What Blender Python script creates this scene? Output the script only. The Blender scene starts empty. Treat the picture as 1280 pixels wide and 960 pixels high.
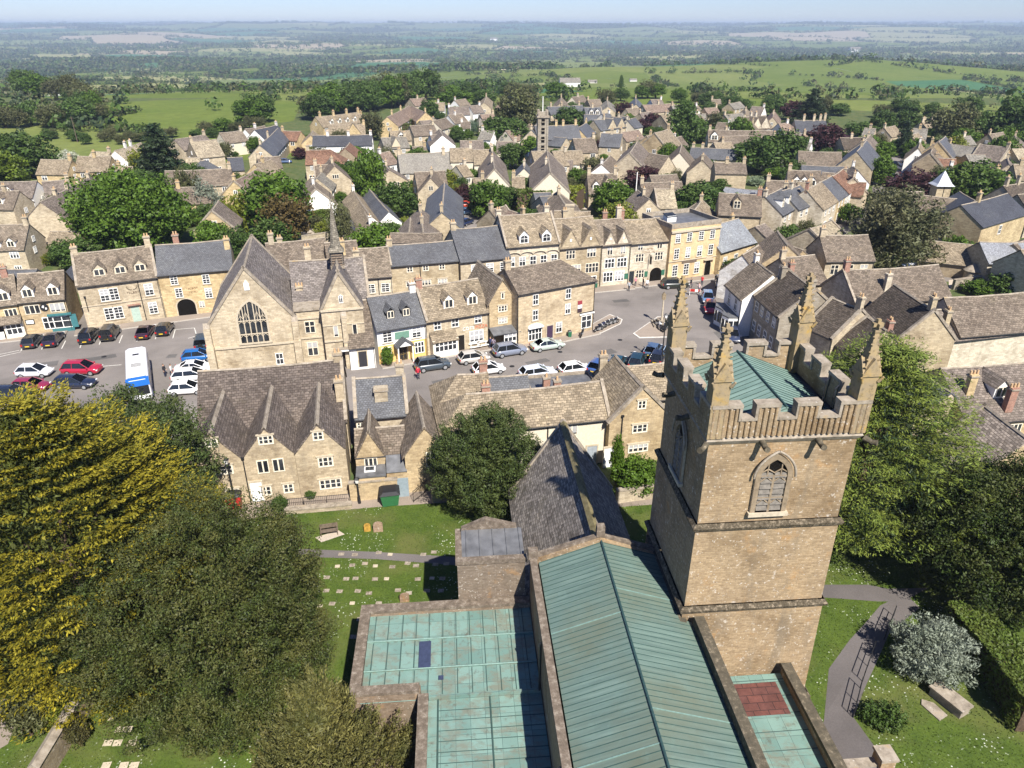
import bpy, math, random
import numpy as np
from math import sin, cos, pi, radians, degrees, hypot, atan2, atan, tan, sqrt
from mathutils import Matrix, Vector
random.seed(7); RNG = np.random.default_rng(7)
S = bpy.context.scene; COL = S.collection
# ------------------------------------------------------------------ survey: photograph pixels -> points of the place
FPX = 905.0; PITCH = atan(450/FPX); CP, SP = cos(PITCH), sin(PITCH); CAMH = 39.0
def ray(u, v):
    a = (u-640)/FPX; b = (480-v)/FPX
    return a, CP+b*SP, -SP+b*CP
def G(u, v, z=0.0):
    x, y, w = ray(u, v); t = (CAMH-z)/-w
    return x*t, y*t
def top_at(ub, vb, vt, z=0.0):
    y = G(ub, vb, z)[1]; r = ray(ub, vt)
    return CAMH-y*-r[2]/r[1]
# ------------------------------------------------------------------ objects
def thing(name, label, cat, loc=(0,0,0), rz=0.0, group=None, color=None):
    o = bpy.data.objects.new(name, None); COL.objects.link(o)
    o.location = loc; o.rotation_euler = (0,0,rz); o.empty_display_size = .5
    o['label'] = label; o['category'] = cat
    if group: o['group'] = group
    if color: o.color = (*color, 1)
    return o
def tag(o, label=None, cat=None, group=None, kind=None):
    if label: o['label'] = label
    if cat: o['category'] = cat
    if group: o['group'] = group
    if kind: o['kind'] = kind
    return o
def obj(name, me, parent=None, loc=None, rot=None, color=None):
    o = bpy.data.objects.new(name, me); COL.objects.link(o)
    if parent is not None:
        o.parent = parent; o.color = parent.color
    if loc is not None: o.location = loc
    if rot is not None: o.rotation_euler = rot
    if color: o.color = (*color, 1)
    return o
def kids(o): return list(o.children)
def copy_tree(o, parent=None):
    c = o.copy(); COL.objects.link(c); c.parent = parent
    for ch in kids(o): copy_tree(ch, c)
    return c
def recolor(o, color):
    o.color = (*color, 1)
    for c in kids(o): recolor(c, color)
# ------------------------------------------------------------------ mesh builder (UVs in metres on every face)
class MB:
    def __init__(s): s.v=[]; s.f=[]; s.m=[]; s.T=Matrix.Identity(4); s.mats=[]; s.sm=[]
    def mi(s, m):
        if m not in s.mats: s.mats.append(m)
        return s.mats.index(m)
    def face(s, pts, m, smooth=False):
        i=len(s.v); s.v += [tuple(s.T@Vector(p)) for p in pts]
        s.f.append(tuple(range(i,i+len(pts)))); s.m.append(s.mi(m)); s.sm.append(smooth)
    def grid(s, rows, m, closed=False, smooth=True):
        n=len(rows[0]); i=len(s.v)
        for r in rows: s.v += [tuple(s.T@Vector(p)) for p in r]
        k=s.mi(m)
        for a in range(len(rows)-1):
            for b in range(n if closed else n-1):
                c=(b+1)%n
                s.f.append((i+a*n+b,i+a*n+c,i+(a+1)*n+c,i+(a+1)*n+b)); s.m.append(k); s.sm.append(smooth)
    def box(s, x0,y0,z0,x1,y1,z1, m, bottom=True):
        p=[(x0,y0,z0),(x1,y0,z0),(x1,y1,z0),(x0,y1,z0),(x0,y0,z1),(x1,y0,z1),(x1,y1,z1),(x0,y1,z1)]
        q=[(0,1,5,4),(1,2,6,5),(2,3,7,6),(3,0,4,7),(4,5,6,7)]
        if bottom: q.append((3,2,1,0))
        for f in q: s.face([p[k] for k in f], m)
    def cbox(s, cx,cy,z0, wx,wy,h, m): s.box(cx-wx/2,cy-wy/2,z0,cx+wx/2,cy+wy/2,z0+h,m)
    def taper(s, cx,cy,z0,w0,d0,z1,w1,d1,m,cap=True):
        a=[(cx-w0/2,cy-d0/2,z0),(cx+w0/2,cy-d0/2,z0),(cx+w0/2,cy+d0/2,z0),(cx-w0/2,cy+d0/2,z0)]
        b=[(cx-w1/2,cy-d1/2,z1),(cx+w1/2,cy-d1/2,z1),(cx+w1/2,cy+d1/2,z1),(cx-w1/2,cy+d1/2,z1)]
        for k in range(4): s.face([a[k],a[(k+1)%4],b[(k+1)%4],b[k]],m)
        if cap: s.face(b,m)
    def cyl(s, p, q, r0, r1, m, n=8, caps=True, smooth=True):
        p=Vector(p); q=Vector(q); d=(q-p).normalized()
        a=d.orthogonal().normalized(); b=d.cross(a)
        A=[p+(a*cos(2*pi*k/n)+b*sin(2*pi*k/n))*r0 for k in range(n)]
        B=[q+(a*cos(2*pi*k/n)+b*sin(2*pi*k/n))*r1 for k in range(n)]
        s.grid([A,B],m,True,smooth)
        if caps: s.face(A[::-1],m); s.face(B,m)
    def tube(s, pts, r, m, n=6):
        for a,b in zip(pts[:-1],pts[1:]): s.cyl(a,b,r,r,m,n)
    def prism(s, poly, y0, y1, m):           # poly in x,z extruded along y
        n=len(poly)
        s.face([(x,y0,z) for x,z in poly],m); s.face([(x,y1,z) for x,z in poly][::-1],m)
        for k in range(n):
            a=poly[k]; b=poly[(k+1)%n]
            s.face([(a[0],y0,a[1]),(a[0],y1,a[1]),(b[0],y1,b[1]),(b[0],y0,b[1])],m)
    def plate(s, poly, z0, z1, m):           # poly in x,y extruded along z
        n=len(poly)
        ar=sum(poly[k][0]*poly[(k+1)%n][1]-poly[(k+1)%n][0]*poly[k][1] for k in range(n))
        if ar<0: poly=poly[::-1]
        s.face([(x,y,z1) for x,y in poly],m)
        for k in range(n):
            a=poly[k]; b=poly[(k+1)%n]
            s.face([(a[0],a[1],z0),(b[0],b[1],z0),(b[0],b[1],z1),(a[0],a[1],z1)],m)
    def slab(s, pts, th, m):                 # flat polygon thickened downwards along its normal
        P=[Vector(p) for p in pts]; n=(P[1]-P[0]).cross(P[2]-P[0]).normalized()
        if n.z<0: P=P[::-1]; n=-n
        Q=[p-n*th for p in P]; s.face(P,m); s.face(Q[::-1],m)
        for k in range(len(P)):
            j=(k+1)%len(P); s.face([P[k],Q[k],Q[j],P[j]],m)
    def mesh(s, name):
        me=bpy.data.meshes.new(name); me.from_pydata(s.v,[],s.f)
        for m in s.mats: me.materials.append(m)
        me.polygons.foreach_set('material_index',np.array(s.m,dtype=np.int32))
        me.polygons.foreach_set('use_smooth',np.array(s.sm,dtype=bool))
        box_uv(me); return me
def box_uv(me):
    nl=len(me.loops); npo=len(me.polygons)
    co=np.empty(len(me.vertices)*3,dtype=np.float32); me.vertices.foreach_get('co',co); co=co.reshape(-1,3)
    li=np.empty(nl,dtype=np.int32); me.loops.foreach_get('vertex_index',li)
    nr=np.empty(npo*3,dtype=np.float32); me.polygons.foreach_get('normal',nr); nr=nr.reshape(-1,3)
    lt=np.empty(npo,dtype=np.int32); me.polygons.foreach_get('loop_total',lt)
    n=np.repeat(nr,lt,axis=0); p=co[li]
    h=np.hypot(n[:,0],n[:,1]); fl=h<.03; hs=np.where(fl,1,h)
    tx=np.where(fl,1,-n[:,1]/hs); ty=np.where(fl,0,n[:,0]/hs)
    bx=-n[:,2]*ty; by=n[:,2]*tx; bz=n[:,0]*ty-n[:,1]*tx
    bz=-bz; 
    u=p[:,0]*tx+p[:,1]*ty; v=np.where(fl,p[:,1],p[:,0]*bx+p[:,1]*by+p[:,2]*np.abs(bz))
    uv=me.uv_layers.new(name='UVMap'); uv.data.foreach_set('uv',np.stack([u,v],1).astype(np.float32).ravel())
def put(name, mb, parent=None, loc=None, rot=None, color=None): return obj(name, mb.mesh(name), parent, loc, rot, color)
# ------------------------------------------------------------------ materials
class NT:
    def __init__(s, name, rough=.85, spec=.2):
        s.m=bpy.data.materials.new(name); s.m.use_nodes=True; s.t=s.m.node_tree; s.b=s.t.nodes['Principled BSDF']
        s.b.inputs['Roughness'].default_value=rough; s.b.inputs['Specular IOR Level'].default_value=spec
    def n(s,ty,**k):
        x=s.t.nodes.new('ShaderNode'+ty)
        for a,b in k.items(): setattr(x,a,b)
        return x
    def l(s,a,b): s.t.links.new(a,b)
    def setin(s,node,key,val):
        i=node.inputs[key]
        if hasattr(val,'is_output'): s.l(val,i)
        elif isinstance(val,(tuple,list)) and len(val)==3 and i.type=='RGBA': i.default_value=(*val,1)
        else: i.default_value=val
    def co(s,k='UV'): return s.n('TexCoord').outputs[k]
    def pos(s): return s.n('NewGeometry').outputs['Position']
    def ocol(s): return s.n('ObjectInfo').outputs['Color']
    def orand(s): return s.n('ObjectInfo').outputs['Random']
    def irand(s): return s.n('NewGeometry').outputs['Random Per Island']
    def map(s,v,sc=(1,1,1),loc=(0,0,0),rot=(0,0,0)):
        x=s.n('Mapping'); s.l(v,x.inputs[0]); x.inputs['Scale'].default_value=sc; x.inputs['Location'].default_value=loc; x.inputs['Rotation'].default_value=rot; return x.outputs[0]
    def noise(s,v,sc=1,det=3,ro=.55,dist=0):
        x=s.n('TexNoise'); s.l(v,x.inputs['Vector']); x.inputs['Scale'].default_value=sc; x.inputs['Detail'].default_value=det; x.inputs['Roughness'].default_value=ro; x.inputs['Distortion'].default_value=dist; return x.outputs['Fac']
    def voro(s,v,sc=1,out='Distance',feat='F1'):
        x=s.n('TexVoronoi',feature=feat); s.l(v,x.inputs['Vector']); x.inputs['Scale'].default_value=sc; return x.outputs[out]
    def brick(s,v,w,h,mort,c1,c2,cm,off=.5,bias=0.0):
        x=s.n('TexBrick',offset=off); s.l(v,x.inputs['Vector']); x.inputs['Scale'].default_value=1
        for k,val in (('Brick Width',w),('Row Height',h),('Mortar Size',mort),('Color1',c1),('Color2',c2),('Mortar',cm),('Bias',bias)): s.setin(x,k,val)
        x.inputs['Mortar Smooth'].default_value=.3
        return x
    def ramp(s,f,stops,interp='LINEAR'):
        x=s.n('ValToRGB'); s.l(f,x.inputs[0]); e=x.color_ramp; e.interpolation=interp
        while len(e.elements)<len(stops): e.elements.new(.5)
        for k,(p,c) in enumerate(stops):
            e.elements[k].position=p; e.elements[k].color=(*(c if isinstance(c,(tuple,list)) else (c,c,c)),1)
        return x.outputs[0]
    def mix(s,f,a,b,mode='MIX'):
        x=s.n('MixRGB',blend_type=mode); s.setin(x,0,f); s.setin(x,1,a); s.setin(x,2,b); return x.outputs[0]
    def math(s,op,a,b=0.0):
        x=s.n('Math',operation=op); s.setin(x,0,a); s.setin(x,1,b); return x.outputs[0]
    def bump(s,h,st=.4,d=.03):
        x=s.n('Bump'); x.inputs['Strength'].default_value=st; x.inputs['Distance'].default_value=d; s.l(h,x.inputs['Height']); s.l(x.outputs[0],s.b.inputs['Normal'])
    def base(s,c): s.setin(s.b,'Base Color',c); return s.m
def plain(name,c,rough=.7,spec=.2,metal=0,var=.18,sc=6):
    t=NT(name,rough,spec); n=t.noise(t.co('Object'),sc,4)
    t.base(t.mix(1,c,t.ramp(n,[(.3,1-var),(.7,1+var)]),'MULTIPLY')); t.b.inputs['Metallic'].default_value=metal; return t.m
def m_stone(name,w=.5,h=.2,var=.5,lich=0.0,mort=.012,stain=.35):
    t=NT(name,.9,.12); uv=t.co(); pos=t.pos(); oc=t.ocol()
    nz=t.n('TexNoise'); t.l(pos,nz.inputs['Vector']); nz.inputs['Scale'].default_value=1.7
    jit=t.mix(.05,uv,nz.outputs['Color'],'ADD')
    br=t.brick(jit,w,h,mort,(1,1,1),(1-var*.62,1-var*.66,1-var*.68),(.78,.77,.75))
    c=t.mix(1,oc,br.outputs['Color'],'MULTIPLY')
    c=t.mix(1,c,t.ramp(t.noise(pos,.35,5,.65),[(.27,(.62,.58,.53)),(.5,(1,1,1)),(.75,(1.16,1.14,1.1))]),'MULTIPLY')
    c=t.mix(1,c,t.ramp(t.noise(pos,7,3,.7),[(.25,.8),(.7,1.14)]),'MULTIPLY')
    st=t.ramp(t.noise(t.map(pos,(.9,.9,.16)),1.3,5,.6),[(.52,0.0),(.72,stain)])
    c=t.mix(st,c,(.16,.135,.10))
    if lich:
        li=t.ramp(t.noise(pos,3.1,4,.7),[(.60,0.0),(.68,lich)]); c=t.mix(li,c,(.62,.57,.5))
        l2=t.ramp(t.voro(pos,3.6),[(.07,lich),(.16,0.0)]); c=t.mix(l2,c,(.68,.64,.57))
        l3=t.ramp(t.noise(pos,.9,5,.7),[(.58,0.0),(.72,.55)]); c=t.mix(l3,c,(.36,.20,.075))
    t.bump(t.math('ADD',t.math('MULTIPLY',br.outputs['Fac'],-.6),t.noise(pos,9,3)),.35,.03)
    return t.base(c)
def m_roof(name,w=.42,h=.26,var=.45,moss=.35,lich=.3,rough=.9,spec=.15,bs=.5):
    t=NT(name,rough,spec); uv=t.co(); pos=t.pos(); oc=t.ocol()
    br=t.brick(uv,w,h,.022,(1.1,1.1,1.1),(1-var,1-var,1-var),(.34,.33,.32))
    c=t.mix(1,oc,br.outputs['Color'],'MULTIPLY')
    c=t.mix(1,c,t.ramp(t.noise(pos,.28,5,.65),[(.3,(.76,.74,.73)),(.55,(1,1,1)),(.75,(1.2,1.18,1.1))]),'MULTIPLY')
    c=t.mix(1,c,t.ramp(t.noise(pos,5,3,.7),[(.25,.72),(.72,1.25)]),'MULTIPLY')
    c=t.mix(t.ramp(t.noise(pos,.6,6,.75),[(.56,0.0),(.7,moss)]),c,(.06,.055,.03))
    c=t.mix(t.ramp(t.noise(pos,2.6,4,.75),[(.62,0.0),(.69,lich)]),c,(.42,.38,.31))
    sv=t.n('SeparateXYZ'); t.l(uv,sv.inputs[0])
    saw=t.math('FRACT',t.math('DIVIDE',sv.outputs['Y'],h))
    t.bump(t.math('ADD',t.math('MULTIPLY',saw,-.8),t.math('MULTIPLY',br.outputs['Fac'],-.4)),bs,.05)
    return t.base(c)
def m_copper():
    t=NT('weathered_copper',.62,.3); uv=t.co(); pos=t.pos()
    sx=t.map(uv,(1.9,.14,1)); c=t.ramp(t.noise(sx,2.2,4,.6),[(.28,(.086,.13,.114)),(.5,(.112,.167,.144)),(.72,(.15,.212,.182))])
    c=t.mix(t.ramp(t.noise(pos,.22,4,.6),[(.42,0.0),(.66,.75)]),c,(.12,.135,.092))
    c=t.mix(t.ramp(t.noise(pos,2.2,5,.7),[(.55,0.0),(.75,.4)]),c,(.14,.225,.19))
    br=t.brick(uv,.36,2.6,.0,(1,1,1),(.93,.93,.93),(1,1,1)); c=t.mix(1,c,br.outputs['Color'],'MULTIPLY')
    return t.base(c)
def m_sheet():
    t=NT('patinated_sheet',.6,.3); uv=t.co(); pos=t.pos()
    br=t.brick(uv,.8,1.15,.012,(.11,.19,.165),(.165,.26,.225),(.045,.08,.07),off=0.0)
    c=br.outputs['Color']
    c=t.mix(t.ramp(t.noise(t.map(pos,(1,1.6,1)),.8,6,.72),[(.47,0.0),(.62,.75)]),c,(.15,.148,.11))
    c=t.mix(t.ramp(t.noise(pos,2.4,6,.7),[(.56,0.0),(.70,.75)]),c,(.085,.08,.06))
    c=t.mix(t.ramp(t.noise(pos,.45,4,.6),[(.55,0.0),(.75,.45)]),c,(.20,.31,.27))
    return t.base(c)
def m_grass(name,c1,c2,flower=0.0):
    t=NT(name,.95,.08); pos=t.pos()
    c=t.ramp(t.noise(pos,.5,6,.7),[(.3,c1),(.7,c2)])
    c=t.mix(1,c,t.ramp(t.noise(pos,6,5,.75),[(.25,.5),(.75,1.45)]),'MULTIPLY')
    c=t.mix(t.ramp(t.noise(pos,.17,4),[(.48,0.0),(.70,.65)]),c,(.125,.118,.045))
    if flower:
        msk=t.math('MULTIPLY',t.ramp(t.voro(pos,4.2),[(.14,1.0),(.24,0.0)]),t.ramp(t.noise(pos,.28,4,.65),[(.5,0.0),(.62,flower)]))
        c=t.mix(msk,c,(.6,.62,.52))
    t.bump(t.noise(pos,14,4,.7),.6,.05); return t.base(c)
def m_asphalt(name,c,patch=.25):
    t=NT(name,.92,.15); pos=t.pos()
    c=t.mix(t.ramp(t.voro(pos,.11,'Color'),[(.62,0.0),(.66,.35)]),c,tuple(k*.72 for k in c)); c0=c
    x=t.mix(1,c,t.ramp(t.noise(pos,.12,5,.6),[(.3,1-patch),(.7,1+patch)]),'MULTIPLY')
    x=t.mix(1,x,t.ramp(t.noise(pos,9,3,.7),[(.3,.86),(.7,1.12)]),'MULTIPLY')
    x=t.mix(t.ramp(t.noise(t.map(pos,(.12,1,1),rot=(0,0,.42)),.9,5,.7),[(.55,0.0),(.75,.28)]),x,(.10,.095,.09)); x=t.mix(t.ramp(t.noise(pos,.6,6,.75),[(.6,0.0),(.74,.35)]),x,(.09,.085,.08))
    return t.base(x)
def m_leaf(name,c,var=.45,hue=None,trans=.25,rough=.55):
    t=NT(name,rough,.25); r=t.irand(); pos=t.co('Object')
    col=t.mix(1,c,t.ramp(r,[(0,1-var),(1,1+var)]),'MULTIPLY')
    if hue: col=t.mix(t.ramp(t.noise(pos,.55,3,.6),[(.4,0.0),(.65,.8)]),col,hue)
    col=t.mix(1,col,t.ocol(),'MULTIPLY')
    t.base(col); tr=t.n('BsdfTranslucent'); t.l(col,tr.inputs[0]); mx=t.n('MixShader'); mx.inputs[0].default_value=trans
    out=t.t.nodes['Material Output']; t.l(t.b.outputs[0],mx.inputs[1]); t.l(tr.outputs[0],mx.inputs[2]); t.l(mx.outputs[0],out.inputs[0])
    return t.m
def m_tint(name,rough=.5,spec=.4,coat=0,var=.1):
    t=NT(name,rough,spec); c=t.mix(1,t.ocol(),t.ramp(t.noise(t.co('Object'),4,4),[(.3,1-var),(.7,1+var)]),'MULTIPLY'); t.b.inputs['Coat Weight'].default_value=coat; t.b.inputs['Coat Roughness'].default_value=.06
    return t.base(c)
M={}
M['stone']=m_stone('coursed_limestone'); M['rubble']=m_stone('church_rubble_stone',.30,.12,.5,.5,.016,.55)
M['ashlar']=m_stone('ashlar_limestone',.7,.32,.22,0,.006,.2)
M['render']=m_tint('painted_render',.85,.15,0,.12)
M['trim']=plain('dressed_stone',(.43,.37,.275),.9,.1); M['coping']=None
t=NT('weathered_coping',.95,.08); pos=t.pos(); c=t.ramp(t.noise(pos,1.6,5,.75),[(.3,(.15,.125,.095)),(.5,(.27,.23,.18)),(.7,(.37,.325,.265))]); c=t.mix(t.ramp(t.voro(pos,2.6),[(.06,.7),(.16,0.0)]),c,(.48,.45,.4)); M['coping']=t.base(t.mix(t.ramp(t.noise(pos,.8,4,.7),[(.6,0.0),(.72,.6)]),c,(.28,.18,.06)))
M['tile']=m_roof('stone_tile_roof'); M['slate']=m_roof('blue_slate_roof',.3,.22,.3,.1,.14,.6,.35,.3)
M['bigtile']=m_roof('old_stone_slate_roof',.36,.24,.55,.5,.35,.9,.12,.9)
M['lead']=plain('lead_sheet',(.125,.127,.132),.5,.4,.15,.3,1.5); M['copper']=m_copper(); M['sheet']=m_sheet()
M['coppertrim']=plain('dark_copper_roll',(.025,.055,.055),.6,.3); M['seam']=plain('copper_seam',(.04,.078,.068),.6,.3)
M['seamlight']=plain('bright_copper_welt',(.15,.235,.205),.6,.3)
t=NT('red_brown_sheet',.75,.2); br=t.brick(t.co(),.85,.5,.025,(.125,.05,.04),(.095,.042,.036),(.04,.022,.02)); M['redsheet']=t.base(t.mix(1,br.outputs['Color'],t.ramp(t.noise(t.pos(),2.2,5,.7),[(.3,.7),(.7,1.3)]),'MULTIPLY'))
M['white']=plain('white_paint',(.78,.77,.73),.55,.3,0,.06); M['cream']=plain('cream_stone_frame',(.66,.6,.48),.8,.2,0,.1)
M['black']=plain('black_iron',(.016,.016,.018),.5,.4); M['brick']=None
t=NT('red_brick',.9,.15); br=t.brick(t.co(),.23,.08,.012,(.30,.12,.075),(.22,.085,.055),(.34,.30,.25)); M['brick']=t.base(t.mix(1,br.outputs['Color'],t.ramp(t.noise(t.pos(),3,4),[(.3,.75),(.7,1.2)]),'MULTIPLY'))
M['pot']=plain('clay_chimney_pot',(.44,.30,.17),.85,.15)
t=NT('window_glass',.06,.5); M['glass']=t.base(t.ramp(t.noise(t.pos(),.9,2),[(.35,(.012,.014,.017)),(.7,(.05,.055,.06))]))
M['blind']=plain('window_blind',(.36,.36,.36),.25,.5,0,.12,3); M['door']=m_tint('painted_door',.5,.35); M['paint']=m_tint('car_paint',.28,.5,.8,.03)
M['carglass']=plain('car_glass',(.012,.014,.017),.05,.6,0,.05); M['tyre']=plain('tyre_rubber',(.018,.018,.018),.85,.15); M['rim']=plain('alloy_rim',(.45,.46,.47),.35,.5,.6,.1)
M['lampw']=plain('headlight_glass',(.7,.7,.68),.15,.6,0,.05); M['lampr']=plain('tail_light_red',(.35,.01,.01),.25,.5,0,.05); M['plate']=plain('number_plate_yellow',(.65,.45,.03),.5,.3,0,.05)
M['asphalt']=m_asphalt('square_asphalt',(.185,.166,.152)); M['pave']=m_asphalt('pavement',(.26,.215,.175),.2); M['path']=m_asphalt('churchyard_path_tarmac',(.125,.112,.107),.25); M['gravel']=m_asphalt('pale_gravel',(.42,.36,.29),.2)
M['line']=plain('road_paint',(.55,.53,.48),.8,.2,0,.25,3); M['kerb']=plain('kerb_stone',(.36,.33,.29),.9,.15)
M['lawn']=m_grass('churchyard_lawn',(.042,.070,.013),(.082,.118,.021),1.0); M['garden']=m_grass('garden_ground',(.04,.075,.02),(.115,.125,.055))
M['bark']=plain('bark',(.085,.06,.04),.95,.1,0,.4,9); M['wood']=plain('weathered_wood',(.13,.10,.075),.85,.15,0,.3,5)
M['green']=plain('green_plastic',(.02,.10,.045),.5,.4); M['red']=plain('pillar_red',(.38,.02,.015),.45,.4); M['lichen']=plain('orange_lichen_stone',(.36,.215,.045),.95,.1,0,.55,2.2)
t=NT('weathered_pinnacle_stone',.95,.1); pos=t.pos(); c=t.ramp(t.noise(pos,1.1,5,.7),[(.38,(.25,.20,.135)),(.58,(.30,.225,.12)),(.72,(.38,.235,.05))]); M['pinn']=t.base(t.mix(t.ramp(t.noise(pos,4,4,.7),[(.5,0.0),(.7,.7)]),c,(.1,.085,.06)))
M['tint']=m_tint('coloured_cloth',.85,.15); M['skin']=plain('skin',(.5,.3,.2),.6,.3,0,.05); M['hair']=plain('dark_hair',(.05,.035,.025),.7,.3,0,.2)
M['belfry']=plain('louvre_board',(.15,.135,.115),.9,.1,0,.3,4)
M['stringc']=m_stone('string_course_stone',.8,.3,.5,.7,.01,.6)
t=NT('mossy_string_course',.95,.08); pos=t.pos(); M['stringc']=t.base(t.ramp(t.noise(pos,4.5,5,.8),[(.34,(.04,.032,.022)),(.52,(.085,.07,.048)),(.66,(.26,.21,.15))]))
t=NT('dark_lichened_coping',.95,.08); pos=t.pos(); M['copingdark']=t.base(t.ramp(t.noise(pos,3.2,5,.8),[(.3,(.05,.045,.033)),(.55,(.10,.085,.06)),(.68,(.24,.2,.14))]))
t=NT('mossy_ridge',.95,.08); pos=t.pos(); M['mossridge']=t.base(t.ramp(t.noise(pos,3,4,.7),[(.35,(.12,.10,.05)),(.6,(.20,.17,.09))]))
t=NT('bright_copper',.6,.3); pos=t.pos(); M['copperlight']=t.base(t.mix(1,t.ramp(t.noise(t.map(t.co(),(1.5,.2,1)),2,5,.65),[(.3,(.12,.19,.165)),(.7,(.20,.29,.25))]),t.ramp(t.noise(pos,1.2,4),[(.3,.85),(.7,1.1)]),'MULTIPLY'))
M['patch']=m_asphalt('asphalt_patch',(.115,.108,.102),.3)
M['rtrim']=plain('old_tracery_stone',(.225,.175,.118),.95,.1,0,.3,3)
t=NT('brown_lichened_coping',.95,.08); pos=t.pos(); M['copingmid']=t.base(t.ramp(t.noise(pos,2.8,5,.8),[(.3,(.075,.06,.045)),(.52,(.15,.12,.092)),(.7,(.30,.26,.21))]))
M['leadblue']=plain('dark_lead_patch',(.035,.045,.085),.55,.3)
# ------------------------------------------------------------------ houses
WC=dict(cream=(.50,.425,.305),honey=(.465,.365,.225),yellow=(.55,.43,.245),pale=(.57,.51,.40),stone=(.42,.36,.265),grey=(.33,.295,.235),white=(.74,.72,.68),brown=(.32,.26,.18),buff=(.45,.375,.255))
RC=dict(tile=(.215,.178,.148),tan=(.265,.218,.168),brown=(.178,.146,.124),dark=(.098,.081,.071),slate=(.112,.115,.123),dslate=(.068,.071,.082),red=(.205,.118,.088),pale=(.35,.30,.235),grey=(.225,.21,.195),pink=(.235,.178,.153),lead=(.26,.27,.29),mauve=(.188,.158,.145))
RC={k:(v if k in('slate','dslate','lead') else (v[0]*1.07,v[1]*1.06,v[2]*.97)) for k,v in RC.items()}
_wc={}; _wn=[0]
def pane_of(g):
    _wn[0]+=1; q=(_wn[0]*7919)%100
    if q>=34 or len(g.polygons)!=1: return g
    k=('blind',g.name,q%3)
    if k not in _wc:
        P=[v.co.copy() for v in g.vertices]; b=MB(); x0,x1=P[0].x,P[1].x; z0,z1=P[0].z,P[2].z; y=P[0].y; m_=z0+(z1-z0)*(.5,.62,.2)[q%3]
        b.face([(x0,y,z0),(x1,y,z0),(x1,y,m_),(x0,y,m_)],M['glass']); b.face([(x0,y,m_),(x1,y,m_),(x1,y,z1),(x0,y,z1)],M['blind']); _wc[k]=b.mesh('pane')
    return _wc[k]
def win_mesh(ty,w,h):
    k=(ty,round(w,2),round(h,2))
    if k in _wc: return _wc[k]
    f=MB(); g=MB(); t0=ty.rstrip('0123456789'); n=int(ty[len(t0):] or 0)
    fr=M['cream'] if t0 in('mull','cas') else M['white']
    d=.07
    def bar(x0,z0,x1,z1,m=fr,p=d): f.box(x0,-p,z0,x1,.02,z1,m)
    if t0 in('sash','shop','mull','cas','far'):
        b={'sash':.07,'shop':.09,'mull':.13,'cas':.08,'far':.10}[t0]
        if t0=='sash': bar(-w/2-.14,-.12,w/2+.14,-.02,M['trim'],.12); bar(-w/2-.12,h,w/2+.12,h+.16,M['trim'],.04)
        if t0=='mull': bar(-w/2-.12,h,w/2+.12,h+.12,M['trim'],.13)
        bar(-w/2,0,-w/2+b,h); bar(w/2-b,0,w/2,h); bar(-w/2+b,0,w/2-b,b); bar(-w/2+b,h-b,w/2-b,h)
        if t0=='sash':
            bar(-w/2+b,h*.5-.04,w/2-b,h*.5+.04); bar(-.03,b,.03,h*.5-.04,fr,.05); bar(-.03,h*.5+.04,.03,h-b,fr,.05)
            if n>=3:
                for zz in(h*.25,h*.75): bar(-w/2+b,zz-.02,-.03,zz+.02,fr,.045); bar(.03,zz-.02,w/2-b,zz+.02,fr,.045)
        elif n>1:
            bw=.06 if t0!='shop' else .05
            for k2 in range(1,n):
                x=-w/2+w*k2/n; bar(x-bw,b,x+bw,h-b)
            if t0=='shop' or h>1.35:
                for k2 in range(n):
                    x0=-w/2+w*k2/n+(bw if k2 else b); x1=-w/2+w*(k2+1)/n-(bw if k2<n-1 else b)
                    bar(x0,h*.58-.04,x1,h*.58+.04,fr,.055)
            elif t0=='mull':
                for k2 in range(n):
                    x0=-w/2+w*k2/n+(bw if k2 else b); x1=-w/2+w*(k2+1)/n-(bw if k2<n-1 else b)
                    bar(x0,h*.5-.02,x1,h*.5+.02,M['white'],.045)
        g.face([(-w/2+.02,-.025,.02),(w/2-.02,-.025,.02),(w/2-.02,-.025,h-.02),(-w/2+.02,-.025,h-.02)],M['glass'])
    elif t0=='gothic':
        pts=[]; N=8
        for k2 in range(N+1): a=pi/3*k2/N; pts.append((w/2-w+w*cos(a),h*.62+w*.45*sin(a)*1.0))
        R=[(w/2*(1),0)]+[(min(w/2,p[0]+0),p[1]) for p in pts if p[0]>=0]; Lp=[(-x,z) for x,z in R[::-1]]
        P=R+Lp
        f.prism([(x*1.25,z-.06) if z<.1 else (x*1.25,z*1.06) for x,z in P],-.03,.02,M['white'])
        g.prism([(x*.95,z+.05) if z<.1 else (x*.95,z*.97) for x,z in P],-.05,-.035,M['glass'])
        f.box(-.03,-.075,0,.03,-.05,h*.9,M['white']); f.box(-w/2,-.07,h*.5,-.03,-.05,h*.55,M['white']); f.box(.03,-.07,h*.5,w/2,-.05,h*.55,M['white'])
    _wc[k]=(f.mesh('window'),g.mesh('pane')); return _wc[k]
def door_mesh(w,h):
    k=('door',w,h)
    if k in _wc: return _wc[k]
    f=MB(); f.box(-w/2,-.05,0,w/2,.02,h,M['door']); f.box(-w/2-.13,-.09,0,-w/2,.02,h,M['trim']); f.box(w/2,-.09,0,w/2+.13,.02,h,M['trim']); f.box(-w/2-.13,-.1,h,w/2+.13,.02,h+.18,M['trim'])
    for q in(-1,1): f.box(q*w*.22-w*.15,-.065,h*.12,q*w*.22+w*.15,-.05,h*.42,M['door']); f.box(q*w*.22-w*.15,-.065,h*.5,q*w*.22+w*.15,-.05,h*.9,M['door'])
    _wc[k]=f.mesh('door'); return _wc[k]
FACE={'F':(0,lambda L,W,s:(s*L,0)),'R':(pi/2,lambda L,W,s:(L,s*W)),'B':(pi,lambda L,W,s:(L-s*L,W)),'L':(-pi/2,lambda L,W,s:(0,W-s*W))}
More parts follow.
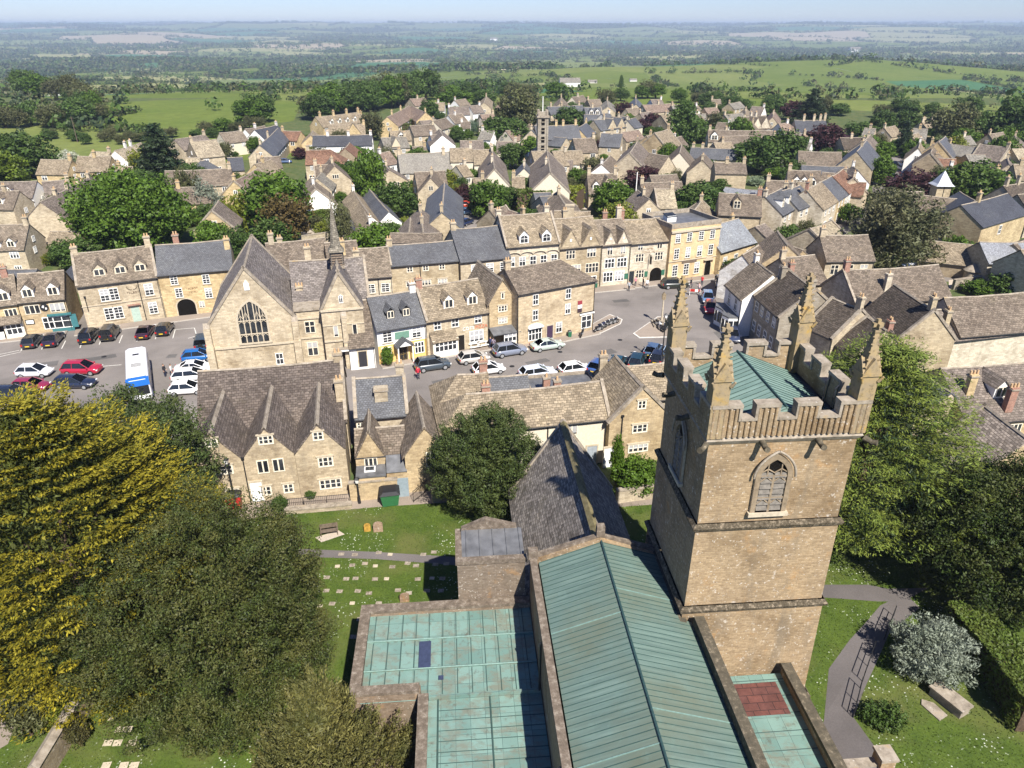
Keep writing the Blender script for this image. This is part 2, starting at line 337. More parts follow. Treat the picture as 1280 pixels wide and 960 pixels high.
class Frame:                                   # one gabled block of a building in its root's space
    def __init__(s,T,L,W,ze,zr): s.T=T; s.L=L; s.W=W; s.ze=ze; s.zr=zr
    def at(s,face,fr,z,out=0):
        r,fn=FACE[face]; x,y=fn(s.L,s.W,fr); o={'F':(0,-1),'R':(1,0),'B':(0,1),'L':(-1,0)}[face]
        return s.T@Matrix.Translation((x+o[0]*out,y+o[1]*out,z))@Matrix.Rotation(r,4,'Z')
def place(name,me,parent,mat,color=None):
    o=obj(name,me,parent,color=color); o.matrix_local=mat; return o
def window(root,fr,face,s,z,w,h,ty,out=.0,parent=None,lab=None):
    f,g=win_mesh(ty,w,h); o=place('window',f,parent or root,fr.at(face,s,z,out))
    g=pane_of(g)
    if parent is None: obj('pane',g,o)
    else: o2=place('pane',g,parent,fr.at(face,s,z,out))
    return o
def roof_block(wm,rm,fr,wmat,rmat,hip='',ov=.28,gv=.06,cop='',z0=0.0,rtile=True,flat=False):
    L,W,ze,zr=fr.L,fr.W,fr.ze,fr.zr; wm.T=fr.T.copy(); rm.T=fr.T.copy()
    if flat:
        wm.box(0,0,z0,L,W,ze,wmat,False); t=.3
        for a in((0,0,L,t),(0,W-t,L,W),(0,t,t,W-t),(L-t,t,L,W-t)): wm.box(a[0]-.05*(a[0]==0),a[1]-.05*(a[1]==0),ze+.003,a[2],a[3],ze+zr,M['coping'])
        rm.box(t,t,ze+.005,L-t,W-t,ze+.06,rmat); return
    h=W/2; k=(zr-ze)/h; hi={'L':0.0,'R':0.0}
    for c in hip: hi[c]=min(h*.95,L*.45)
    d=.19*sqrt(1+k*k)
    # walls
    for y,s in((0,1),(W,-1)):
        P=[(0,y,z0),(L,y,z0),(L,y,ze-.06),(0,y,ze-.06)]; wm.face(P if s>0 else P[::-1],wmat)
    for x,e in((0,'L'),(L,'R')):
        P=[(x,W,z0),(x,0,z0),(x,0,ze-.06),(x,h,zr-d),(x,W,ze-.06)] if not hi[e] else [(x,W,z0),(x,0,z0),(x,0,ze-.06),(x,W,ze-.06)]
        wm.face(P if e=='L' else P[::-1],wmat)
    a0=-gv if not hi['L'] else -ov; a1=L+gv if not hi['R'] else L+ov
    r0=a0 if not hi['L'] else hi['L']; r1=a1 if not hi['R'] else L-hi['R']; zo=ze-ov*k
    srnd=random.Random(int(L*997+W*131)); N=max(2,int(L/2.2)); sg=min(.16,.012*L) if L<26 else .2
    so=[-sg*sin(pi*q/N)+(srnd.uniform(-.035,.035) if 0<q<N else 0) for q in range(N+1)]; mo=[-sg*.7*sin(pi*q/N)+srnd.uniform(-.05,.03) for q in range(N+1)]
    for s_ in(1,-1):
        yo=-ov if s_>0 else W+ov; top=[];bot=[]
        for q in range(N+1):
            t=q/N; xe=a0+(a1-a0)*t; xr=r0+(r1-r0)*t; top.append([(xe,yo,zo),((xe+xr)/2,(yo+h)/2,(zo+zr)/2+mo[q]),(xr,h,zr+so[q])]); bot.append((xe,yo,zo-.15))
        for q in range(N):
            A,B=top[q],top[q+1]
            for c_ in(0,1):
                P=[A[c_],B[c_],B[c_+1],A[c_+1]]; rm.face(P if s_>0 else P[::-1],rmat)
            P=[bot[q],bot[q+1],B[0],A[0]]; rm.face(P if s_>0 else P[::-1],rmat)
        for A,bb,f_ in((top[0],a0,1),(top[N],a1,-1)):
            for c_ in(0,1):
                P=[A[c_],A[c_+1],(A[c_+1][0],A[c_+1][1],A[c_+1][2]-.2),(A[c_][0],A[c_][1],A[c_][2]-.2)]; rm.face(P if f_*s_>0 else P[::-1],rmat)
    if hi['L']: rm.slab([(a0,W+ov,zo),(a0,-ov,zo),(r0,h,zr)],.17,rmat)
    if hi['R']: rm.slab([(a1,-ov,zo),(a1,W+ov,zo),(r1,h,zr)],.17,rmat)
    if rtile:
        rm.prism_x=None
        w=.16
        for s in(-1,1):
            for q in range(N):
                xa=r0+(r1-r0)*q/N; xb=r0+(r1-r0)*(q+1)/N; rm.slab([(xa,h,zr+.07+so[q]),(xb,h,zr+.07+so[q+1]),(xb,h+s*w,zr+.07+so[q+1]-k*w*.9),(xa,h+s*w,zr+.07+so[q]-k*w*.9)],.05,M['coping'])
    for c in cop:
        x0=(-.12 if c=='L' else L-.22); x1=x0+.34
        for s in(-1,1):
            yo=-ov-.02 if s<0 else W+ov+.02
            rm.slab([(x0,yo,zo+.2),(x1,yo,zo+.2),(x1,h,zr+.22),(x0,h,zr+.22)],.3,M['coping'])
def chimney(roof,fr,t,off,h,wx=.8,wy=.58,pots=2,mat=None):
    h*=.82; mb=MB(); mt=mat or M['stone']; y=fr.W/2+off; k=(fr.zr-fr.ze)/(fr.W/2); zb=fr.zr-abs(off)*k-.9
    x=min(max(t*fr.L,wx/2),fr.L-wx/2); top=fr.zr-abs(off)*k*.7+h
    mb.cbox(0,0,zb,wx,wy,top-zb,mt); mb.cbox(0,0,top+.002,wx+.2,wy+.2,.14,M['coping']); mb.cbox(0,0,top+.144,wx+.05,wy+.05,.1,mt)
    for p in range(pots):
        px=(p-(pots-1)/2)*.36; mb.cyl((px,0,top+.24),(px,0,top+.66),.13,.1,M['pot'],8)
    o=place('chimney',mb.mesh('chimney'),roof,fr.T@Matrix.Translation((x,y,0)),color=roof.parent.color[:3]); return o
def dormer(root,fr,t,w,hw,zs,wmat,rmat,ty='cas2',side='F',rcol=None):
    k=(fr.zr-fr.ze)/(fr.W/2); T=fr.T if side=='F' else fr.T@Matrix.Translation((fr.L,fr.W,0))@Matrix.Rotation(pi,4,'Z')
    x=t*fr.L; y0=(zs-fr.ze)/k; za=zs+hw; zt=za+w*.5*1.05
    wm=MB(); rm=MB()
    yb=min((za-fr.ze)/k+.1,fr.W/2-.05); yt=min((zt-fr.ze)/k+.05,fr.W/2-.02)
    wm.face([(x-w/2,y0,zs-.1),(x+w/2,y0,zs-.1),(x+w/2,y0,za),(x,y0,zt),(x-w/2,y0,za)],wmat)
    for s in(-1,1):
        P=[(x+s*w/2,y0,zs-.1),(x+s*w/2,yb,za-.1),(x+s*w/2,yb,za),(x+s*w/2,y0,za)]; wm.face(P if s<0 else P[::-1],wmat)
        e=x+s*(w/2+.14); ez=za-.14*1.05
        rm.slab([(e,y0-.15,ez),(e,(ez-fr.ze)/k+.3,ez),(x,yt,zt+.02),(x,y0-.15,zt+.02)],.09,rmat)
    o=place('dormer',wm.mesh('dormer'),root,T); obj('dormer_roof',rm.mesh('dormer_roof'),o,color=rcol)
    ww=w*.8; hh=hw*.95
    f,g=win_mesh(ty,round(ww,2),round(hh,2))
    for nm,me in(('window',f),('pane',g)): place(nm,me,o,Matrix.Translation((x,y0,zs+.02)))
    return o
BUILT=[]
def house(label,A,B,mode='front',z=0.0,W=8.0,ze=5.0,zr=None,pitch=None,roof='tile',rc=None,wall='stone',wc='cream',axis='x',hip='',cop='',ch=(),win=(),dorm=(),dside='F',
          name='house',cat='house',group=None,L=None,near=True,flat=False,dwall=None,rtile=True,ov=.28,back=0.0,auto=0,z0=0.0):
    """mode front: A,B = pixels of the front line at height z.  mode ridge: A,B = pixels of the ridge ends at height zr."""
    if zr is None: zr=ze+(pitch or .95)*W/2
    zz=z if mode=='front' else zr
    a=Vector(G(*A,zz)); b=Vector(G(*B,zz)); ang=atan2(b.y-a.y,b.x-a.x); LL=L or (b-a).length
    dx=Vector((cos(ang),sin(ang))); dy=Vector((-sin(ang),cos(ang)))
    if mode=='ridge': a=a-dy*(W/2)
    a=a+dy*back
    rcol=RC[rc or {'slate':'slate'}.get(roof,'tile')] if not isinstance(rc,tuple) else rc
    wcol=WC[wc] if isinstance(wc,str) else wc
    root=thing(name,label,cat,(a.x,a.y,z0),ang,group,wcol)
    if axis=='x': fr=Frame(Matrix.Identity(4),LL,W,ze,zr)
    else: fr=Frame(Matrix.Translation((LL,0,0))@Matrix.Rotation(pi/2,4,'Z'),W,LL,ze,zr)
    wm=MB(); rm=MB()
    roof_block(wm,rm,fr,M[wall],M[roof],hip,ov,.06,cop,0,rtile,flat)
    wall_o=put('wall',wm,root); roof_o=put('roof',rm,root,color=rcol)
    if hypot(a.x,a.y)<150 and not flat and axis=='x':
        kk=(zr-ze)/(W/2); gb=MB(); gb.cyl((0,-ov-.05,ze-ov*kk-.1),(LL,-ov-.05,ze-ov*kk-.1),.06,.06,M['black'],6); gb.cyl((LL-.12,-.09,.1),(LL-.12,-.09,ze-.3),.04,.04,M['black'],6); put('gutter',gb,root)
    for c in ch:
        c=list(c); chimney(roof_o,fr,*c[:3],**(c[3] if len(c)>3 else {}))
    for w in win:
        face,zz2,ss,ww,hh,ty=w[:6]
        for s in ss: window(root,fr,face,s,zz2,ww,hh,ty)
    for dd in dorm:
        t_,w_,h_,zs_=dd[:4]; ty=dd[4] if len(dd)>4 else 'cas2'
        dormer(root,fr,t_,w_,h_,zs_,M[dwall or 'white'],M[roof],ty,dside,rcol)
    if auto: autowin(root,fr,auto)
    BUILT.append((Vector((a.x,a.y))+dx*LL/2+dy*W/2,label,max(LL,W)))
    root_fr[root.name]=fr
    return root,fr,roof_o,wall_o
root_fr={}
def autowin(root,fr,seed):
    rnd=random.Random(seed*31+7); mw=root.matrix_basis
    R=Matrix.Rotation(root.rotation_euler.z,4,'Z')
    for face,n in(('F',(0,-1,0)),('L',(-1,0,0)),('R',(1,0,0)),('B',(0,1,0))):
        nn=(R@fr.T.to_3x3().to_4x4())@Vector(n); p=Vector(root.location)
        to=Vector((-p.x,-p.y,39)).normalized()
        if nn.dot(to)<.12: continue
        Lf=fr.L if face in'FB' else fr.W
        k=max(1,int(Lf/3.4)); zs=[fr.ze-1.75] if fr.ze>2.6 else []
        if fr.ze>4.4: zs.append(fr.ze-4.2)
        if face in'LR': zs=[z for z in zs]; k=1 if Lf<9 else 2
        for z in zs:
            for q in range(k):
                if rnd.random()<.18: continue
                window(root,fr,face,(q+.5+rnd.uniform(-.08,.08))/k,z,rnd.choice((1.0,1.2,1.5)),1.15,rnd.choice(('far2','far2','far3')),.0)
        if face in'LR' and fr.zr-fr.ze>2.6 and rnd.random()<.5: window(root,fr,face,.5,fr.ze+.15,.9,1.0,'far2')
# ------------------------------------------------------------------ helpers for hand-built fronts
def Wd(*p): return p
def house_w(label,a,b,**k):          # a,b = ground points in metres
    W=k.get('W',8); LL=hypot(b[0]-a[0],b[1]-a[1])
    global G
    keep=G; G=lambda u,v,z=0.0: (u,v)
    try: return house(label,a,b,'front',L=LL,**k)
    finally: G=keep
def text(parent,body,mat4,size,col,depth=.02,name='lettering'):
    cu=bpy.data.curves.new('t','FONT'); cu.body=body; cu.size=size; cu.extrude=depth; cu.align_x='CENTER'; cu.align_y='CENTER'; cu.space_character=1.05
    o=bpy.data.objects.new('t',cu); COL.objects.link(o)
    me=bpy.data.meshes.new_from_object(o.evaluated_get(bpy.context.evaluated_depsgraph_get())); bpy.data.objects.remove(o)
    me.materials.clear(); me.materials.append(M['door'])
    t=place(name,me,parent,mat4@Matrix.Rotation(pi/2,4,'X'),color=col); return t
def front_gable(root,fr,x,w,ze,zr,depth,wall,roof,rcol,y0=-.12,cop=False,win=(),zb=None):
    zb=ze-.35 if zb is None else zb
    T=fr.T@Matrix.Translation((x-w/2,y0,0))
    g=Frame(T@Matrix.Translation((w,0,0))@Matrix.Rotation(pi/2,4,'Z'),depth,w,ze,zr)
    wm=MB(); rm=MB(); wm.T=T; rm.T=T
    wm.face([(0,0,zb),(w,0,zb),(w,0,ze),(w/2,0,zr-.1),(0,0,ze)],M[wall])
    wm.face([(0,-y0+.02,zb),(0,0,zb),(0,0,ze),(0,-y0+.02,ze)],M[wall]); wm.face([(w,0,zb),(w,-y0+.02,zb),(w,-y0+.02,ze),(w,0,ze)],M[wall])
    k=(zr-ze)/(w/2)
    for s in(-1,1):
        e=w/2+s*(w/2+.05); rm.slab([(e,-.06,ze-.05*k),(e,depth,ze-.05*k),(w/2,depth,zr),(w/2,-.06,zr)],.14,M[roof])
        rm.slab([(w/2+s*.2,-.06,zr+.08-.2*k),(w/2+s*.2,depth,zr+.08-.2*k),(w/2,depth,zr+.08),(w/2,-.06,zr+.08)],.06,M['coping'])
        if cop: rm.slab([(e,-.1,ze-.05*k+.14),(e,.22,ze-.05*k+.14),(w/2,.22,zr+.14),(w/2,-.1,zr+.14)],.24,M['coping'])
    o=put('gable',wm,root); r=put('gable_roof',rm,o,color=rcol)
    for (z,ss,ww,hh,ty) in win:
        for s in ss:
            f,gl=win_mesh(ty,ww,hh)
            for nm,me in(('window',f),('pane',gl)): place(nm,me,o,T@Matrix.Translation((s*w,0,z)))
    return o
def add_door(root,fr,face,s,w,h,col,z=0.0):
    return place('door',door_mesh(w,h),root,fr.at(face,s,z),color=col)
def pipe(root,fr,face,s,z0,z1):
    mb=MB(); mb.cyl((0,-.08,z0),(0,-.08,z1),.06,.06,M['black'],6); mb.cbox(0,-.09,z1,.26,.18,.2,M['black']); return place('downpipe',mb.mesh('downpipe'),root,fr.at(face,s,0))
def arch_door(root,fr,s,w,h):
    mb=MB(); P=[(-w/2,0),(w/2,0),(w/2,h*.58)]+[(w/2*cos(a),h*.58+h*.42*sin(a)) for a in [pi*k/10 for k in range(1,10)]]+[(-w/2,h*.58)]
    Q=[(x*1.16,z if z<.05 else h*.58+(z-h*.58)*1.12+.02) for x,z in P]
    mb.prism(Q,-.06,.0,M['trim']); o=MB(); o.prism(P,-.075,-.062,M['void']); a=place('archway',mb.mesh('archway'),root,fr.at('F',s,0)); obj('opening',o.mesh('opening'),a); return a
M['void']=plain('dark_opening',(.008,.007,.006),.9,.05)
def porch_roof(root,fr,s,w,d,z,h,mat,rcol,name='porch_roof'):
    mb=MB(); mb.slab([(-w/2,-d,z),(w/2,-d,z),(w/2,.02,z+h),(-w/2,.02,z+h)],.12,M[mat]); return place(name,mb.mesh(name),root,fr.at('F',s,0),color=rcol)
GREEN=(.035,.12,.075); 
# ------------------------------------------------------------------ west side of the square
r,fr,ro,wa=house('yellow shop row house with three white dormers and a lean-to roof over its bay',(-45,430),(35,418.5),W=6.5,ze=4.9,zr=7.9,wc='yellow',rc='tile',ch=[(.86,0,1.2,dict(mat=M['brick'])),(.2,0,1.0)],
  dorm=[(.44,1.5,1.15,5.2),(.08,1.5,1.15,5.2),(.80,1.5,1.15,5.2)],win=[('F',2.9,[.3,.85],1.5,1.15,'cas3')],name='shop_house')
porch_roof(r,fr,.62,5.6,1.5,2.35,.75,'tile',RC['tile']); window(r,fr,'F',.84,.6,1.9,1.5,'shop3',.8); window(r,fr,'F',.42,.7,1.6,1.4,'shop3',.02); add_door(r,fr,'F',.63,1.0,2.1,(.03,.02,.02))
mb=MB(); T=fr.at('F',.84,0,.0); mb.box(-1.15,-.8,0,1.15,-.02,2.25,M['cream']); place('bay',mb.mesh('bay'),r,T)
r,fr,ro,wa=house('honey shop house with a round black and white sign and a teal shopfront',(35,418.5),(92,412.8),W=6.5,ze=5.0,zr=7.9,wc='honey',rc='tile',
  dorm=[(.24,1.45,1.2,5.3),(.78,1.45,1.2,5.3)],win=[('F',2.95,[.26,.80],1.9,1.3,'cas3')],name='shop_house')
for s,w in((.52,1.4),(.82,2.3)):
    f,g=win_mesh('shop2',w,1.75); o=place('shopfront',f,r,fr.at('F',s,.55)); obj('pane',g,o)
mb=MB(); mb.box(-1.5,-.35,2.45,1.5,-.02,2.72,M['door']); mb.box(-1.4,-.12,0,1.4,-.02,.5,M['door']); mb.box(1.2,-.13,.5,2.0,-.02,2.44,M['door']); place('shop_fascia',mb.mesh('shop_fascia'),r,fr.at('F',.80,0),color=(.045,.15,.16))
mb=MB(); mb.prism([(.55*cos(a),.55*sin(a)) for a in [2*pi*k/20 for k in range(20)]],-.07,0,M['black']); o=place('round_sign',mb.mesh('round_sign'),r,fr.at('F',.52,3.75)); mb=MB(); mb.prism([(-.3,.05),(-.05,-.1),(.05,.28),(-.15,.3)],-.085,-.072,M['white']); mb.prism([(.08,-.3),(.3,-.28),(.32,-.05),(.12,-.02)],-.085,-.072,M['white']); obj('sign_emblem',mb.mesh('sign_emblem'),o)
mb=MB(); mb.box(-.55,-.08,0,.55,0,.7,M['black']); mb.box(-.45,-.09,.1,.45,-.081,.6,M['white']); place('notice_board',mb.mesh('notice_board'),r,fr.at('F',.13,1.5))
r,fr,ro,wa=house('pale stone hotel with three gabled dormers, paired sash windows and an antler sign',(110.5,411),(208,397),W=8.6,ze=6.5,zr=9.9,wc='cream',rc='tile',ch=[(.97,0,1.4),(.02,0,.9)],cop='LR',
  dorm=[(.30,1.6,1.0,7.2,'cas2'),(.56,1.6,1.0,7.2,'cas2'),(.81,1.6,1.0,7.2,'cas2')],dwall='trim',win=[('F',3.7,[.30,.42],1.15,1.75,'sash4'),('F',.9,[.30,.42],1.15,1.75,'sash4'),('F',3.7,[.86],1.15,1.75,'sash4'),('F',.9,[.86],1.15,1.75,'sash4')],name='hotel',cat='hotel')
add_door(r,fr,'F',.63,1.1,2.3,(.33,.42,.36)); pipe(r,fr,'F',.74,0,6.1); pipe(r,fr,'F',.06,2.6,4.6)
mb=MB(); mb.box(-.85,-.45,2.62,.85,0,2.74,M['brick']); place('door_hood',mb.mesh('door_hood'),r,fr.at('F',.63,0))
mb=MB(); mb.box(-5.2,-.1,3.2,5.2,.02,3.34,M['trim']); place('string_course',mb.mesh('string_course'),r,fr.at('F',.5,0))
mb=MB()
for s in(-1,1):
    P=[(s*(.08+.65*sin(a)),-.05,5.0+.55*(1-cos(a))) for a in [k*.3 for k in range(6)]]; mb.tube(P,.035,M['wood'],5)
    for k in(2,3,4): mb.cyl(P[k],(P[k][0]-s*.06,-.05,P[k][2]+.3),.03,.015,M['wood'],5)
place('antler_sign',mb.mesh('antler_sign'),r,fr.at('F',.655,-.1)); text(r,'TALBOT',fr.at('F',.655,4.45,.03),.42,(.14,.10,.07))
r,fr,ro,wa=house('honey stone inn under a blue slate roof with a dark round arched carriage entrance',(208.5,397),(300,387.5),W=8.2,ze=6.7,zr=9.9,wc='yellow',roof='slate',ch=[(.28,.3,1.5,dict(mat=M['brick'])),(.985,-1.2,1.1)],
  win=[('F',4.9,[.20],1.0,1.35,'sash4'),('F',2.9,[.23],1.0,1.4,'sash4'),('F',4.6,[.62],1.0,1.4,'sash4'),('F',2.4,[.62],1.0,1.5,'sash4'),('F',1.0,[.50],.8,1.0,'cas2')],name='inn',cat='inn')
arch_door(r,fr,.29,2.5,2.6); text(r,'TALBOT',fr.at('F',.41,4.1,.03),.42,(.22,.13,.07)); text(r,'HOTEL',fr.at('F',.41,3.6,.03),.34,(.22,.13,.07))
# ------------------------------------------------------------------ north side of the square
house('brown tiled house directly behind the clock spire of the large gabled hall',(338,338),(413,330),z=6,W=7.5,ze=6,zr=9.2,wc='stone',rc='brown',ch=[(.1,0,1.5),(.25,1.6,1.2)],auto=3)
r,fr,ro,wa=house('narrow cream house with a brown roof squeezed beside the spire of the gabled hall',(412,338),(452,334),z=6,W=7,ze=6,zr=9.3,wc='yellow',rc='brown',ch=[(.5,-1.5,1.6)])
r,fr,ro,wa=house('pale cream house with a central black downpipe, between gabled hall and slate-roofed terrace',(451.5,346),(489.5,343),z=6.2,W=8,ze=6.2,zr=9.3,wc='pale',rc='tile',win=[('F',3.6,[.28,.76],1.2,1.35,'sash4'),('F',.9,[.4],2.3,1.4,'shop4')],name='shop_house')
pipe(r,fr,'F',.54,0,5.9)
r,fr,ro,wa=house('long stone house with a blue slate roof and small paired mullion windows',(488,331),(574,324),z=7,W=6.6,ze=7,zr=9.1,wc='buff',roof='slate',cop='L',ch=[(.02,0,.9)],win=[('F',5.6,[.27,.5,.74],.95,.95,'mull2'),('F',3.3,[.27,.5,.74],1.5,.95,'mull3'),('F',.9,[.28,.55,.8],1.4,1.2,'mull3')])
porch_roof(r,fr,.52,1.8,.9,2.2,.4,'tile',RC['tile']); porch_roof(r,fr,.76,1.9,.9,2.3,.4,'tile',RC['lead'])
mb=MB(); mb.box(-.5,-.1,0,.5,.02,2.3,M['brick']); place('brick_panel',mb.mesh('brick_panel'),r,fr.at('F',.1,0)); pipe(r,fr,'F',.42,0,6.8)
r,fr,ro,wa=house('stone shop house under a tall blue slate roof, next to the three storey white-dormered building',(575.5,326),(638,320),z=7,W=11,ze=7,zr=10.5,wc='cream',roof='slate',ch=[(.0,0,1.0)],win=[('F',4.8,[.28,.58,.86],1.2,1.4,'sash4'),('F',2.3,[.3,.6],1.5,1.4,'shop2')],name='shop_house')
r,fr,ro,wa=house_w('tall cream building with two white gothic dormers and a scalloped hood moulding',(-.9,109.6),(7.5,112.0),W=9,ze=8.3,zr=12.0,wc='pale',rc='tan',ch=[(.99,1.2,1.5),(.02,1.5,1.5)],cop='LR',
  dorm=[(.34,1.5,1.3,8.5,'gothic'),(.76,1.5,1.3,8.5,'gothic')],win=[('F',4.9,[.10,.30,.5,.7,.9],1.05,1.5,'sash2'),('F',2.0,[.1,.3,.5,.7,.9],1.05,1.6,'sash2')],name='town_house')
mb=MB()
for k in range(4):
    P=[(-4.2+2.1*k+1.05*(1-cos(a)),-.12,6.75+.42*sin(a)) for a in [pi*q/8 for q in range(9)]]; mb.tube(P,.11,M['trim'],6)
place('hood_moulding',mb.mesh('hood_moulding'),r,fr.at('F',.5,0))
r,fr,ro,wa=house_w('stone house with two big front gables, each with a tiny attic vent',(7.6,112.1),(14.5,114.4),W=8.5,ze=7.4,zr=10.9,wc='buff',rc='tan',ch=[(.42,1.6,2.0)],win=[('F',5.3,[.25,.75],1.6,1.45,'cas3'),('F',2.7,[.35,.78],2.3,1.6,'cas4'),('F',.6,[.3,.75],2.2,1.5,'shop3')])
for x in(1.75,5.2): front_gable(r,fr,x,3.4,7.35,10.2,4.6,'stone','tile',RC['tan'],win=[(8.2,[.5],.3,.4,'far')])
r,fr,ro,wa=house_w('cream shop house with twin small gables and a wall of small-paned windows',(14.6,114.5),(19.4,116.0),W=8,ze=7.2,zr=10.2,wc='pale',rc='tile',ch=[(.97,.5,2.2,dict(mat=M['stone']))],win=[('F',5.3,[.27,.73],.95,1.3,'cas2'),('F',3.1,[.28,.72],1.75,1.6,'shop3'),('F',.75,[.25,.66],1.75,1.7,'shop3')],name='shop_house')
for x in(1.3,3.6): front_gable(r,fr,x,2.25,7.15,9.4,3.4,'stone','tile',RC['tile'],win=[(7.9,[.5],.25,.25,'far')])
text(r,'OLD STOCKS INN',fr.at('F',.5,4.93,.03),.34,(.12,.10,.08))
mb=MB(); mb.box(-.35,-.1,1.0,.35,-.02,1.9,M['door']); place('menu_board',mb.mesh('menu_board'),r,fr.at('F',.91,0),color=GREEN)
r,fr,ro,wa=house_w('cream coaching inn with a wide dark archway and a hanging sign between its mullion windows',(19.5,116.1),(26.2,118.2),W=8.4,ze=7.0,zr=9.7,wc='pale',rc='tan',ch=[(.03,1.0,2.3,dict(mat=M['brick']))],win=[('F',5.6,[.24,.74],.95,.95,'cas2'),('F',3.6,[.24,.74],1.6,1.5,'mull3'),('F',.8,[.28],1.6,1.5,'mull3')],name='inn',cat='inn')
text(r,'HOTEL',fr.at('F',.49,5.75,.03),.36,(.30,.20,.10)); text(r,'POSTING   HOUSE',fr.at('F',.5,5.2,.03),.36,(.32,.24,.16))
arch_door(r,fr,.70,2.2,2.4); add_door(r,fr,'F',.06,.9,2.2,(.02,.025,.03))
mb=MB(); mb.box(-.04,-1.0,4.7,.04,0,4.78,M['black']); mb.box(-.05,-.95,3.3,.05,-.35,4.6,M['black']); place('hanging_sign',mb.mesh('hanging_sign'),r,fr.at('F',.49,0))
for s in(.44,.89):
    mb=MB(); mb.box(-.3,-.1,1.0,.3,-.02,1.9,M['door']); place('menu_board',mb.mesh('menu_board'),r,fr.at('F',s,0),color=GREEN)
r,fr,ro,wa=house_w('honey yellow three storey building with a flat parapet and rows of white sash windows',(26.2,117.5),(35.3,121.4),W=9,ze=8.9,zr=.75,wall='ashlar',wc=(.60,.455,.265),roof='lead',rc='grey',flat=True,win=[('F',6.5,[.14,.37,.61,.84],1.0,1.45,'sash4'),('F',3.7,[.14,.37,.61,.84],1.0,1.75,'sash4'),('F',.7,[.14,.37,.59],1.05,1.95,'sash4')],name='town_house')
mb=MB(); mb.box(-5.0,-.28,8.2,5.0,.0,8.5,M['trim']); mb.box(-5.0,-.14,3.25,5.0,.0,3.4,M['trim']); place('cornice',mb.mesh('cornice'),r,fr.at('F',.5,0))
arch_door(r,fr,.82,1.2,2.9); mb=MB(); mb.box(-1.5,-.08,2.75,1.5,.0,3.35,M['wood']); place('name_board',mb.mesh('name_board'),r,fr.at('F',.42,0))
mb=MB(); mb.prism([(-1,2.75),(1,2.75),(0,3.4)],-.5,0,M['trim']); place('door_pediment',mb.mesh('door_pediment'),r,fr.at('F',.82,.1))
mb=MB(); mb.box(-.9,-.1,0,.9,1.2,1.0,M['white']); mb.slab([(-1.0,-.2,.95),(1.0,-.2,.95),(1.0,1.3,1.3),(-1.0,1.3,1.3)],.1,M['glass']); place('skylight',mb.mesh('skylight'),ro,Matrix.Translation((2.6,4,8.95)))
r,fr,ro,wa=house_w('low honey house with a grey slate roof, beside the yellow parapet building',(35.6,120.6),(43.6,127.2),W=8.5,ze=4.3,zr=7.6,wc='yellow',roof='slate',rc=(.25,.265,.28),win=[('F',1.6,[.15,.45,.8],1.1,1.4,'sash2')],ch=[(.95,1,1.0)])
# ------------------------------------------------------------------ the hall with the traceried window
ang=radians(14.2); hall=thing('town_hall','large gabled stone hall with a tall traceried window and a slender spire','hall',(-36.0,80.2,0),ang,None,WC['cream'])
F0=Frame(Matrix.Translation((9.8,0,0))@Matrix.Rotation(pi/2,4,'Z'),14.5,9.8,7.2,13.7)
wm=MB(); rm=MB(); roof_block(wm,rm,F0,M['stone'],M['tile'],'',.2,.02,'LR')
F1=Frame(Matrix.Translation((9.6,3.2,0)),9.5,10.5,7.4,11.6); roof_block(wm,rm,F1,M['stone'],M['tile'],'',.2,.02,'R')
wm.T=Matrix.Identity(4); rm.T=Matrix.Identity(4)
wm.box(9.8,1.2,0,13.0,3.3,7.3,M['stone'],False)
F2=Frame(Matrix.Translation((18.0,-.6,0))@Matrix.Rotation(pi/2,4,'Z'),11,5.0,7.9,12.6); roof_block(wm,rm,F2,M['stone'],M['tile'],'',.2,.02,'L')
hw=put('wall',wm,hall); hr=put('roof',rm,hall,color=(.21,.185,.17))
wm=MB(); wm.box(9.7,1.0,7.3,13.1,3.3,7.75,M['coping']); wm.box(-.15,-.16,3.7,9.95,.0,3.95,M['trim']); wm.box(13.0,-.78,3.6,18.05,-.6,3.8,M['trim']); wm.box(12.95,-.8,7.6,18.05,-.6,7.85,M['trim']); wm.box(9.8,1.05,3.6,13.0,1.2,3.8,M['trim']); wm.box(9.8,1.05,6.2,13.0,1.2,6.4,M['trim']); wm.box(13,-.7,5.7,18,-.6,5.82,M['trim'])
put('string_course',wm,hall)
for x in(-.35,9.75):
    b=MB(); b.box(x-.4,-.9,0,x+.45,-.005,4.2,M['stone']); b.box(x-.35,-.6,4.2,x+.4,-.005,6.6,M['stone']); b.slab([(x-.35,-.62,6.4),(x+.4,-.62,6.4),(x+.4,0,7.2),(x-.35,0,7.2)],.1,M['coping']); put('buttress',b,hall)
b=MB(); b.box(15.3,-1.3,0,15.9,-.6,7.0,M['stone']); b.slab([(15.25,-1.35,3.6),(15.95,-1.35,3.6),(15.95,-.9,4.3),(15.25,-.9,4.3)],.2,M['coping']); b.slab([(15.25,-1.35,6.8),(15.95,-1.35,6.8),(15.95,-.6,7.5),(15.25,-.6,7.5)],.15,M['coping']); put('buttress',b,hall)
def pointed(w,h,sp,n=9,inset=0.0):
    r=w; P=[]
    for k in range(n+1):
        a=radians(60)*k/n; P.append((-w/2+r*cos(a),sp+(h-sp)*sin(a)/sin(radians(60))))
    R=[(w/2,0)]+P; return R+[(-x,z) for x,z in R[::-1][1:]]
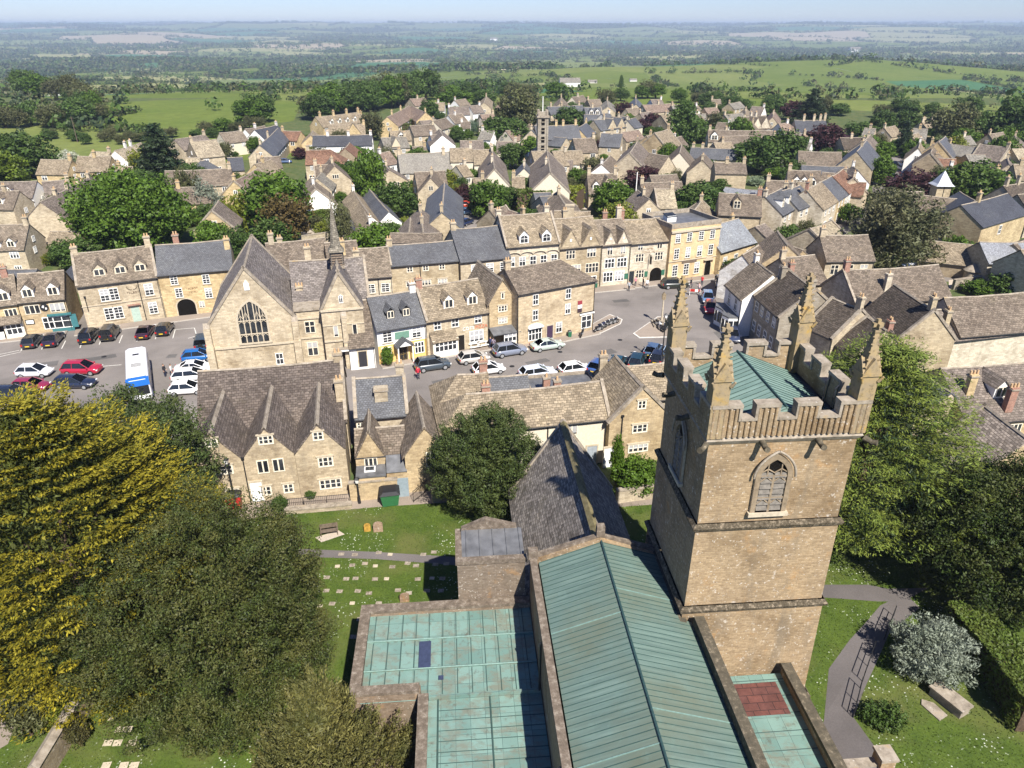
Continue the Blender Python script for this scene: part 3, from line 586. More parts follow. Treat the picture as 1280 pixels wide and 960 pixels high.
def tracery(parent,T,w,h,sp,nl,name='traceried_window',panemat=None,fm=None):
    fm=fm or M['cream']; mb=MB(); P=pointed(w,h,sp); Q=pointed(w+.5,h+.35,sp)
    n=len(P)
    for k in range(n):
        j=(k+1)%n; a,b,c,d=P[k],P[j],Q[j],Q[k]
        mb.face([(d[0],-.14,d[1]),(c[0],-.14,c[1]),(b[0],-.14,b[1]),(a[0],-.14,a[1])][::-1],fm); mb.face([(a[0],-.14,a[1]),(b[0],-.14,b[1]),(b[0],-.01,b[1]),(a[0],-.01,a[1])],fm); mb.face([(d[0],-.14,d[1]),(c[0],-.14,c[1]),(c[0],.0,c[1]),(d[0],.0,d[1])],M['trim'])
    def yat(x):
        x=abs(x); best=sp
        for k in range(1,n//2):
            if P[k][0]>=x>=P[k+1][0] if P[k][0]>P[k+1][0] else False:
                t=(P[k][0]-x)/max(P[k][0]-P[k+1][0],1e-6); best=P[k][1]+t*(P[k+1][1]-P[k][1])
        return best
    for k in range(1,nl):
        x=-w/2+w*k/nl; mb.box(x-.06,-.11,0,x+.06,-.02,yat(x),fm)
    mb.box(-w/2,-.10,sp*.36,w/2,-.03,sp*.36+.12,fm); mb.box(-w/2,-.10,sp*.98,w/2,-.03,sp*.98+.1,fm)
    lw=w/nl
    for k in range(nl):
        x=-w/2+lw*(k+.5)
        for zz in(sp*.36,sp*.98):
            pts=[(x-lw/2+lw*q/6,-.07,zz-.32*abs(q-3)/3*1.0) for q in range(7)]; mb.tube(pts,.04,fm,4)
        for dx in(-lw/4,):
            y=yat(x); 
            if y>sp+.6: mb.tube([(x-lw/2,-.07,sp+.2),(x,-.07,sp+.55*(y-sp)),(x+lw/2,-.07,sp+.2)],.045,fm,4)
            mb.box(x-.03,-.09,sp,x+.03,-.03,y,fm)
    mb.box(-w/2-.35,-.25,-.22,w/2+.35,0,0,M['trim'])
    o=place(name,mb.mesh(name),parent,T); g=MB(); g.face([(x,-.022,z) for x,z in P],panemat or M['glass']); obj('pane',g.mesh('pane'),o); return o
tracery(hall,Matrix.Translation((4.9,0,4.3)),3.2,5.2,2.8,5,fm=M['trim'])
b=MB(); b.prism([(4.6,10.9),(5.2,10.9),(5.2,11.7),(4.9,12.2),(4.6,11.7)],-.08,0,M['white']); put('niche',b,hall)
window(hall,Frame(Matrix.Translation((9.8,1.2,0)),3.2,2,7,8),'F',.5,4.3,1.25,1.6,'cas2'); window(hall,Frame(Matrix.Translation((9.8,1.2,0)),3.2,2,7,8),'F',.5,1.2,1.3,1.9,'cas2')
TF=Frame(Matrix.Translation((13,-.6,0)),5,5,7.9,12)
for s in(.3,.76): window(hall,TF,'F',s,4.2,.6,1.5,'cas')
window(hall,TF,'F',.5,8.6,.4,1.2,'gothic'); add_door(hall,TF,'F',.5,1.2,2.4,(.02,.015,.015)); window(hall,F0,'L',.75,1.0,.9,1.5,'sash2')
b=MB(); b.box(-1.2,-.7,2.7,1.2,0,2.95,M['white']); b.box(-1.3,-.75,2.95,1.3,0,3.05,M['coping']); place('door_canopy',b.mesh('door_canopy'),hall,TF.at('F',.5,0,.7))
# spire on the hall roof
sp=MB(); T=Matrix.Translation((15.6,5.6,0)); sp.T=T; sp.cbox(0,0,11.2,1.75,1.75,.4,M['coping']); sp.cbox(0,0,11.6,1.45,1.45,1.75,M['belfry']); 
for k in range(5):
    for s in(-1,1): sp.slab([(-.65,s*.73,11.8+k*.32),(.65,s*.73,11.8+k*.32),(.65,s*.86,11.65+k*.32),(-.65,s*.86,11.65+k*.32)],.04,M['wood']); sp.slab([(s*.73,-.65,11.8+k*.32),(s*.73,.65,11.8+k*.32),(s*.86,.65,11.65+k*.32),(s*.86,-.65,11.65+k*.32)],.04,M['wood'])
sp.taper(0,0,13.35,2.0,2.0,13.9,1.35,1.35,M['tile'],False); 
A=[(1.35/2*1.05*cos(pi/8+pi/4*k),1.35/2*1.05*sin(pi/8+pi/4*k),13.8) for k in range(8)]
for k in range(8): sp.face([A[k],A[(k+1)%8],(0,0,19.9)],M['tile'])
sp.cyl((0,0,19.8),(0,0,20.7),.04,.02,M['black'],5); put('spire',sp,hall,color=(.24,.215,.17))
chimney(hr,F1,.25,1.0,2.2); chimney(hr,F1,.9,2.5,1.6); chimney(hr,F1,.10,-3.3,-.9,pots=3)
b=MB(); b.cbox(15.5,-.4,12.6,.2,.2,.6,M['coping']); b.cbox(15.5,-.4,13.2,.4,.12,.14,M['coping']); put('finial',b,hall)
BUILT.append((Vector((-28,86)),'hall',16))
# ------------------------------------------------------------------ island row
r,fr,ro,wa=house_w('low white cottage with a brown roof and black door, beside the white shop',(-20.2,82.3),(-17.2,83.1),W=9,ze=3.3,zr=7.6,wc='white',wall='render',rc='brown',name='cottage')
add_door(r,Frame(Matrix.Identity(4),3.1,8,3,5),'F',.5,1.0,2.1,(.03,.03,.035),.35)
r,fr,ro,wa=house_w('white and yellow shop with a slate roof, two black dormers and a gabled porch',(-16.9,83.9),(-11.1,86.6),W=7.2,ze=4.9,zr=8.0,wc='white',wall='render',roof='slate',rc='slate',ch=[(1,0,1.0)],dorm=[(.34,1.1,1.0,5.7,'cas2'),(.66,1.1,1.0,5.7,'cas2')],dwall='black',win=[('F',2.9,[.2,.8],1.2,1.5,'sash4'),],name='shop_house')
for q in(.16,.84): window(r,fr,'F',q,.7,1.3,1.6,'shop3',.06)
b=MB(); b.box(-3.2,-.05,0,3.2,-.002,2.55,M['door']); place('shopfront',b.mesh('shopfront'),r,fr.at('F',.5,0),color=(.62,.42,.15))
b=MB(); b.box(-.95,-.09,3.15,.95,-.0,4.05,M['door']); place('sign_board',b.mesh('sign_board'),r,fr.at('F',.5,0),color=(.13,.24,.18))
b=MB(); b.prism([(-1.1,2.5),(1.1,2.5),(0,3.3)],-1.3,-.1,M['white']); 
for s in(-1,1):
    b.slab([(s*1.25,-1.45,2.42),(s*1.25,-.02,2.42),(0,-.02,3.42),(0,-1.45,3.42)],.1,M['slate']); b.cyl((s*.95,-1.2,0),(s*.95,-1.2,2.5),.09,.09,M['white'],8)
place('porch',b.mesh('porch'),r,fr.at('F',.5,0),color=RC['slate']); add_door(r,fr,'F',.5,1.1,2.1,(.02,.02,.02))
r,fr,ro,wa=house_w('pale stone cafe with a mossy stone roof, white dormers and red lettering on its front',(-11.0,86.6),(-3.1,90.2),W=7.4,ze=5.1,zr=8.4,wc='cream',rc='tan',cop='L',ch=[(.0,0,1.1,dict(mat=M['brick']))],dorm=[(.40,1.4,1.2,5.9,'cas2'),(.78,1.4,1.2,5.9,'cas2')],win=[('F',3.5,[.17,.45,.82],1.0,1.15,'sash2'),('F',.9,[.79],2.0,1.6,'shop3')],name='cafe',cat='cafe')
porch_roof(r,fr,.24,3.6,1.5,2.3,1.0,'tile',RC['tan']); b=MB(); b.box(-1.75,-1.3,0,1.75,-.01,.9,M['cream']); b.box(-1.75,-1.3,.9,-1.5,-.01,2.5,M['cream']); b.box(1.5,-1.3,.9,1.75,-.01,2.5,M['cream']); place('bay',b.mesh('bay'),r,fr.at('F',.24,0)); window(r,fr,'F',.24,.9,3.0,1.4,'shop5',1.25)
add_door(r,fr,'F',.53,1.0,2.2,(.015,.012,.01)); text(r,'COTS',fr.at('F',.66,2.95,.03),.62,(.62,.68,.70)); text(r,'PIZZA',fr.at('F',.875,2.95,.03),.62,(.52,.14,.07))
r,fr,ro,wa=house_w('tall narrow stone gable house with mullion windows above an open grey shop porch',(-3.0,90.1),(.5,91.6),W=9,ze=6.2,zr=9.2,axis='y',wc='honey',rc='tile',name='gabled_house')
FF=Frame(Matrix.Identity(4),3.8,9,6,9); 
for z,w,n in((6.4,.5,'mull'),(4.6,1.35,'mull3'),(2.9,1.35,'mull3')): window(r,FF,'F',.5,z,w,.95,n)
b=MB(); b.slab([(-2.0,-1.7,2.1),(2.0,-1.7,2.1),(2.0,0,2.6),(-2.0,0,2.6)],.12,M['lead']); b.box(-1.95,-1.55,0,-1.8,-.02,2.15,M['black']); b.box(1.8,-1.55,0,1.95,-.02,2.15,M['white']); b.box(-.3,-1.55,0,1.8,-1.45,.8,M['cream']); place('shop_porch',b.mesh('shop_porch'),r,FF.at('F',.5,0)); window(r,FF,'F',.62,.8,1.8,1.2,'shop3',1.5)
r,fr,ro,wa=house_w('big square stone corner house with a hipped dark roof, facing the parked motorcycles',(.75,89.85),(11.5,95.6),W=7.4,ze=7.6,zr=9.9,wc=(.50,.41,.28),rc='brown',hip='R',ch=[(.02,0,1.0)],win=[('F',5.5,[.22,.64],.85,1.45,'sash2'),('F',3.3,[.22,.64],.85,1.45,'sash2'),('F',.8,[.53],1.0,1.5,'sash2'),('F',.4,[.22],2.1,1.7,'shop4'),('F',.6,[.9],1.7,1.9,'shop2')],name='corner_house')
add_door(r,fr,'F',.41,.95,2.1,(.05,.03,.06)); pipe(r,fr,'F',.0,0,7.3)
b=MB(); b.prism([(-1.15,2.3),(1.15,2.3)]+[(1.15*cos(a),2.3+.55*sin(a)) for a in [pi*k/8 for k in range(1,8)]],-.5,0,M['white']); place('shop_awning',b.mesh('shop_awning'),r,fr.at('F',.22,0))
for z,c in((4.35,(.25,.04,.05)),(3.75,(.75,.72,.7)),(3.2,(.05,.03,.04))):
    b=MB(); b.box(-.35,-.1,z,.35,0,z+.5,M['door']); place('sign_panel',b.mesh('sign_panel'),r,fr.at('F',.8,0),color=c)
b=MB(); b.box(-1.2,-.2,2.7,1.2,0,2.95,M['white']); b.box(-1.2,-.21,2.95,1.2,0,3.02,M['black']); place('shop_fascia',b.mesh('shop_fascia'),r,fr.at('F',.9,0))
# ------------------------------------------------------------------ nearest row, north of the churchyard
r,fr,ro,wa=house_w('long stone house of three steep front gables under one dark roof, behind the churchyard railings',(-28.1,53.2),(-14.9,56.0),back=5.0,W=9.6,ze=5.1,zr=9.2,wc=(.44,.365,.255),rc=(.128,.105,.09),cop='R',ch=[(.98,-3.2,1.2),(.995,0,.6)],name='gabled_house')
GW={0:[(6.3,[.5],1.1,.85,'mull2'),(3.4,[.62],1.6,1.0,'mull3'),(.9,[.7],1.2,1.0,'mull2')],1:[(6.0,[.5],1.3,.95,'mull3'),(3.1,[.36,.66],1.0,1.35,'cas2'),(.7,[.34,.78],.95,1.05,'mull2')],2:[(6.0,[.5],.95,.95,'mull2'),(3.2,[.58],1.35,1.1,'mull3'),(.8,[.62],2.0,1.1,'mull4')]}
for k in range(3): front_gable(r,fr,2.25+4.45*k,4.4,5.0,7.75,8.2,'stone','tile',(.145,.12,.104),y0=-5.1 if k<2 else -5.35,cop=False,win=GW[k],zb=0)
f2=Frame(Matrix.Translation((0,-5.12,0)),fr.L,9,5,9); pipe(r,f2,'F',.335,0,4.8); pipe(r,f2,'F',.67,0,4.8); add_door(r,f2,'F',.385,1.0,2.1,(.75,.75,.75),.15)
b=MB(); b.box(-.3,-.05,0,.3,.5,.9,M['white']); place('skylight',b.mesh('skylight'),ro,Matrix.Translation((6.7,1.2,6.0)))
r,fr,ro,wa=house_w('small stone house with blue slates and one tall square chimney on its front slope',(-15.0,60.6),(-10.1,61.5),W=6.4,ze=5.4,zr=7.9,wc='stone',roof='slate',rc='slate',cop='LR',ch=[(.52,-1.7,.4,dict(wx=1.25,wy=.9,pots=0)),(.98,1.5,1.4)],win=[('F',4.0,[.12],1.1,.8,'mull3')])
r,fr,ro,wa=house_w('little stone outbuilding with a pointed gable, lead lean-to and flat grey extension',(-14.4,56.7),(-9.9,57.4),W=4.2,ze=3.6,zr=5.1,wc='honey',rc='brown',name='outbuilding')
front_gable(r,fr,1.35,2.7,3.55,6.2,4.0,'stone','tile',RC['brown'],y0=-.3,win=[(2.3,[.5],1.2,1.0,'cas3')],zb=0)
b=MB(); b.slab([(2.75,-1.9,2.5),(4.6,-1.9,2.5),(4.6,.1,3.6),(2.75,.1,3.6)],.1,M['lead']); b.box(2.75,-1.8,0,4.5,-.05,2.4,M['stone'])
put('lean_to',b,r); b=MB(); b.box(.1,-2.1,0,2.6,-.05,2.35,M['ashlar']); b.box(0,-2.2,2.35,2.7,-.05,2.5,M['lead']); b.box(.75,-1.5,2.5,1.75,-.7,2.62,M['white']); b.box(.85,-1.4,2.62,1.65,-.8,2.64,M['glass']); put('extension',b,r)
wl=thing('garden_wall','low stone wall with a pale blue door in front of the little gabled outbuilding','wall',(-14.7,54.35,0),radians(8.5),None,WC['honey'])
b=MB(); b.box(0,0,0,4.3,.35,1.9,M['stone'],False); b.box(-.05,-.05,1.9,4.35,.4,2.02,M['coping']); put('masonry',b,wl); b=MB(); b.box(4.3,.05,0,5.3,.15,2.0,M['door']); put('door',b,wl,color=(.22,.27,.3))
r,fr,ro,wa=house_w('stone cottage end gable with a white window, half hidden by the round yew',(-9.7,55.7),(-6.0,56.5),W=7.0,ze=4.2,zr=6.9,axis='y',wc='honey',rc='brown',name='cottage')
window(r,Frame(Matrix.Identity(4),3.7,7,4,6),'F',.62,2.6,.8,1.6,'cas2')
r,fr,ro,wa=house_w('long whitewashed house with a brown stone roof behind the round yew',(-6.4,57.6),(9.4,61.0),W=5.6,ze=5.3,zr=7.7,wc='pale',wall='render',rc='tan',hip='L',cop='R',win=[('F',3.6,[.75],1.7,1.1,'cas3'),('F',2.4,[.75],1.7,.9,'cas3'),('F',.8,[.77],1.2,1.1,'cas2')],ch=[(.3,1.5,.9,dict(mat=M['brick']))])
add_door(r,fr,'F',.9,1.0,2.1,(.28,.31,.34)); pipe(r,fr,'F',.62,1,5)
r,fr,ro,wa=house_w('stone roofed house in front of the parked silver saloon, brick stack on its ridge',(-7.5,62.8),(-2.0,63.8),W=5.5,ze=5.0,zr=7.3,wc='stone',rc='tan',hip='L',ch=[(.97,.3,1.4,dict(mat=M['brick']))])
r,fr,ro,wa=house_w('blue slate roofed low range with a brick stack, between the two tan roofs',(-2.0,63.9),(2.0,64.6),W=5,ze=4.7,zr=6.8,wc='stone',roof='slate',rc='slate')
r,fr,ro,wa=house_w('flat roofed dark building with lead edge and two red brick chimneys',(2.1,64.6),(9.4,66.0),W=5.2,ze=5.0,zr=.35,roof='lead',rc='dslate',wc='stone',flat=True)
for x,y in((1.7,1.4),(2.6,.5)):
    b=MB(); b.cbox(x,y,4.5,.7,.6,2.2,M['brick']); b.cbox(x,y,6.7,.85,.75,.15,M['coping']); b.cyl((x,y,6.85),(x,y,7.25),.14,.11,M['pot'],8); put('chimney',b,ro)
b=MB(); b.prism([(6.0,5),(7.2,5),(6.6,6.2)],.2,.5,M['white']); put('gablet',b,ro)
r,fr,ro,wa=house_w('stone gable house with three rows of white mullion windows beside the church tower',(9.3,60.1),(15.4,61.5),W=7.5,ze=5.2,zr=8.5,axis='y',wc='honey',rc='tan',cop='L',name='gabled_house')
G3=Frame(Matrix.Identity(4),6.25,7.5,5,8)
for z,w,n in((6.1,.9,'mull2'),(3.5,1.6,'mull3'),(1.3,2.1,'mull4')): window(r,G3,'F',.5,z,w,1.0,n)
pipe(r,G3,'F',.2,0,5.5); add_door(r,G3,'F',.03,1.1,2.2,(.72,.72,.7))
house_w('tan roofed house behind the stone gable with white mullions, brick stack at its end',(9.6,65.2),(18.5,66.8),W=6.2,ze=4.6,zr=7.0,wc='stone',rc='tan',ch=[(.02,0,1.5)])
# ------------------------------------------------------------------ street on the east side
def street(label,y0,y1,x,**k):
    a=(x+.0,y0); 
    ang=radians(-85.6); 
    return house_w(label,(x-(y0-90)*.077,y0),(x-(y1-90)*.077,y1),**k)
r,fr,ro,wa=street('white walled shop house with a stone roof above the long curved bay shopfront',99.8,93.3,31.6,W=7.5,ze=5.6,zr=9.0,wc='white',wall='render',rc='tile',ch=[(.02,0,1.0),(.9,1.5,1.6)],win=[('F',3.2,[.3,.7],.9,1.7,'sash2')],name='shop_house')
b=MB(); 
P=[(.3,-1.2),(1.5,-1.7),(2.7,-1.3),(3.6,-1.25),(4.9,-1.9),(6.2,-1.4),(6.3,0),(.3,0)]
b.plate(P,2.55,2.75,M['lead'])
for a,c in zip(P[:6],P[1:7]):
    dx,dy=c[0]-a[0],c[1]-a[1]; L_=hypot(dx,dy); n=max(1,int(L_/.6))
    b.face([(a[0],a[1],0),(c[0],c[1],0),(c[0],c[1],.6),(a[0],a[1],.6)],M['white']); b.face([(a[0],a[1],2.2),(c[0],c[1],2.2),(c[0],c[1],2.56),(a[0],a[1],2.56)],M['white']); b.face([(a[0],a[1]+.03,.6),(c[0],c[1]+.03,.6),(c[0],c[1]+.03,2.2),(a[0],a[1]+.03,2.2)],M['glass'])
    for q in range(n+1): x=a[0]+dx*q/n; y=a[1]+dy*q/n; b.cbox(x,y,.6,.1,.1,1.6,M['white'])
put('bay_shopfront',b,r)
r,fr,ro,wa=street('dark stone house with a big lichened roof and shaded front, behind the tower pinnacle',93.2,85.0,33.2,W=8.2,ze=6.2,zr=9.6,wc='grey',rc='dark',cop='LR',ch=[(.98,-.5,1.6),(.02,-1,1.3)],win=[('F',4.2,[.14,.36,.6,.84],.95,1.4,'sash2'),('F',1.4,[.14,.36,.6,.84],.95,1.5,'sash2'),('R',4.0,[.3,.7],.9,1.4,'sash2'),('R',1.5,[.3,.7],.9,1.4,'sash2')])
house('brown roofed building with a plain gable just behind the dark corner house',(975,322),(1018,318),'ridge',W=8,ze=5,zr=8,wc='cream',rc='brown',auto=5,ch=[(.0,0,1.2),(.05,-2.4,1.2,dict(mat=M['brick']))])
r,fr,ro,wa=house('black slate roofed house hidden up to its eaves by the cedar',(1040,372),(1077,386.5),'ridge',W=7.6,ze=5.6,zr=8.6,wc='cream',rc='dark',cop='LR',ch=[(.95,0,1.5)],win=[('B',3.2,[.4],.9,1.3,'sash2')])
house('dark tiled wing with a pale verge next to the black roofed house above the cedar',(1084,395),(1108,412),'ridge',W=7,ze=4.8,zr=7.8,wc='cream',rc='dark',cop='L')
r,fr,ro,wa=house('stone cottage with three tall white windows, in front of the big grey-green tree',(1033,325),(1094,324),z=5.6,W=7.4,ze=5.6,zr=8.6,wc='cream',rc='brown',win=[('F',3.2,[.2,.5,.8],1.3,1.6,'cas2')],ch=[(.02,0,1.2)])
r,fr,ro,wa=house('long house with a wide brown roof, red brick stack and two white barred windows',(1069,379),(1190,370.5),z=5.2,W=8,ze=5.2,zr=8.6,wc='pale',rc='brown',cop='L',ch=[(.03,0,1.5,dict(mat=M['brick'])),(.36,-2.6,1.6,dict(pots=1))],win=[('F',2.9,[.62,.83],1.4,1.6,'cas3')])
r,fr,ro,wa=house_w('massive blank stone gable with a black-brown roof and a stone stack, facing the cedar',(46.6,80.6),(53.6,80.8),W=9.5,ze=5.0,zr=8.7,axis='y',wc='buff',rc='dark',cop='L',ch=[(.08,0,1.4),(.2,-3,1.5)])
house_w('stone lean-to shed with a brick stack against the massive blank gable',(43.9,79.5),(46.4,79.6),W=5,ze=4.2,zr=6.4,axis='y',wc='buff',rc='dark',ch=[(.2,0,1.0,dict(mat=M['brick']))])
house('very long stone barn with a brown roof, uphill of the yard with the parked cars',(1180,372),(1300,363),'ridge',W=8,ze=5.0,zr=8.4,wc='pale',rc='brown')
house('long low barn with a pale sunlit stone wall, beside the massive blank gable',(1192,424),(1300,413),z=4.5,W=7.5,ze=4.5,zr=7.0,wc='pale',rc='mauve')
r,fr,ro,wa=house('brown roofed house with two dormers and tall yellow chimney pots at the frame edge',(1176,460),(1300,451),'ridge',W=10,ze=4.6,zr=8.0,wc='yellow',rc='mauve',ch=[(.15,-2.4,1.5,dict(pots=3)),(.43,-4.2,1.6,dict(pots=3,mat=M['brick']))],dorm=[(.42,1.5,1.2,5.9,'cas2'),(.85,1.5,1.2,5.9,'cas2')],win=[('F',2.6,[.5,.75],1.4,1.3,'cas3')])
house('dark slate roofed cottage half covered by the cedar, next to the yellow pots',(1148,462),(1190,490),'ridge',W=6.5,ze=4.2,zr=6.8,wc='cream',roof='slate',rc='slate')
r,fr,ro,wa=house('large old stone slate roof with a mossy verge, over the dark evergreen',(1231,506),(1287,549),'ridge',W=8.4,ze=3.4,zr=7.6,wc='honey',roof='bigtile',rc=(.36,.30,.245),cop='L')
# ------------------------------------------------------------------ the rest of the town, every house by its ridge
_sd=[0]
def H(label,u1,v1,u2,v2,rc='tile',wc='cream',zr=8.2,ze=5.0,W=7.5,roof=None,**k):
    W*=.88; zr*=.9; ze*=.88; k['dorm']=[(a,b*.95,c*.95,d*.9,e) for a,b,c,d,e in [tuple(q)+(('cas2',) if len(q)==4 else ()) for q in k.get('dorm',())]]
    _sd[0]+=1; rf=roof or('slate' if rc in('slate','dslate','lead') else 'tile')
    k.setdefault('auto',_sd[0]); k.setdefault('ch',[((.03,.97,.5)[_sd[0]%3],0,1.2)])
    if wc=='white' or wc=='pale': k.setdefault('wall','render')
    return house(label,(u1,v1),(u2,v2),'ridge',W=W,ze=ze,zr=zr,roof=rf,rc=rc,wc=wc,**k)
def D(n,w=1.5,h=1.2,z=5.6,a=.15,b=.85): return [(a+(b-a)*(k+.5)/n,w,h,z,'cas2') for k in range(n)]
# west edge
H('yellow stone house with a plain tan roof, beside the dark round western tree',51,199,89.5,199.5,'tan','yellow')
H('yellow stone house with a plain tan roof, beside the tall dark conifer',97,195,139,195,'tan','yellow',8.6,5.2)
H('tan roofed low wing joining the yellow houses to the tall dark conifer',147,208,166,208,'tan','yellow',6,3.6,6)
H('pale tan roof with two skylights behind the yellow houses',115,189,138,190,'pale','cream',7.5,5)
H('cottage with pale roof and two white stacks at the foot of the buttercup field',143,188,176,178,'pale','white',8,4.5,8,ch=[(.4,0,1.6),(.6,0,1.6)])
H('long brown terrace roof with a small white dormer at the far west edge',-30,227,46,226,'mauve','white',8,5,8,dorm=[(.6,1.3,1.1,5.6)])
H('brown terrace roof between the yellow houses and the stepped terrace',52,227,86,224,'mauve','cream',8,5,7)
H('brown cottage with one white dormer beside the white van',-12,238,24,238.5,'brown','cream',8,4.8,7.5,dorm=[(.48,1.7,1.3,5.5)])
r,fr,ro,wa=H('stepped terrace with a broad stone end gable and a row of white dormers',50,252,113,220,'mauve','cream',10.5,6,10.5,ch=[(.27,0,.9),(.5,0,.9),(.73,0,.9),(.95,0,.9)],dorm=D(8,1.6,1.3,6.6),auto=0)
H('brown lean roof tucked under the white dormers of the stepped terrace',68,274,99,259,'tile','stone',6.2,3.6,7,auto=0,ch=[])
H('low tan roofed outbuilding with a skylight, beside the great lime tree',63,289,100,289,'tan','cream',5.5,3.2,7,auto=0,ch=[])
r,fr,ro,wa=H('cream house with two white gablets on its eaves, behind the shop row',-25,281,36,279.5,'tile','cream',9,5.5,8.5,ch=[(.96,0,1.2)],dorm=[(.45,1.4,1.1,5.6),(.75,1.4,1.1,5.6)])
H('grey slate lean roof close behind the yellow shop row',-20,336,46,336,'slate','stone',6.4,5.2,4,auto=0,ch=[])
H('tiny pyramid slate roof beside the brick wall behind the shop row',83,326,87,325,'dslate','stone',5.8,3.0,5,hip='LR',L=5,auto=0,ch=[])
# north-west
r,fr,ro,wa=H('big pale tiled house with a tall cream gable, beside the dark conifer',237,177,270,174,'pale','cream',10.5,6.5,11)
H('mauve roof rising behind the big pale tiled house',217,174,256,168,'mauve','cream',8.5,5.5,8)
H('low pale roof in front of the big pale tiled house',233,197,250,197,'pale','pale',6.5,3.6,6,ch=[])
H('pointed slate roof between the conifer and the long brown barn',243,203,247,202,'slate','cream',6,3.2,6,hip='LR',L=7,auto=0,ch=[])
H('cottage with white end stack, first behind the round hedge in the north west',274,166,302,163,'tile','pale',8,5)
H('white cottage with dark roof above the parked cars in the north west',306,161,331,157,'brown','white',8,5)
H('dark slate roof with two skylights above the long brown barn',284,197,303,196,'dslate','cream',7.5,4.6,8,ch=[])
H('long brown barn roof with four windows under its far end',206,213.5,289,210,'brown','cream',8,4.6,8,auto=9)
r,fr,ro,wa=H('long low brown roof with dark windows behind the great lime tree',181,235,264,232,'brown','yellow',7.6,4.5,8)
H('yellow coped house stepping down behind the two green bushes',292,226,322,210,'pink','yellow',8.5,5,8,cop='LR')
r,fr,ro,wa=H('detached stone house with a maroon roof slope and pale verge near the lime',264,263,273,250,'mauve','honey',9,5,8.5,cop='L',win=[('L',5.2,[.5],1.3,1.0,'cas2'),('L',2.2,[.62],1.3,1.0,'cas2')],auto=0,ch=[])
H('cream yellow cottage gable peeping over the bright round tree',318,205,338,199,'tan','yellow',7.5,4.8,7)
H('small brown roof above the cream yellow cottage gable',321,197,349,195,'brown','cream',7.5,5,7)
r,fr,ro,wa=H('long white cottage row with black solar roof in the north west',318,162,346,156,'dslate','white',8,5,7.5)
H('steep blue slate house running uphill to the white gable',324,181,347,160,'slate','cream',8.5,5,8,ch=[(.05,0,1.2),(.6,1,1.4)])
H('red tiled cottage with solar panels next to the slate house',352,163,376,164,'red','yellow',7.5,4.8,7)
H('small yellow gable beside the purple-leaved tree',388,169,391,163,'tan','yellow',7.4,4.8,7,ch=[])
r,fr,ro,wa=H('long yellow almshouse row with many dormers below the dark woodland',394,146,449,140,'tan','yellow',9,5.5,9,dorm=D(4,1.6,1.3,6),ch=[(.1,0,1.5),(.4,0,1.5),(.7,0,1.5),(.97,0,1.5)])
H('yellow end house of the almshouse row, next to the birch',450,143,462,144,'tan','yellow',8,5,8)
r,fr,ro,wa=H('lower yellow row with a front gable, in front of the almshouses',410,156,456,155,'tan','yellow',8,4.8,8)
front_gable(r,fr,fr.L*.68,5,4.6,8,5,'stone','tile',RC['tan'])
r,fr,ro,wa=H('white terrace with a long black slate roof',391,169,465,168,'dslate','white',8.6,5.8,7.5,ch=[(.25,0,1.2),(.6,0,1.2),(1,0,1.2)])
r,fr,ro,wa=H('long red-brown roofed house with two small dark skylights',383,187,430,186.5,'red','cream',8.6,5.2,9,hip='R')
H('red tiled cross wing joining the white terrace to the long red-brown roof',431,185,437,178,'red','brown',8,5.2,7,ch=[])
r,fr,ro,wa=H('stone house with a tall end gable and paired window, above the spire of the hall',418,207,412,198,'brown','cream',9,5.2,8.5,win=[('L',5.0,[.5],1.6,1.0,'cas3')],auto=0)
H('brown roof joining the tall end gable house to its end stack',392,206,416,205,'brown','cream',8,5,7.5,cop='L')
H('grey coped cottage roof in front of the tall end gable house',396,222,402,214,'grey','cream',7.5,4.4,7)
H('white rendered gable house beside the pale gravel garden',395,236,388,222,'tile','white',8.4,4.6,9,auto=0,cop='L')
H('narrow white cottage with slate and tan roofs, first in the lane behind the spire',441,237,462,268,'tan','white',6,3.6,5.5)
H('slate roofed white cottage in the lane with a long rooflight',462,236,486,264,'slate','white',6,3.6,5.5,ch=[])
H('lowest white cottage of the lane, next to the green hedge and the narrow cream house',456,264,470,293,'tan','white',5.6,3.4,5,auto=0)
# centre
r,fr,ro,wa=H('pinkish tiled terrace climbing beside the far hedge',484,146,511,132,'pink','yellow',8.5,5,9,ch=[(.2,0,1.4),(.6,0,1.4)])
H('yellow gabled house at the top of the pinkish terrace',515,132,532,140,'pink','yellow',8.5,5,9)
H('far mauve house among the trees beyond the pinkish terrace',512,123.5,531,122,'pink','cream',8,5,9,near=False)
H('far brown terrace above the white cottages',560,133.5,586,133,'mauve','white',8,5,8)
H('far grey-brown house at the end of the white cottages',586,132,600,131,'mauve','white',8,5,8)
H('white twin gabled cottage beside the small blue-grey tree',560,144,577,142,'brown','white',7.5,4.6,8,cop='LR')
H('white cottage with slate porch, next to the twin gabled cottage',576,152,588,152,'brown','white',6.5,4.4,7)
H('tan far cottage between the dark trees and white cottages',600,143,617,142,'pink','cream',7.5,4.6,8)
H('small grey roof below the tan far cottage',599,150,610,150,'grey','pale',6.5,4.4,7,ch=[])
H('brown house with pale front, behind the white dormered roof',541,151,557,147,'brown','pale',8,5,8)
H('large brown cross roof with a white gablet, between hedge and white gable',512,157,542,155,'brown','cream',8,4.8,8)
H('mauve low roof under the hedge on the north side',524,151,545,149,'mauve','cream',7,4.6,7,ch=[])
H('tan cottage with a white dormer, behind the grey gabled roof',487,164,512,163,'tan','cream',7.5,4.8,7.5,dorm=[(.5,1.8,1.1,5.4)])
r,fr,ro,wa=H('grey roofed house with one small white gablet',476,172,507,170,'grey','cream',8,5,8)
front_gable(r,fr,fr.L*.45,3,5,7.6,4,'render','tile',RC['grey'])
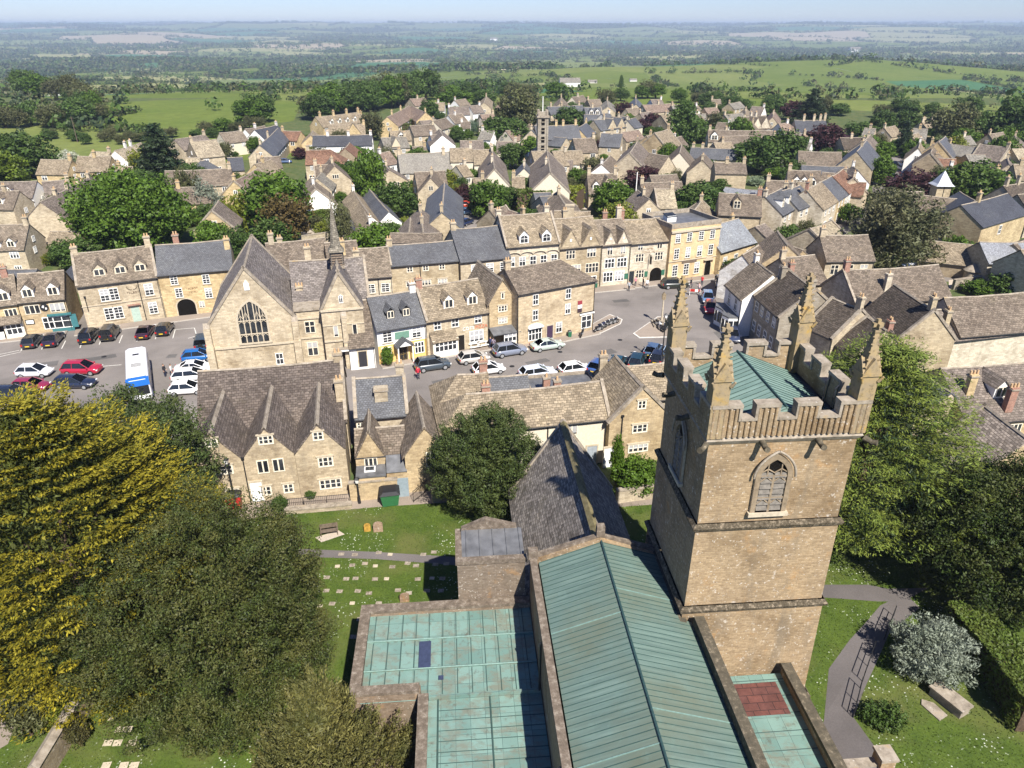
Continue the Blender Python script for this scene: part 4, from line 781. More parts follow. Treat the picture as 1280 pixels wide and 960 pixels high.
r,fr,ro,wa=H('bright white gable house in the town centre',553,168.5,549,161,'mauve','white',9,5.6,9,auto=0,ch=[])
H('dark roof joined behind the bright white gable house',537,168,552,167,'mauve','white',8,5,7.5)
H('small brown cottage with a honey gable, below the grey gabled roof',515,183,532,182,'brown','honey',7.4,4.6,7)
r,fr,ro,wa=H('long grey slate barn with a stone stack near one end',497,192,562,189.5,'grey','cream',9,4.5,10,roof='slate',ch=[(.02,0,1.2),(.87,-.5,1.5)])
r,fr,ro,wa=H('tall cream house with four windows, joined to the long grey slate barn',562,185,590,184.5,'tan','pale',10,7,8,ch=[(1,0,1.2)])
r,fr,ro,wa=H('tan roofed house with one double window, beside the tall cream house',591,187,616,186.5,'tan','pale',9.5,6.2,9,ch=[(1,0,1.2)])
r,fr,ro,wa=H('long wing with a tall pale gable and white lamp beside it',618,211,615,187,'mauve','pale',9.5,5.4,8,auto=0,ch=[(.45,.3,1.3),(.97,0,1.2)],cop='L')
H('plain mauve roof behind the tall cream house',575,175.5,604,175,'mauve','cream',8.5,5,9,ch=[])
H('cream cottage with a mauve roof at the edge of the dark central trees',621,176.5,646,176.5,'mauve','pale',7.5,4.8,7)
r,fr,ro,wa=H('cream house with a steep front gable and one small window, among shrubs',538,222,541,212,'brown','cream',8.4,4.8,7,win=[('L',4.6,[.5],1.0,1.1,'cas2')],auto=0)
H('brown main roof behind the cream steep front gable',518,215,556,213,'brown','cream',8,4.6,7.5,ch=[])
r,fr,ro,wa=H('wide stone gable house with a pair of white windows, beside the shrubs',487,212,482,206,'mauve','cream',8,5,10,win=[('L',3.0,[.62],2.2,1.2,'cas4')],auto=0)
r,fr,ro,wa=H('long chapel-like building with a half slate, half brown roof and white ridge',552,265,555.5,228,'slate','buff',8.5,5.0,8.5,roof='slate',auto=0,ch=[(.03,0,1.3)])
r,fr,ro,wa=H('twin gabled dark roof close behind the slate stone terrace',525,260,529,290,'mauve','stone',7.5,4.8,7,ch=[(.1,0,1.2),(.6,0,1.0)],auto=0)
H('lower dark gable beside the twin gabled dark roof',513,272,511,290,'mauve','stone',6.5,4.2,5.5,auto=0,ch=[])
H('flat brown roof directly behind the slate stone terrace',488,291,552,291,'brown','stone',7.4,6.4,5,auto=0,ch=[])
H('brown roofed house by the courtyard with the red and blue cars',612,262,632,257,'brown','stone',8.2,5,8,auto=0,cop='R')
# mid-right
r,fr,ro,wa=H('far blue slate terrace behind the pale stone tower',684,133,728,131,'slate','cream',8.5,5.5,8,ch=[(.1,0,1.3),(.4,0,1.3),(.9,0,1.3)])
r,fr,ro,wa=H('blue slate house with two white arched dormers',730,134,751,133.5,'slate','cream',9,5.6,8,dorm=D(2,1.8,1.5,6),cop='R')
H('small slate roof in front of the white arched dormers',730,143,746,143,'slate','cream',7,4.8,7,ch=[])
H('slate cottage with white front beside the white arched dormers',752,142,762,141,'slate','white',7.4,4.8,7)
r,fr,ro,wa=H('long run of slate roofs with three cream gables',742,150,783,145,'slate','cream',8.6,5.2,8,ch=[(.3,0,1.3),(.75,0,1.5)])
for t in(.35,.62,.85): front_gable(r,fr,fr.L*t,5,4.9,8.0,5,'stone','slate',RC['slate'])
H('slate end house with a bright cream gable above the brown roofs',783,149,794,147,'slate','pale',8,5,8)
r,fr,ro,wa=H('long blue slate house with a row of eaves windows, behind the pale stone tower',668,157,722,155.5,'slate','yellow',9.5,5.4,11,ch=[(.5,0,1.4),(.66,0,1.4),(.95,0,1.4)])
H('lower slate roof in front of the row of eaves windows',684,170,708,172,'slate','cream',6,3.6,8,auto=0,ch=[])
H('slate gable house at the side of the pale stone tower',664,162,677,147,'slate','cream',8.5,5,7.5)
H('cream gable with slate roof at the end of the long blue slate house',722,159,733,153,'slate','yellow',8.5,5,8)
r,fr,ro,wa=H('cream end gable house with a clean blue slate roof above the orange shrubs',752,166,778,167,'slate','cream',9,5.4,8.5)
H('tan roof behind the cream end gable house with clean slates',775,165,798,162,'pink','cream',7.5,4.8,7)
H('dark brown house with a plain roof beside the purple trees',716,173,743,172,'brown','cream',8.2,4.4,9)
r,fr,ro,wa=H('stone church hall with a long coped wing and a pale front gable',688,216,684,188,'mauve','pale',10.5,6,10,cop='LR',auto=0,ch=[(.5,.6,1.0)])
H('half of the church hall roof that faces the lane',690,189,703,188,'tan','cream',9.5,6.2,9,ch=[])
H('half of the church hall roof at the foot of the pale stone tower',664,189,684,188,'tan','cream',9.5,6.2,9,ch=[])
H('rounded tan roof at the very foot of the pale stone tower',661,181,690,180,'pale','cream',9,5.4,9,hip='LR',ch=[])
H('cream cottage with a tan roof and white front beside the church hall',705,188.5,727,187.5,'tan','pale',8,4.8,7.5)
H('small mauve roof under the cream cottage beside the church hall',704,200,716,200,'mauve','cream',6,4,6,ch=[])
r,fr,ro,wa=H('brown dormer cottage with a centre gable, behind the bright round bush',734,217,771,216.5,'brown','cream',8.4,4.2,8,dorm=[(.25,1.7,1.3,4.9),(.88,1.7,1.3,4.9)],ch=[(.02,0,1.5),(.98,0,1.5)])
front_gable(r,fr,fr.L*.6,4,4.4,7.4,4.5,'stone','tile',RC['brown'])
H('white cottages climbing the lane beside the lilac tree',752,205,763,194,'brown','white',7.6,5,7)
H('big dark gabled house across the lane from the white cottages',787,191,797,176,'mauve','stone',9.5,5.6,9,cop='L')
r,fr,ro,wa=H('grey slate roofed outbuilding beside the square-cut hedge',667,241,688,240,'slate','cream',6.5,4,8,ch=[],auto=0)
H('blue slate house behind the clipped hedge, close to the gothic dormers',668,242,694,240,'slate','cream',7.2,4.6,10,back=-3,ch=[])
r,fr,ro,wa=H('dark tiled house with a white-verged gable behind the big chimney stack',697,240,712,262,'brown','cream',8.2,5,9.5,cop='LR',ch=[(.1,0,1.4)],auto=0)
H('brown roof carrying one large pale stone stack, behind the front gables',693,263,738,264,'tan','cream',9.5,6.5,8,ch=[(.43,-1,2.0,dict(wx=1.6,wy=1.2,pots=0))],auto=0)
H('long flat slate roof behind the twin small gables and the inn',752,274,830,273,'slate','stone',8.8,7.4,7,auto=0,ch=[(.05,0,1.4,dict(mat=M['brick'])),(.3,-1,1.4,dict(mat=M['brick']))])
H('tan roof and pink gable behind the gothic dormer building',636,262,655,268,'pink','honey',8.5,5.6,7,auto=0)
# right of centre
H('pinkish tiled far house under the hillside field',803,131,842,129,'pink','cream',8,5,9)
H('small dark cottage with a white gable under the hillside field',858,132,868,128.5,'brown','white',7.5,4.6,8)
H('red-brown far cottages beside the poplar',880,135,896,134,'pink','cream',7.5,4.8,8)
H('tan stone house between the purple tree and the tall poplar',826,144,838,143,'tan','buff',8.5,5,10)
H('grey cottage between the poplar and the olive tree',870,142,882,142,'grey','cream',7.5,4.6,7)
r,fr,ro,wa=H('big honey stone gable house with a turreted bay, by the yellow-green tree',818,166,836,161,'tan','honey',11,6.5,10,cop='LR')
H('honey wing running down from the big gable house',808,170,818,167,'pink','honey',9,5.5,8,cop='L')
H('white gabled cottage behind the yellow-green tree',842,172,852,170,'brown','white',7.8,4.8,7)
r,fr,ro,wa=H('long ribbed blue-grey roof with two small stacks',864,183.5,922,186,'slate','cream',7,4.4,9,ch=[(.05,0,1),(.25,0,1)])
H('pale tan roof just behind the long ribbed blue-grey roof',892,178,914,177,'tan','cream',7.5,4.8,7)
r,fr,ro,wa=H('long brown terrace with one white gabled dormer',885,162,966,163,'brown','cream',8.4,5,8,dorm=[(.09,2.4,1.6,5.3)])
H('lower brown row in front of the long brown terrace',903,170,936,169,'brown','cream',7,4.4,7,ch=[])
r,fr,ro,wa=H('brown house with stone gabled dormers, in front of the grey solar roofs',926,146,957,144,'brown','pale',9.5,5.2,10,ch=[(.4,0,1.4),(.6,0,1.4)])
for t in(.35,.68): front_gable(r,fr,fr.L*t,5,5,8.6,5.5,'stone','tile',RC['brown'])
H('grey roof carrying solar panels near the dark hedge trees',905,143,928,141,'grey','cream',8,5,9)
r,fr,ro,wa=H('steep pale gable with a wide brown roof and one small window',849.5,190.5,852,180,'brown','pale',9,4.6,9,auto=0,win=[('L',1.5,[.3],.9,1.0,'far2')],ch=[])
H('smaller steep roof facing the steep pale gable',836,195,812,191,'brown','cream',8.4,4.6,8,auto=0,ch=[])
H('stone gable behind the ivy-covered bush, slate roofs at its side',878,199.5,880,191,'brown','cream',8.5,5,8,auto=0)
r,fr,ro,wa=H('house of half slate, half brown roof over a broad blank stone wall',893,203,932,203.5,'brown','buff',9,7,7,ch=[(.95,0,1.2),(.4,0,1)],auto=0)
H('brown roof running along the lane below the copper-leaved tree',812,219,846,217.5,'brown','cream',7.5,5,7,ch=[])
H('long low brown roof with a white downpipe behind the pale roofed cottage',800,228,852,226.5,'brown','cream',7.4,5,7)
r,fr,ro,wa=H('pale tan roofed cottage with a stone gable and slate lean-to',818,236,842,235.5,'pale','cream',8,4.6,8,cop='L')
H('mauve roof with a small yard, beside the pale tan roofed cottage',797,237,812,248,'mauve','cream',8,4.6,8)
r,fr,ro,wa=H('tan stone gable house behind the parapet building, with an open loft door',877,250,868,262,'tan','buff',8.5,5.4,8,cop='L',auto=0)
H('low honey gable with glass roof behind the parapet building',862,262,850,270,'brown','honey',7.4,4.8,6,auto=0,ch=[])
H('white metal roofed shed below the broad blank stone wall',907,233.5,951,238,'lead','cream',5.2,4.4,6,auto=0,ch=[])
r,fr,ro,wa=H('large brown roofed stone house with a single roof dormer and a huge blank side gable',899,241,952,243,'brown','buff',10.5,7.2,9.5,auto=0,ch=[(1,0,1.2,dict(mat=M['brick']))],dorm=[(.42,1.6,1.6,8.0)],dwall='stone')
H('low brown outhouse roof at the foot of the huge blank side gable',944,283,956,279,'mauve','stone',6,4,7,auto=0,ch=[])
# north-east
H('pink roofed cottage beyond the dense green trees, near the cedar grove',973,154,995,153,'pink','white',8.5,5,10,hip='R')
H('small mauve roof in front of the pink roofed cottage',985,166,1000,165,'mauve','cream',7,4.6,7)
r,fr,ro,wa=H('dark slate house with four tall stacks behind the copper beech',993,150,1032,150,'dslate','cream',9.5,6,9,ch=[(.3,0,1.8),(.62,0,1.8),(.82,0,1.8),(1,0,2.2)])
H('dark brown roof at the foot of the copper beech, toward the tree-lined street',1050,172,1078,171.5,'dark','cream',8,5,8)
H('narrow cottages with stacks along the tree-lined street',1077,178,1088,168,'mauve','cream',8.5,5.5,7,ch=[(.2,0,1.2),(.7,0,1.2)])
r,fr,ro,wa=H('long brown roof with a rooflight between the dense trees and the big stone end gable',998,188.5,1052,190,'brown','cream',8.5,5.4,8,ch=[])
r,fr,ro,wa=H('big stone end gable with grey slates, by the tree-lined street',1071,189,1083,175,'slate','buff',10.5,6,10,rc2=None) if False else H('big stone end gable with grey slates, by the tree-lined street',1071,189,1083,175,'slate','buff',10.5,6,10,auto=0)
r,fr,ro,wa=H('brown roof with three white dormers in the north-east',985,212,1026,213.5,'brown','cream',8.6,4.8,8.5,dorm=D(3,1.8,1.4,5.3))
H('brown roof joined to the end of the three dormer roof',1028,215,1058,217,'brown','cream',8,5,7.5)
H('long grey flat-pitched roof above the three white dormers',1002,206,1060,208,'slate','cream',7,5.4,6,auto=0,ch=[])
H('wide dark brown roof below the three white dormers',958,225,995,226,'brown','cream',8.8,5.5,8,auto=0)
H('tan flat roof next to the wide dark brown roof',997,227,1015,227.5,'tan','cream',8,6,6,auto=0,ch=[(.98,0,1.4)])
H('small brown roof between the tan flat roof and the blue roofed shop',1024,227,1045,228.5,'brown','cream',8,5.5,7,auto=0)
r,fr,ro,wa=H('slate shop house with two white dormers, first of the terrace going up the street',979,235,1000,236,'slate','cream',9.5,6,10,auto=0)
def terr(label,u1,v1,u2,v2,rc,wc,ze=6.0,zr=9,**k): return house(label,(u1,v1),(u2,v2),'front',z=ze,W=8,ze=ze,zr=zr,rc=rc,roof='slate' if rc in('slate','dslate') else 'tile',wc=wc,win=[('F',ze-1.9,[.22,.5,.78],1.0,1.4,'sash2'),('F',.6,[.3,.7],1.6,1.8,'shop2')],**k)
terr('cream shop with blue slates and two white dormers, lowest of the sunlit terrace',978,268,998,257,'slate','pale',dorm=[(.3,1.2,1.5,6.8),(.7,1.2,1.5,6.8)],ch=[(.02,0,1.2)])
terr('cream shop with a broad grey roof, second in the sunlit terrace',998,261,1020,253,'slate','pale',ch=[(.5,0,1.2)])
terr('low pale shop with a grey-blue front roof, third in the sunlit terrace',1019,263,1030,258,'slate','cream',5,8)
terr('brown roofed pale shop, fourth in the sunlit terrace',1029,261,1047,250,'tan','pale',5.6,9,ch=[(.02,0,1.6,dict(mat=M['brick']))])
terr('blue roofed yellow shop, fifth in the sunlit terrace',1047,250,1061,241,'slate','yellow',5.6,9)
terr('white fronted shop with salmon tiles, at the top of the sunlit terrace',1061,241,1073,231,'red','white',5.8,9)
r,fr,ro,wa=H('salmon tiled house with a stone verge above the sunlit terrace',1052,212,1068,222,'pink','cream',9,5.5,8,cop='LR',auto=0)
H('maroon tiled long roof at the head of the sunlit terrace',1060,226,1083,228,'red','cream',8,5.4,7,auto=0,ch=[])
H('narrow white-fronted house under the street lime trees',1066,207,1073,213,'mauve','white',8.5,5.4,7)
house('tan tiled building with a sunlit roof, across the street from the cream shops',(1012,286),(1040,276),'ridge',W=9,ze=4.6,zr=7.6,rc='pale',wc='cream',cop='LR')
house('blue slate roof with skylight next to the sunlit tan tiled building',(1032,300),(1062,302),'ridge',W=6,ze=4.2,zr=6.0,roof='slate',rc='slate',wc='cream')
house('brown roofed building with pink brick gables, between lane and sunlit tan tiled building',(972,288),(985,306),'ridge',W=9,ze=5,zr=8.8,rc='brown',wc='honey')
house('dark low roofs with white rooflight in front of the pink brick gables',(986,306),(1004,312),'ridge',W=7,ze=4,zr=6.6,rc='brown',wc='honey')
house('dark lane house with white lower wall, behind the white walled shop house',(928,318),(948,306),'ridge',W=6.5,ze=4.6,zr=7.6,rc='brown',wc='white')
# east
H('twin stone stacks house beyond the big parkland trees',1152,152,1168,151,'tan','cream',6,4,6,ch=[(.05,0,1.6,dict(wx=1.8)),(.95,0,2.0,dict(wx=1.8))])
H('grey roofed far house below the twin stone stacks house',1140,160,1160,161,'grey','yellow',8,5,8)
H('cream gabled cottage beside the street trees in the east',1138,168,1148,166,'tan','yellow',7.6,4.8,7)
r,fr,ro,wa=H('tall yellow gable house with grey roofs, at the end of the tree-lined street',1173,177,1182,170,'slate','yellow',10,5.6,10,cop='L',auto=0,ch=[(.9,3,1.2)])
r,fr,ro,wa=H('shaded dark gable with a pale verge beside the tall yellow gable house',1163,191,1168,180,'brown','brown',8.6,5,8,cop='L',auto=0)
H('long grey roof adjoining the tall yellow gable house',1185,179,1224,184,'grey','yellow',8,5.4,8,roof='slate')
H('mauve roof with pale coped ends near the dark purple shrub',1225,180,1262,184,'mauve','cream',9,5.4,9,cop='LR')
H('broad low grey roof in front of the mauve coped roof',1207,193,1250,193,'grey','honey',6.5,4.4,8,auto=0,ch=[])
H('red-brown cottage in front of the long grey roof',1168,197,1195,198,'red','brown',6.5,4,7)
r,fr,ro,wa=H('cream cottage with a brown roof and pale lean-to, between two eastern trees',1228,213,1249,213.5,'brown','yellow',8,4.8,7)
H('pale roofed house at the far east edge',1265,186,1300,184,'pale','cream',8.5,5,9)
H('brown roof with gable at the foot of the purple-leaved street tree',1118,238.5,1155,239.5,'brown','cream',8.6,5,8.5,auto=0,ch=[])
r,fr,ro,wa=H('chapel with a broad brown roof under the bell turret',1155,244,1206,249,'brown','buff',9,5,9,auto=0,ch=[])
r,fr,ro,wa=H('large stone hall end wall with a black slate roof, next to the bell turret',1221,251,1200,239,'dslate','buff',10,6,12,cop='L',auto=0,ch=[])
H('dark roofs with tall stacks at the east edge above the cream hillside house',1254,232,1290,226,'dark','stone',10,6.5,9,ch=[(.1,0,1.8),(.5,0,1.8)],auto=0)
H('round roofed dark house at the extreme east edge',1272,243,1300,240,'dark','stone',9,6,8,auto=0)
r,fr,ro,wa=house('tall cream house with a black slate roof and one paired window, east edge',(1228,283),(1285,266),'front',z=6.5,W=9,ze=6.5,zr=9.5,roof='slate',rc='dslate',wc=(.50,.40,.24),win=[('F',4.0,[.42],1.1,1.6,'sash2')],ch=[(.35,0,1.6)],dorm=[])
r,fr,ro,wa=house('long tiled shed with an open dark front, above the parked white and black cars',(1150,324),(1213,331),'front',z=2.6,W=7,ze=2.6,zr=5.2,rc='tan',wc='brown')
H('flat grey roofed store above the long tiled shed',1168,290,1189,290,'lead','stone',4,3.4,6,auto=0,ch=[])
r,fr,ro,wa=house('ribbed grey metal roof over a cream wall, at the east edge',(1236,328),(1260,328),'front',z=4.2,W=7.5,ze=4.2,zr=6.6,roof='slate',rc='lead',wc='pale',L=9)
house('stone gable and brown roof at the east edge, next to the ribbed metal roof',(1276,312),(1300,310),'ridge',W=8,ze=5,zr=8,rc='tan',wc='pale')
house('low brown roof slanting across the shade at the east edge',(1267,305),(1300,292),'ridge',W=6,ze=4.5,zr=6.5,rc='brown',wc='stone')
# the dense cluster of small roofs along the far edge of the town
rf_=random.Random(9)
def cluster(label,group,spots):
    for k,(u,v,w) in enumerate(spots):
        du=w/2; tilt=rf_.choice((-.5,.3,.8,1.2,0))
        if k%3==2: a,b=(u,v+5),(u+rf_.uniform(-3,3),v-3)
        else: a,b=(u-du,v+tilt),(u+du,v-tilt)
        H(label,a[0],a[1],b[0],b[1],rf_.choice(['tile','mauve','brown','pink','tan','grey','slate']),rf_.choice(['cream','pale','cream','buff','white']),rf_.uniform(6.6,8),4.4,rf_.uniform(6.5,8),group=group)
cluster('small roof in the crowded far edge of town between poplar and hedge trees','far eastern roofs',[(868,146,18),(905,153,16),(932,137,16),(918,128,14),(948,133,16),(966,141,18),(845,131,12),(960,170,18),(940,152,16),(912,163,12),(982,176,16),(968,182,18),(1012,167,16),(1008,177,14),(872,131,12),(895,124,12),(820,124,14)])
cluster('small roof among the trees at the northern tip of the town','far northern roofs',[(548,128,16),(575,124,14),(605,123,14),(632,128,16),(645,141,16),(700,124,14),(722,120,14),(742,124,16),(760,128,14),(790,135,16),(806,140,14),(795,125,14),(655,151,14)])
cluster('small roof in the middle gardens between the white gable and the church hall','central garden roofs',[(610,163,16),(640,162,16),(655,205,14),(648,221,16),(576,206,12),(465,197,16),(480,190,14),(598,222,14)])
cluster('small roof beyond the tree-lined street toward the parkland','far south-eastern roofs',[(1088,160,14),(1112,158,14),(1148,180,14),(1205,170,16),(1245,166,18),(1272,172,18),(1276,205,18),(1195,207,16),(1262,200,16)])
# tower with mast, bell turret
bx,by=G(677,221); tw=thing('bell_tower','slender pale stone tower with louvre slits and a white mast on top','tower',(bx,by,0),radians(4),None,WC['grey'])
b=MB(); s=3.1; b.taper(0,0,0,s,s,16,s*.93,s*.93,M['stone']); b.cbox(0,0,16.002,s*1.12,s*1.12,.5,M['coping']); b.cbox(0,0,16.5,s*.7,s*.7,1.0,M['stone'])
for x in(-1,1):
    for y in(-1,1): b.cbox(x*s*.36,y*s*.36,16.5,.55,.55,1.5,M['coping'])
for z in(5.5,9.5,13.5): 
    for x in(-1,1): b.box(x*1.25-.2,-s/2-.12,0,x*1.25+.2,-s/2+.4,15.5,M['stone']) if z==5.5 else None
put('shaft',b,tw)
for z in(5,7.3,9.6,11.9,14.2):
    b=MB(); b.box(-.45,-s/2-.04,z,.45,-s/2+.2,z+1.5,M['void']); b.box(-.5,-s/2-.1,z+.7,.5,-s/2,z+.82,M['trim']); put('louvre',b,tw)
b=MB(); b.cyl((0,0,17.3),(0,0,21.4),.13,.1,M['white'],8); put('mast',b,tw); BUILT.append((Vector((bx,by)),'tower',5))
bx,by=G(1169,262); tw=thing('bell_turret','square stone bell turret with a white lead pyramid cap, on the chapel','turret',(bx,by,0),radians(-3),None,WC['buff'])
b=MB(); b.taper(0,0,0,3.2,3.2,5.7,3.1,3.1,M['stone']); put('shaft',b,tw); b=MB(); b.taper(0,0,5.7,4.2,4.2,6.2,3.1,3.1,M['lead'],False); b.taper(0,0,6.2,3.1,3.1,8.9,.05,.05,M['lead'],False); b.face([(-2.1,-2.1,5.7),(-2.1,2.1,5.7),(2.1,2.1,5.7),(2.1,-2.1,5.7)],M['lead']); put('cap',b,tw)
b=MB(); b.cyl((0,-1.65,0),(0,-1.6,5.6),.07,.07,M['black'],6); put('downpipe',b,tw)
for q in tw.children:
    if q.name.startswith('cap'): q.data.materials[0]=plain('white_lead',(.42,.44,.47),.5,.3,0,.12,1.5)
# ------------------------------------------------------------------ parish church
CA=radians(4.6); CO=(9.55,30.2)
def Cw(x,y): return (CO[0]+x*cos(CA)-y*sin(CA), CO[1]+x*sin(CA)+y*cos(CA))
ch=thing('church','stone parish church with a battlemented pinnacled tower and green copper roofs','church',(*CO,0),CA,None,(.335,.25,.155))
TW,TD=7.5,7.3
b=MB(); R_=M['rubble']
def stage(z0,z1,g0,g1): b.taper(TW/2,TD/2,z0,TW+2*g0,TD+2*g0,z1,TW+2*g1,TD+2*g1,R_,False)
stage(-.2,3.2,.55,.50); stage(3.35,10.3,.34,.22); stage(10.5,15.75,.13,.08); stage(15.95,21.0,.0,.0)
b.face([(0,0,20.95),(TW,0,20.95),(TW,TD,20.95),(0,TD,20.95)],M['lead'])
b.box(TW+.2,3.0,0,TW+.9,4.2,8.0,R_)
tower=put('tower',b,ch)
for z,g in((15.6,.28),(10.15,.42),(3.1,.66)):
    b=MB(); b.taper(TW/2,TD/2,z,TW+2*g-.1,TD+2*g-.1,z+.17,TW+2*g,TD+2*g,M['stringc'],False); b.taper(TW/2,TD/2,z+.17,TW+2*g,TD+2*g,z+.38,TW+2*g-.34,TD+2*g-.34,M['stringc'],False); b.taper(TW/2,TD/2,z+.0,TW+2*g-.1,TD+2*g-.1,z+.001,TW-.3,TD-.3,M['stringc'],False); put('string_course',b,tower)
# parapet
b=MB(); g=.14
b.taper(TW/2,TD/2,20.72,TW+.1,TD+.1,20.95,TW+2*g+.1,TD+2*g+.1,M['coping'],False); b.taper(TW/2,TD/2,20.95,TW+2*g+.1,TD+2*g+.1,21.15,TW+2*g-.1,TD+2*g-.1,M['coping'],False)
def side(T,L,ribs):
    b.T=T; mer=[(0,1.5),(2.33,3.5),(4.3,5.47),(L-1.5,L)] if L>7.8 else [(0,1.45),(2.2,3.3),(4.2,5.3),(L-1.45,L)]
    b.box(.35,0,21.15,L-.35,.34,22.05,M['rubble']); 
    xs=[.0]
    for k,(x0,x1) in enumerate(mer):
        b.box(max(x0,.35),0,22.05,min(x1,L-.35),.34,22.75,M['rubble']); b.box(x0-.06+(.06 if k==0 else 0),-.1,22.75,x1+.06,.46,22.93,M['coping'])
        b.box(x0-.05,-.08,22.05,x0+.09,.42,22.75,M['coping']) if k else None; b.box(x1-.09,-.08,22.05,x1+.05,.42,22.75,M['coping']) if k<3 else None
    for (a,c) in zip([m[1] for m in mer[:-1]],[m[0] for m in mer[1:]]): b.box(a+.05,-.1,22.05,c-.05,.46,22.19,M['coping'])
    if ribs:
        n=int(L/.285)
        for q in range(n+1):
            x=.12+q*(L-.24)/n; top=22.04
            for (x0,x1) in mer:
                if x0-.02<=x<=x1+.02: top=22.74
            b.cyl((x,-.03,21.15),(x,-.03,top),.085,.085,M['rubble'],6,False)
LW=TW+2*g; LD=TD+2*g; I=Matrix.Identity(4)
side(Matrix.Translation((-g,-g,0)),LW,True)
side(Matrix.Translation((TW+g,-g,0))@Matrix.Rotation(pi/2,4,'Z'),LD,True)
side(Matrix.Translation((TW+g,TD+g,0))@Matrix.Rotation(pi,4,'Z'),LW,False)
side(Matrix.Translation((-g,TD+g,0))@Matrix.Rotation(-pi/2,4,'Z'),LD,True)
put('parapet',b,tower)
for k,(x,y) in enumerate(((.25,.25),(TW-.25,.25),(.25,TD-.25),(TW-.25,TD-.25))):
    p=MB(); T=M['pinn']; w=.82
    p.cbox(0,0,21.1,w,w,3.1,T); p.cbox(0,0,24.2,w*1.18,w*1.18,.16,T)
    for a in range(4):
        R=Matrix.Rotation(a*pi/2,4,'Z'); p.T=R; p.prism([(-w*.52,24.36),(w*.52,24.36),(0,25.1)],-w*.56,-w*.2,T)
        p.cyl((w*.5,-w*.5,23.9),(w*.66,-w*.66,24.2),.1,.06,T,5)
    p.T=Matrix.Identity(4); p.taper(0,0,24.3,w*.86,w*.86,26.3,.2,.2,T)
    for q in range(5):
        z=24.6+q*.36; r=(w*.43)*(1-(z-24.3)/2.35)+.02
        for a in range(4): an=pi/4+a*pi/2; p.cyl((r*1.35*cos(an),r*1.35*sin(an),z),((r*1.35+.12)*cos(an),(r*1.35+.12)*sin(an),z+.09),.065,.04,T,5)
    p.cbox(0,0,26.3,.3,.3,.12,T); p.cbox(0,0,26.42,.16,.16,.5,T); p.cbox(0,0,26.55,.5,.16,.18,T); p.cbox(0,0,26.555,.155,.5,.17,T)
    place('pinnacle',p.mesh('pinnacle'),tower,Matrix.Translation((x-.05 if x<1 else x+.05,y-.05 if y<1 else y+.05,0))@Matrix.Rotation(radians(2*k),4,'Z'))
for x,y,dx,dy in((2.6,-.2,0,-1),(5.4,-.2,0,-1),(-.2,-.2,-.7,-.7),(TW+.2,-.2,.7,-.7),(-.2,2.6,-1,0),(-.2,5.2,-1,0),(-.2,TD+.2,-.7,.7)):
    p=MB(); p.cyl((0,0,20.85),(dx*.5,dy*.5,20.7),.17,.12,M['copingdark'],7); p.cyl((dx*.42,dy*.42,20.74),(dx*.66,dy*.66,20.78),.13,.16,M['copingdark'],7); put('gargoyle',p,tower,(x,y,0))
p=MB(); e=20.98
for s in(-1,1):
    x0=TW/2+s*(TW/2-.35); p.slab([(x0,.3,21.05),(x0,TD-.3,21.05),(TW/2,TD-.3,22.45),(TW/2,.3,22.45)],.12,M['copperlight'])
    n=17
    for q in range(n+1):
        y=.4+(TD-.8)*q/n; p.cyl((x0,y,21.07),(TW/2,y,22.47),.018,.018,M['seam'],4)
p.face([(.35,.3,21.0),(TW-.35,.3,21.0),(TW/2,.3,22.4)],M['copperlight']); p.cyl((TW/2,.3,22.47),(TW/2,TD-.3,22.47),.06,.06,M['coppertrim'],6); put('tower_roof',p,tower)
p=MB(); 
for y0 in(0,.9): p.tube([(6.1,.5+y0,21),(6.1,.5+y0,23.2),(6.5,.9+y0,23.2),(6.5,1.0+y0,21)],.03,M['black'],5)
put('roof_ladder',p,tower)
def belfry(T):
    w,h,sp=1.38,3.15,2.15
    o=tracery(tower,T,w,h,sp,2,'belfry_window',M['void'],M['rtrim'])
    p=MB()
    for s in(-1,1):
        for q in range(7):
            z=.1+q*.33; p.slab([(s*w/4-.3,-.13,z),(s*w/4+.3,-.13,z),(s*w/4+.3,-.03,z+.27),(s*w/4-.3,-.03,z+.27)],.03,M['belfry'])
    obj('louvre',p.mesh('louvre'),o)
    P=pointed(w+.75,h+.52,sp); q=[(x,-.2,z) for x,z in P if z>=sp-.05]; p=MB(); p.tube(q,.07,M['coping'],6); obj('hood_mould',p.mesh('hood_mould'),o)
belfry(Matrix.Translation((3.55,-.03,16.6))); belfry(Matrix.Translation((-.03,3.7,16.6))@Matrix.Rotation(-pi/2,4,'Z'))
# nave
NX0,NXR,NX1=-7.95,-3.75,.45; NZ,NE=10.95,9.6; Y0,Y1=-20,5.6
b=MB(); b.box(NX0-.05,Y0,0,NX0+.25,Y1,9.55,R_,False); b.box(NX1-.1,Y0,0,NX1+.35,-.55,9.55,R_,False)
b.prism([(NX0,0),(.0,0),(.0,9.6),(NXR,NZ+.1),(NX0,9.6)],Y1-.5,Y1,R_); put('nave_wall',b,ch)
b=MB(); b.box(NX0-.12,Y0,9.55,NX0+.32,Y1+.02,9.72,M['copingmid']); b.box(NX1-.15,Y0,9.5,NX1+.4,-.6,10.15,M['copingdark']); b.box(-.42,-.5,9.3,-.02,7.0,9.75,M['copingdark'])
for s,xx,zz in((-1,NX0-.1,9.72),(1,-.02,9.78)): b.slab([(xx,Y1-.2,zz+.1),(xx,Y1+.1,zz+.1),(NXR,Y1+.1,NZ+.24),(NXR,Y1-.2,NZ+.24)],.25,M['copingmid'])
b.cbox(NXR,Y1-.05,NZ+.15,.5,.4,.75,M['copingmid']); b.cbox(NX0+.1,Y1-.1,9.7,.6,.5,.6,M['copingmid']); put('nave_parapet',b,ch)
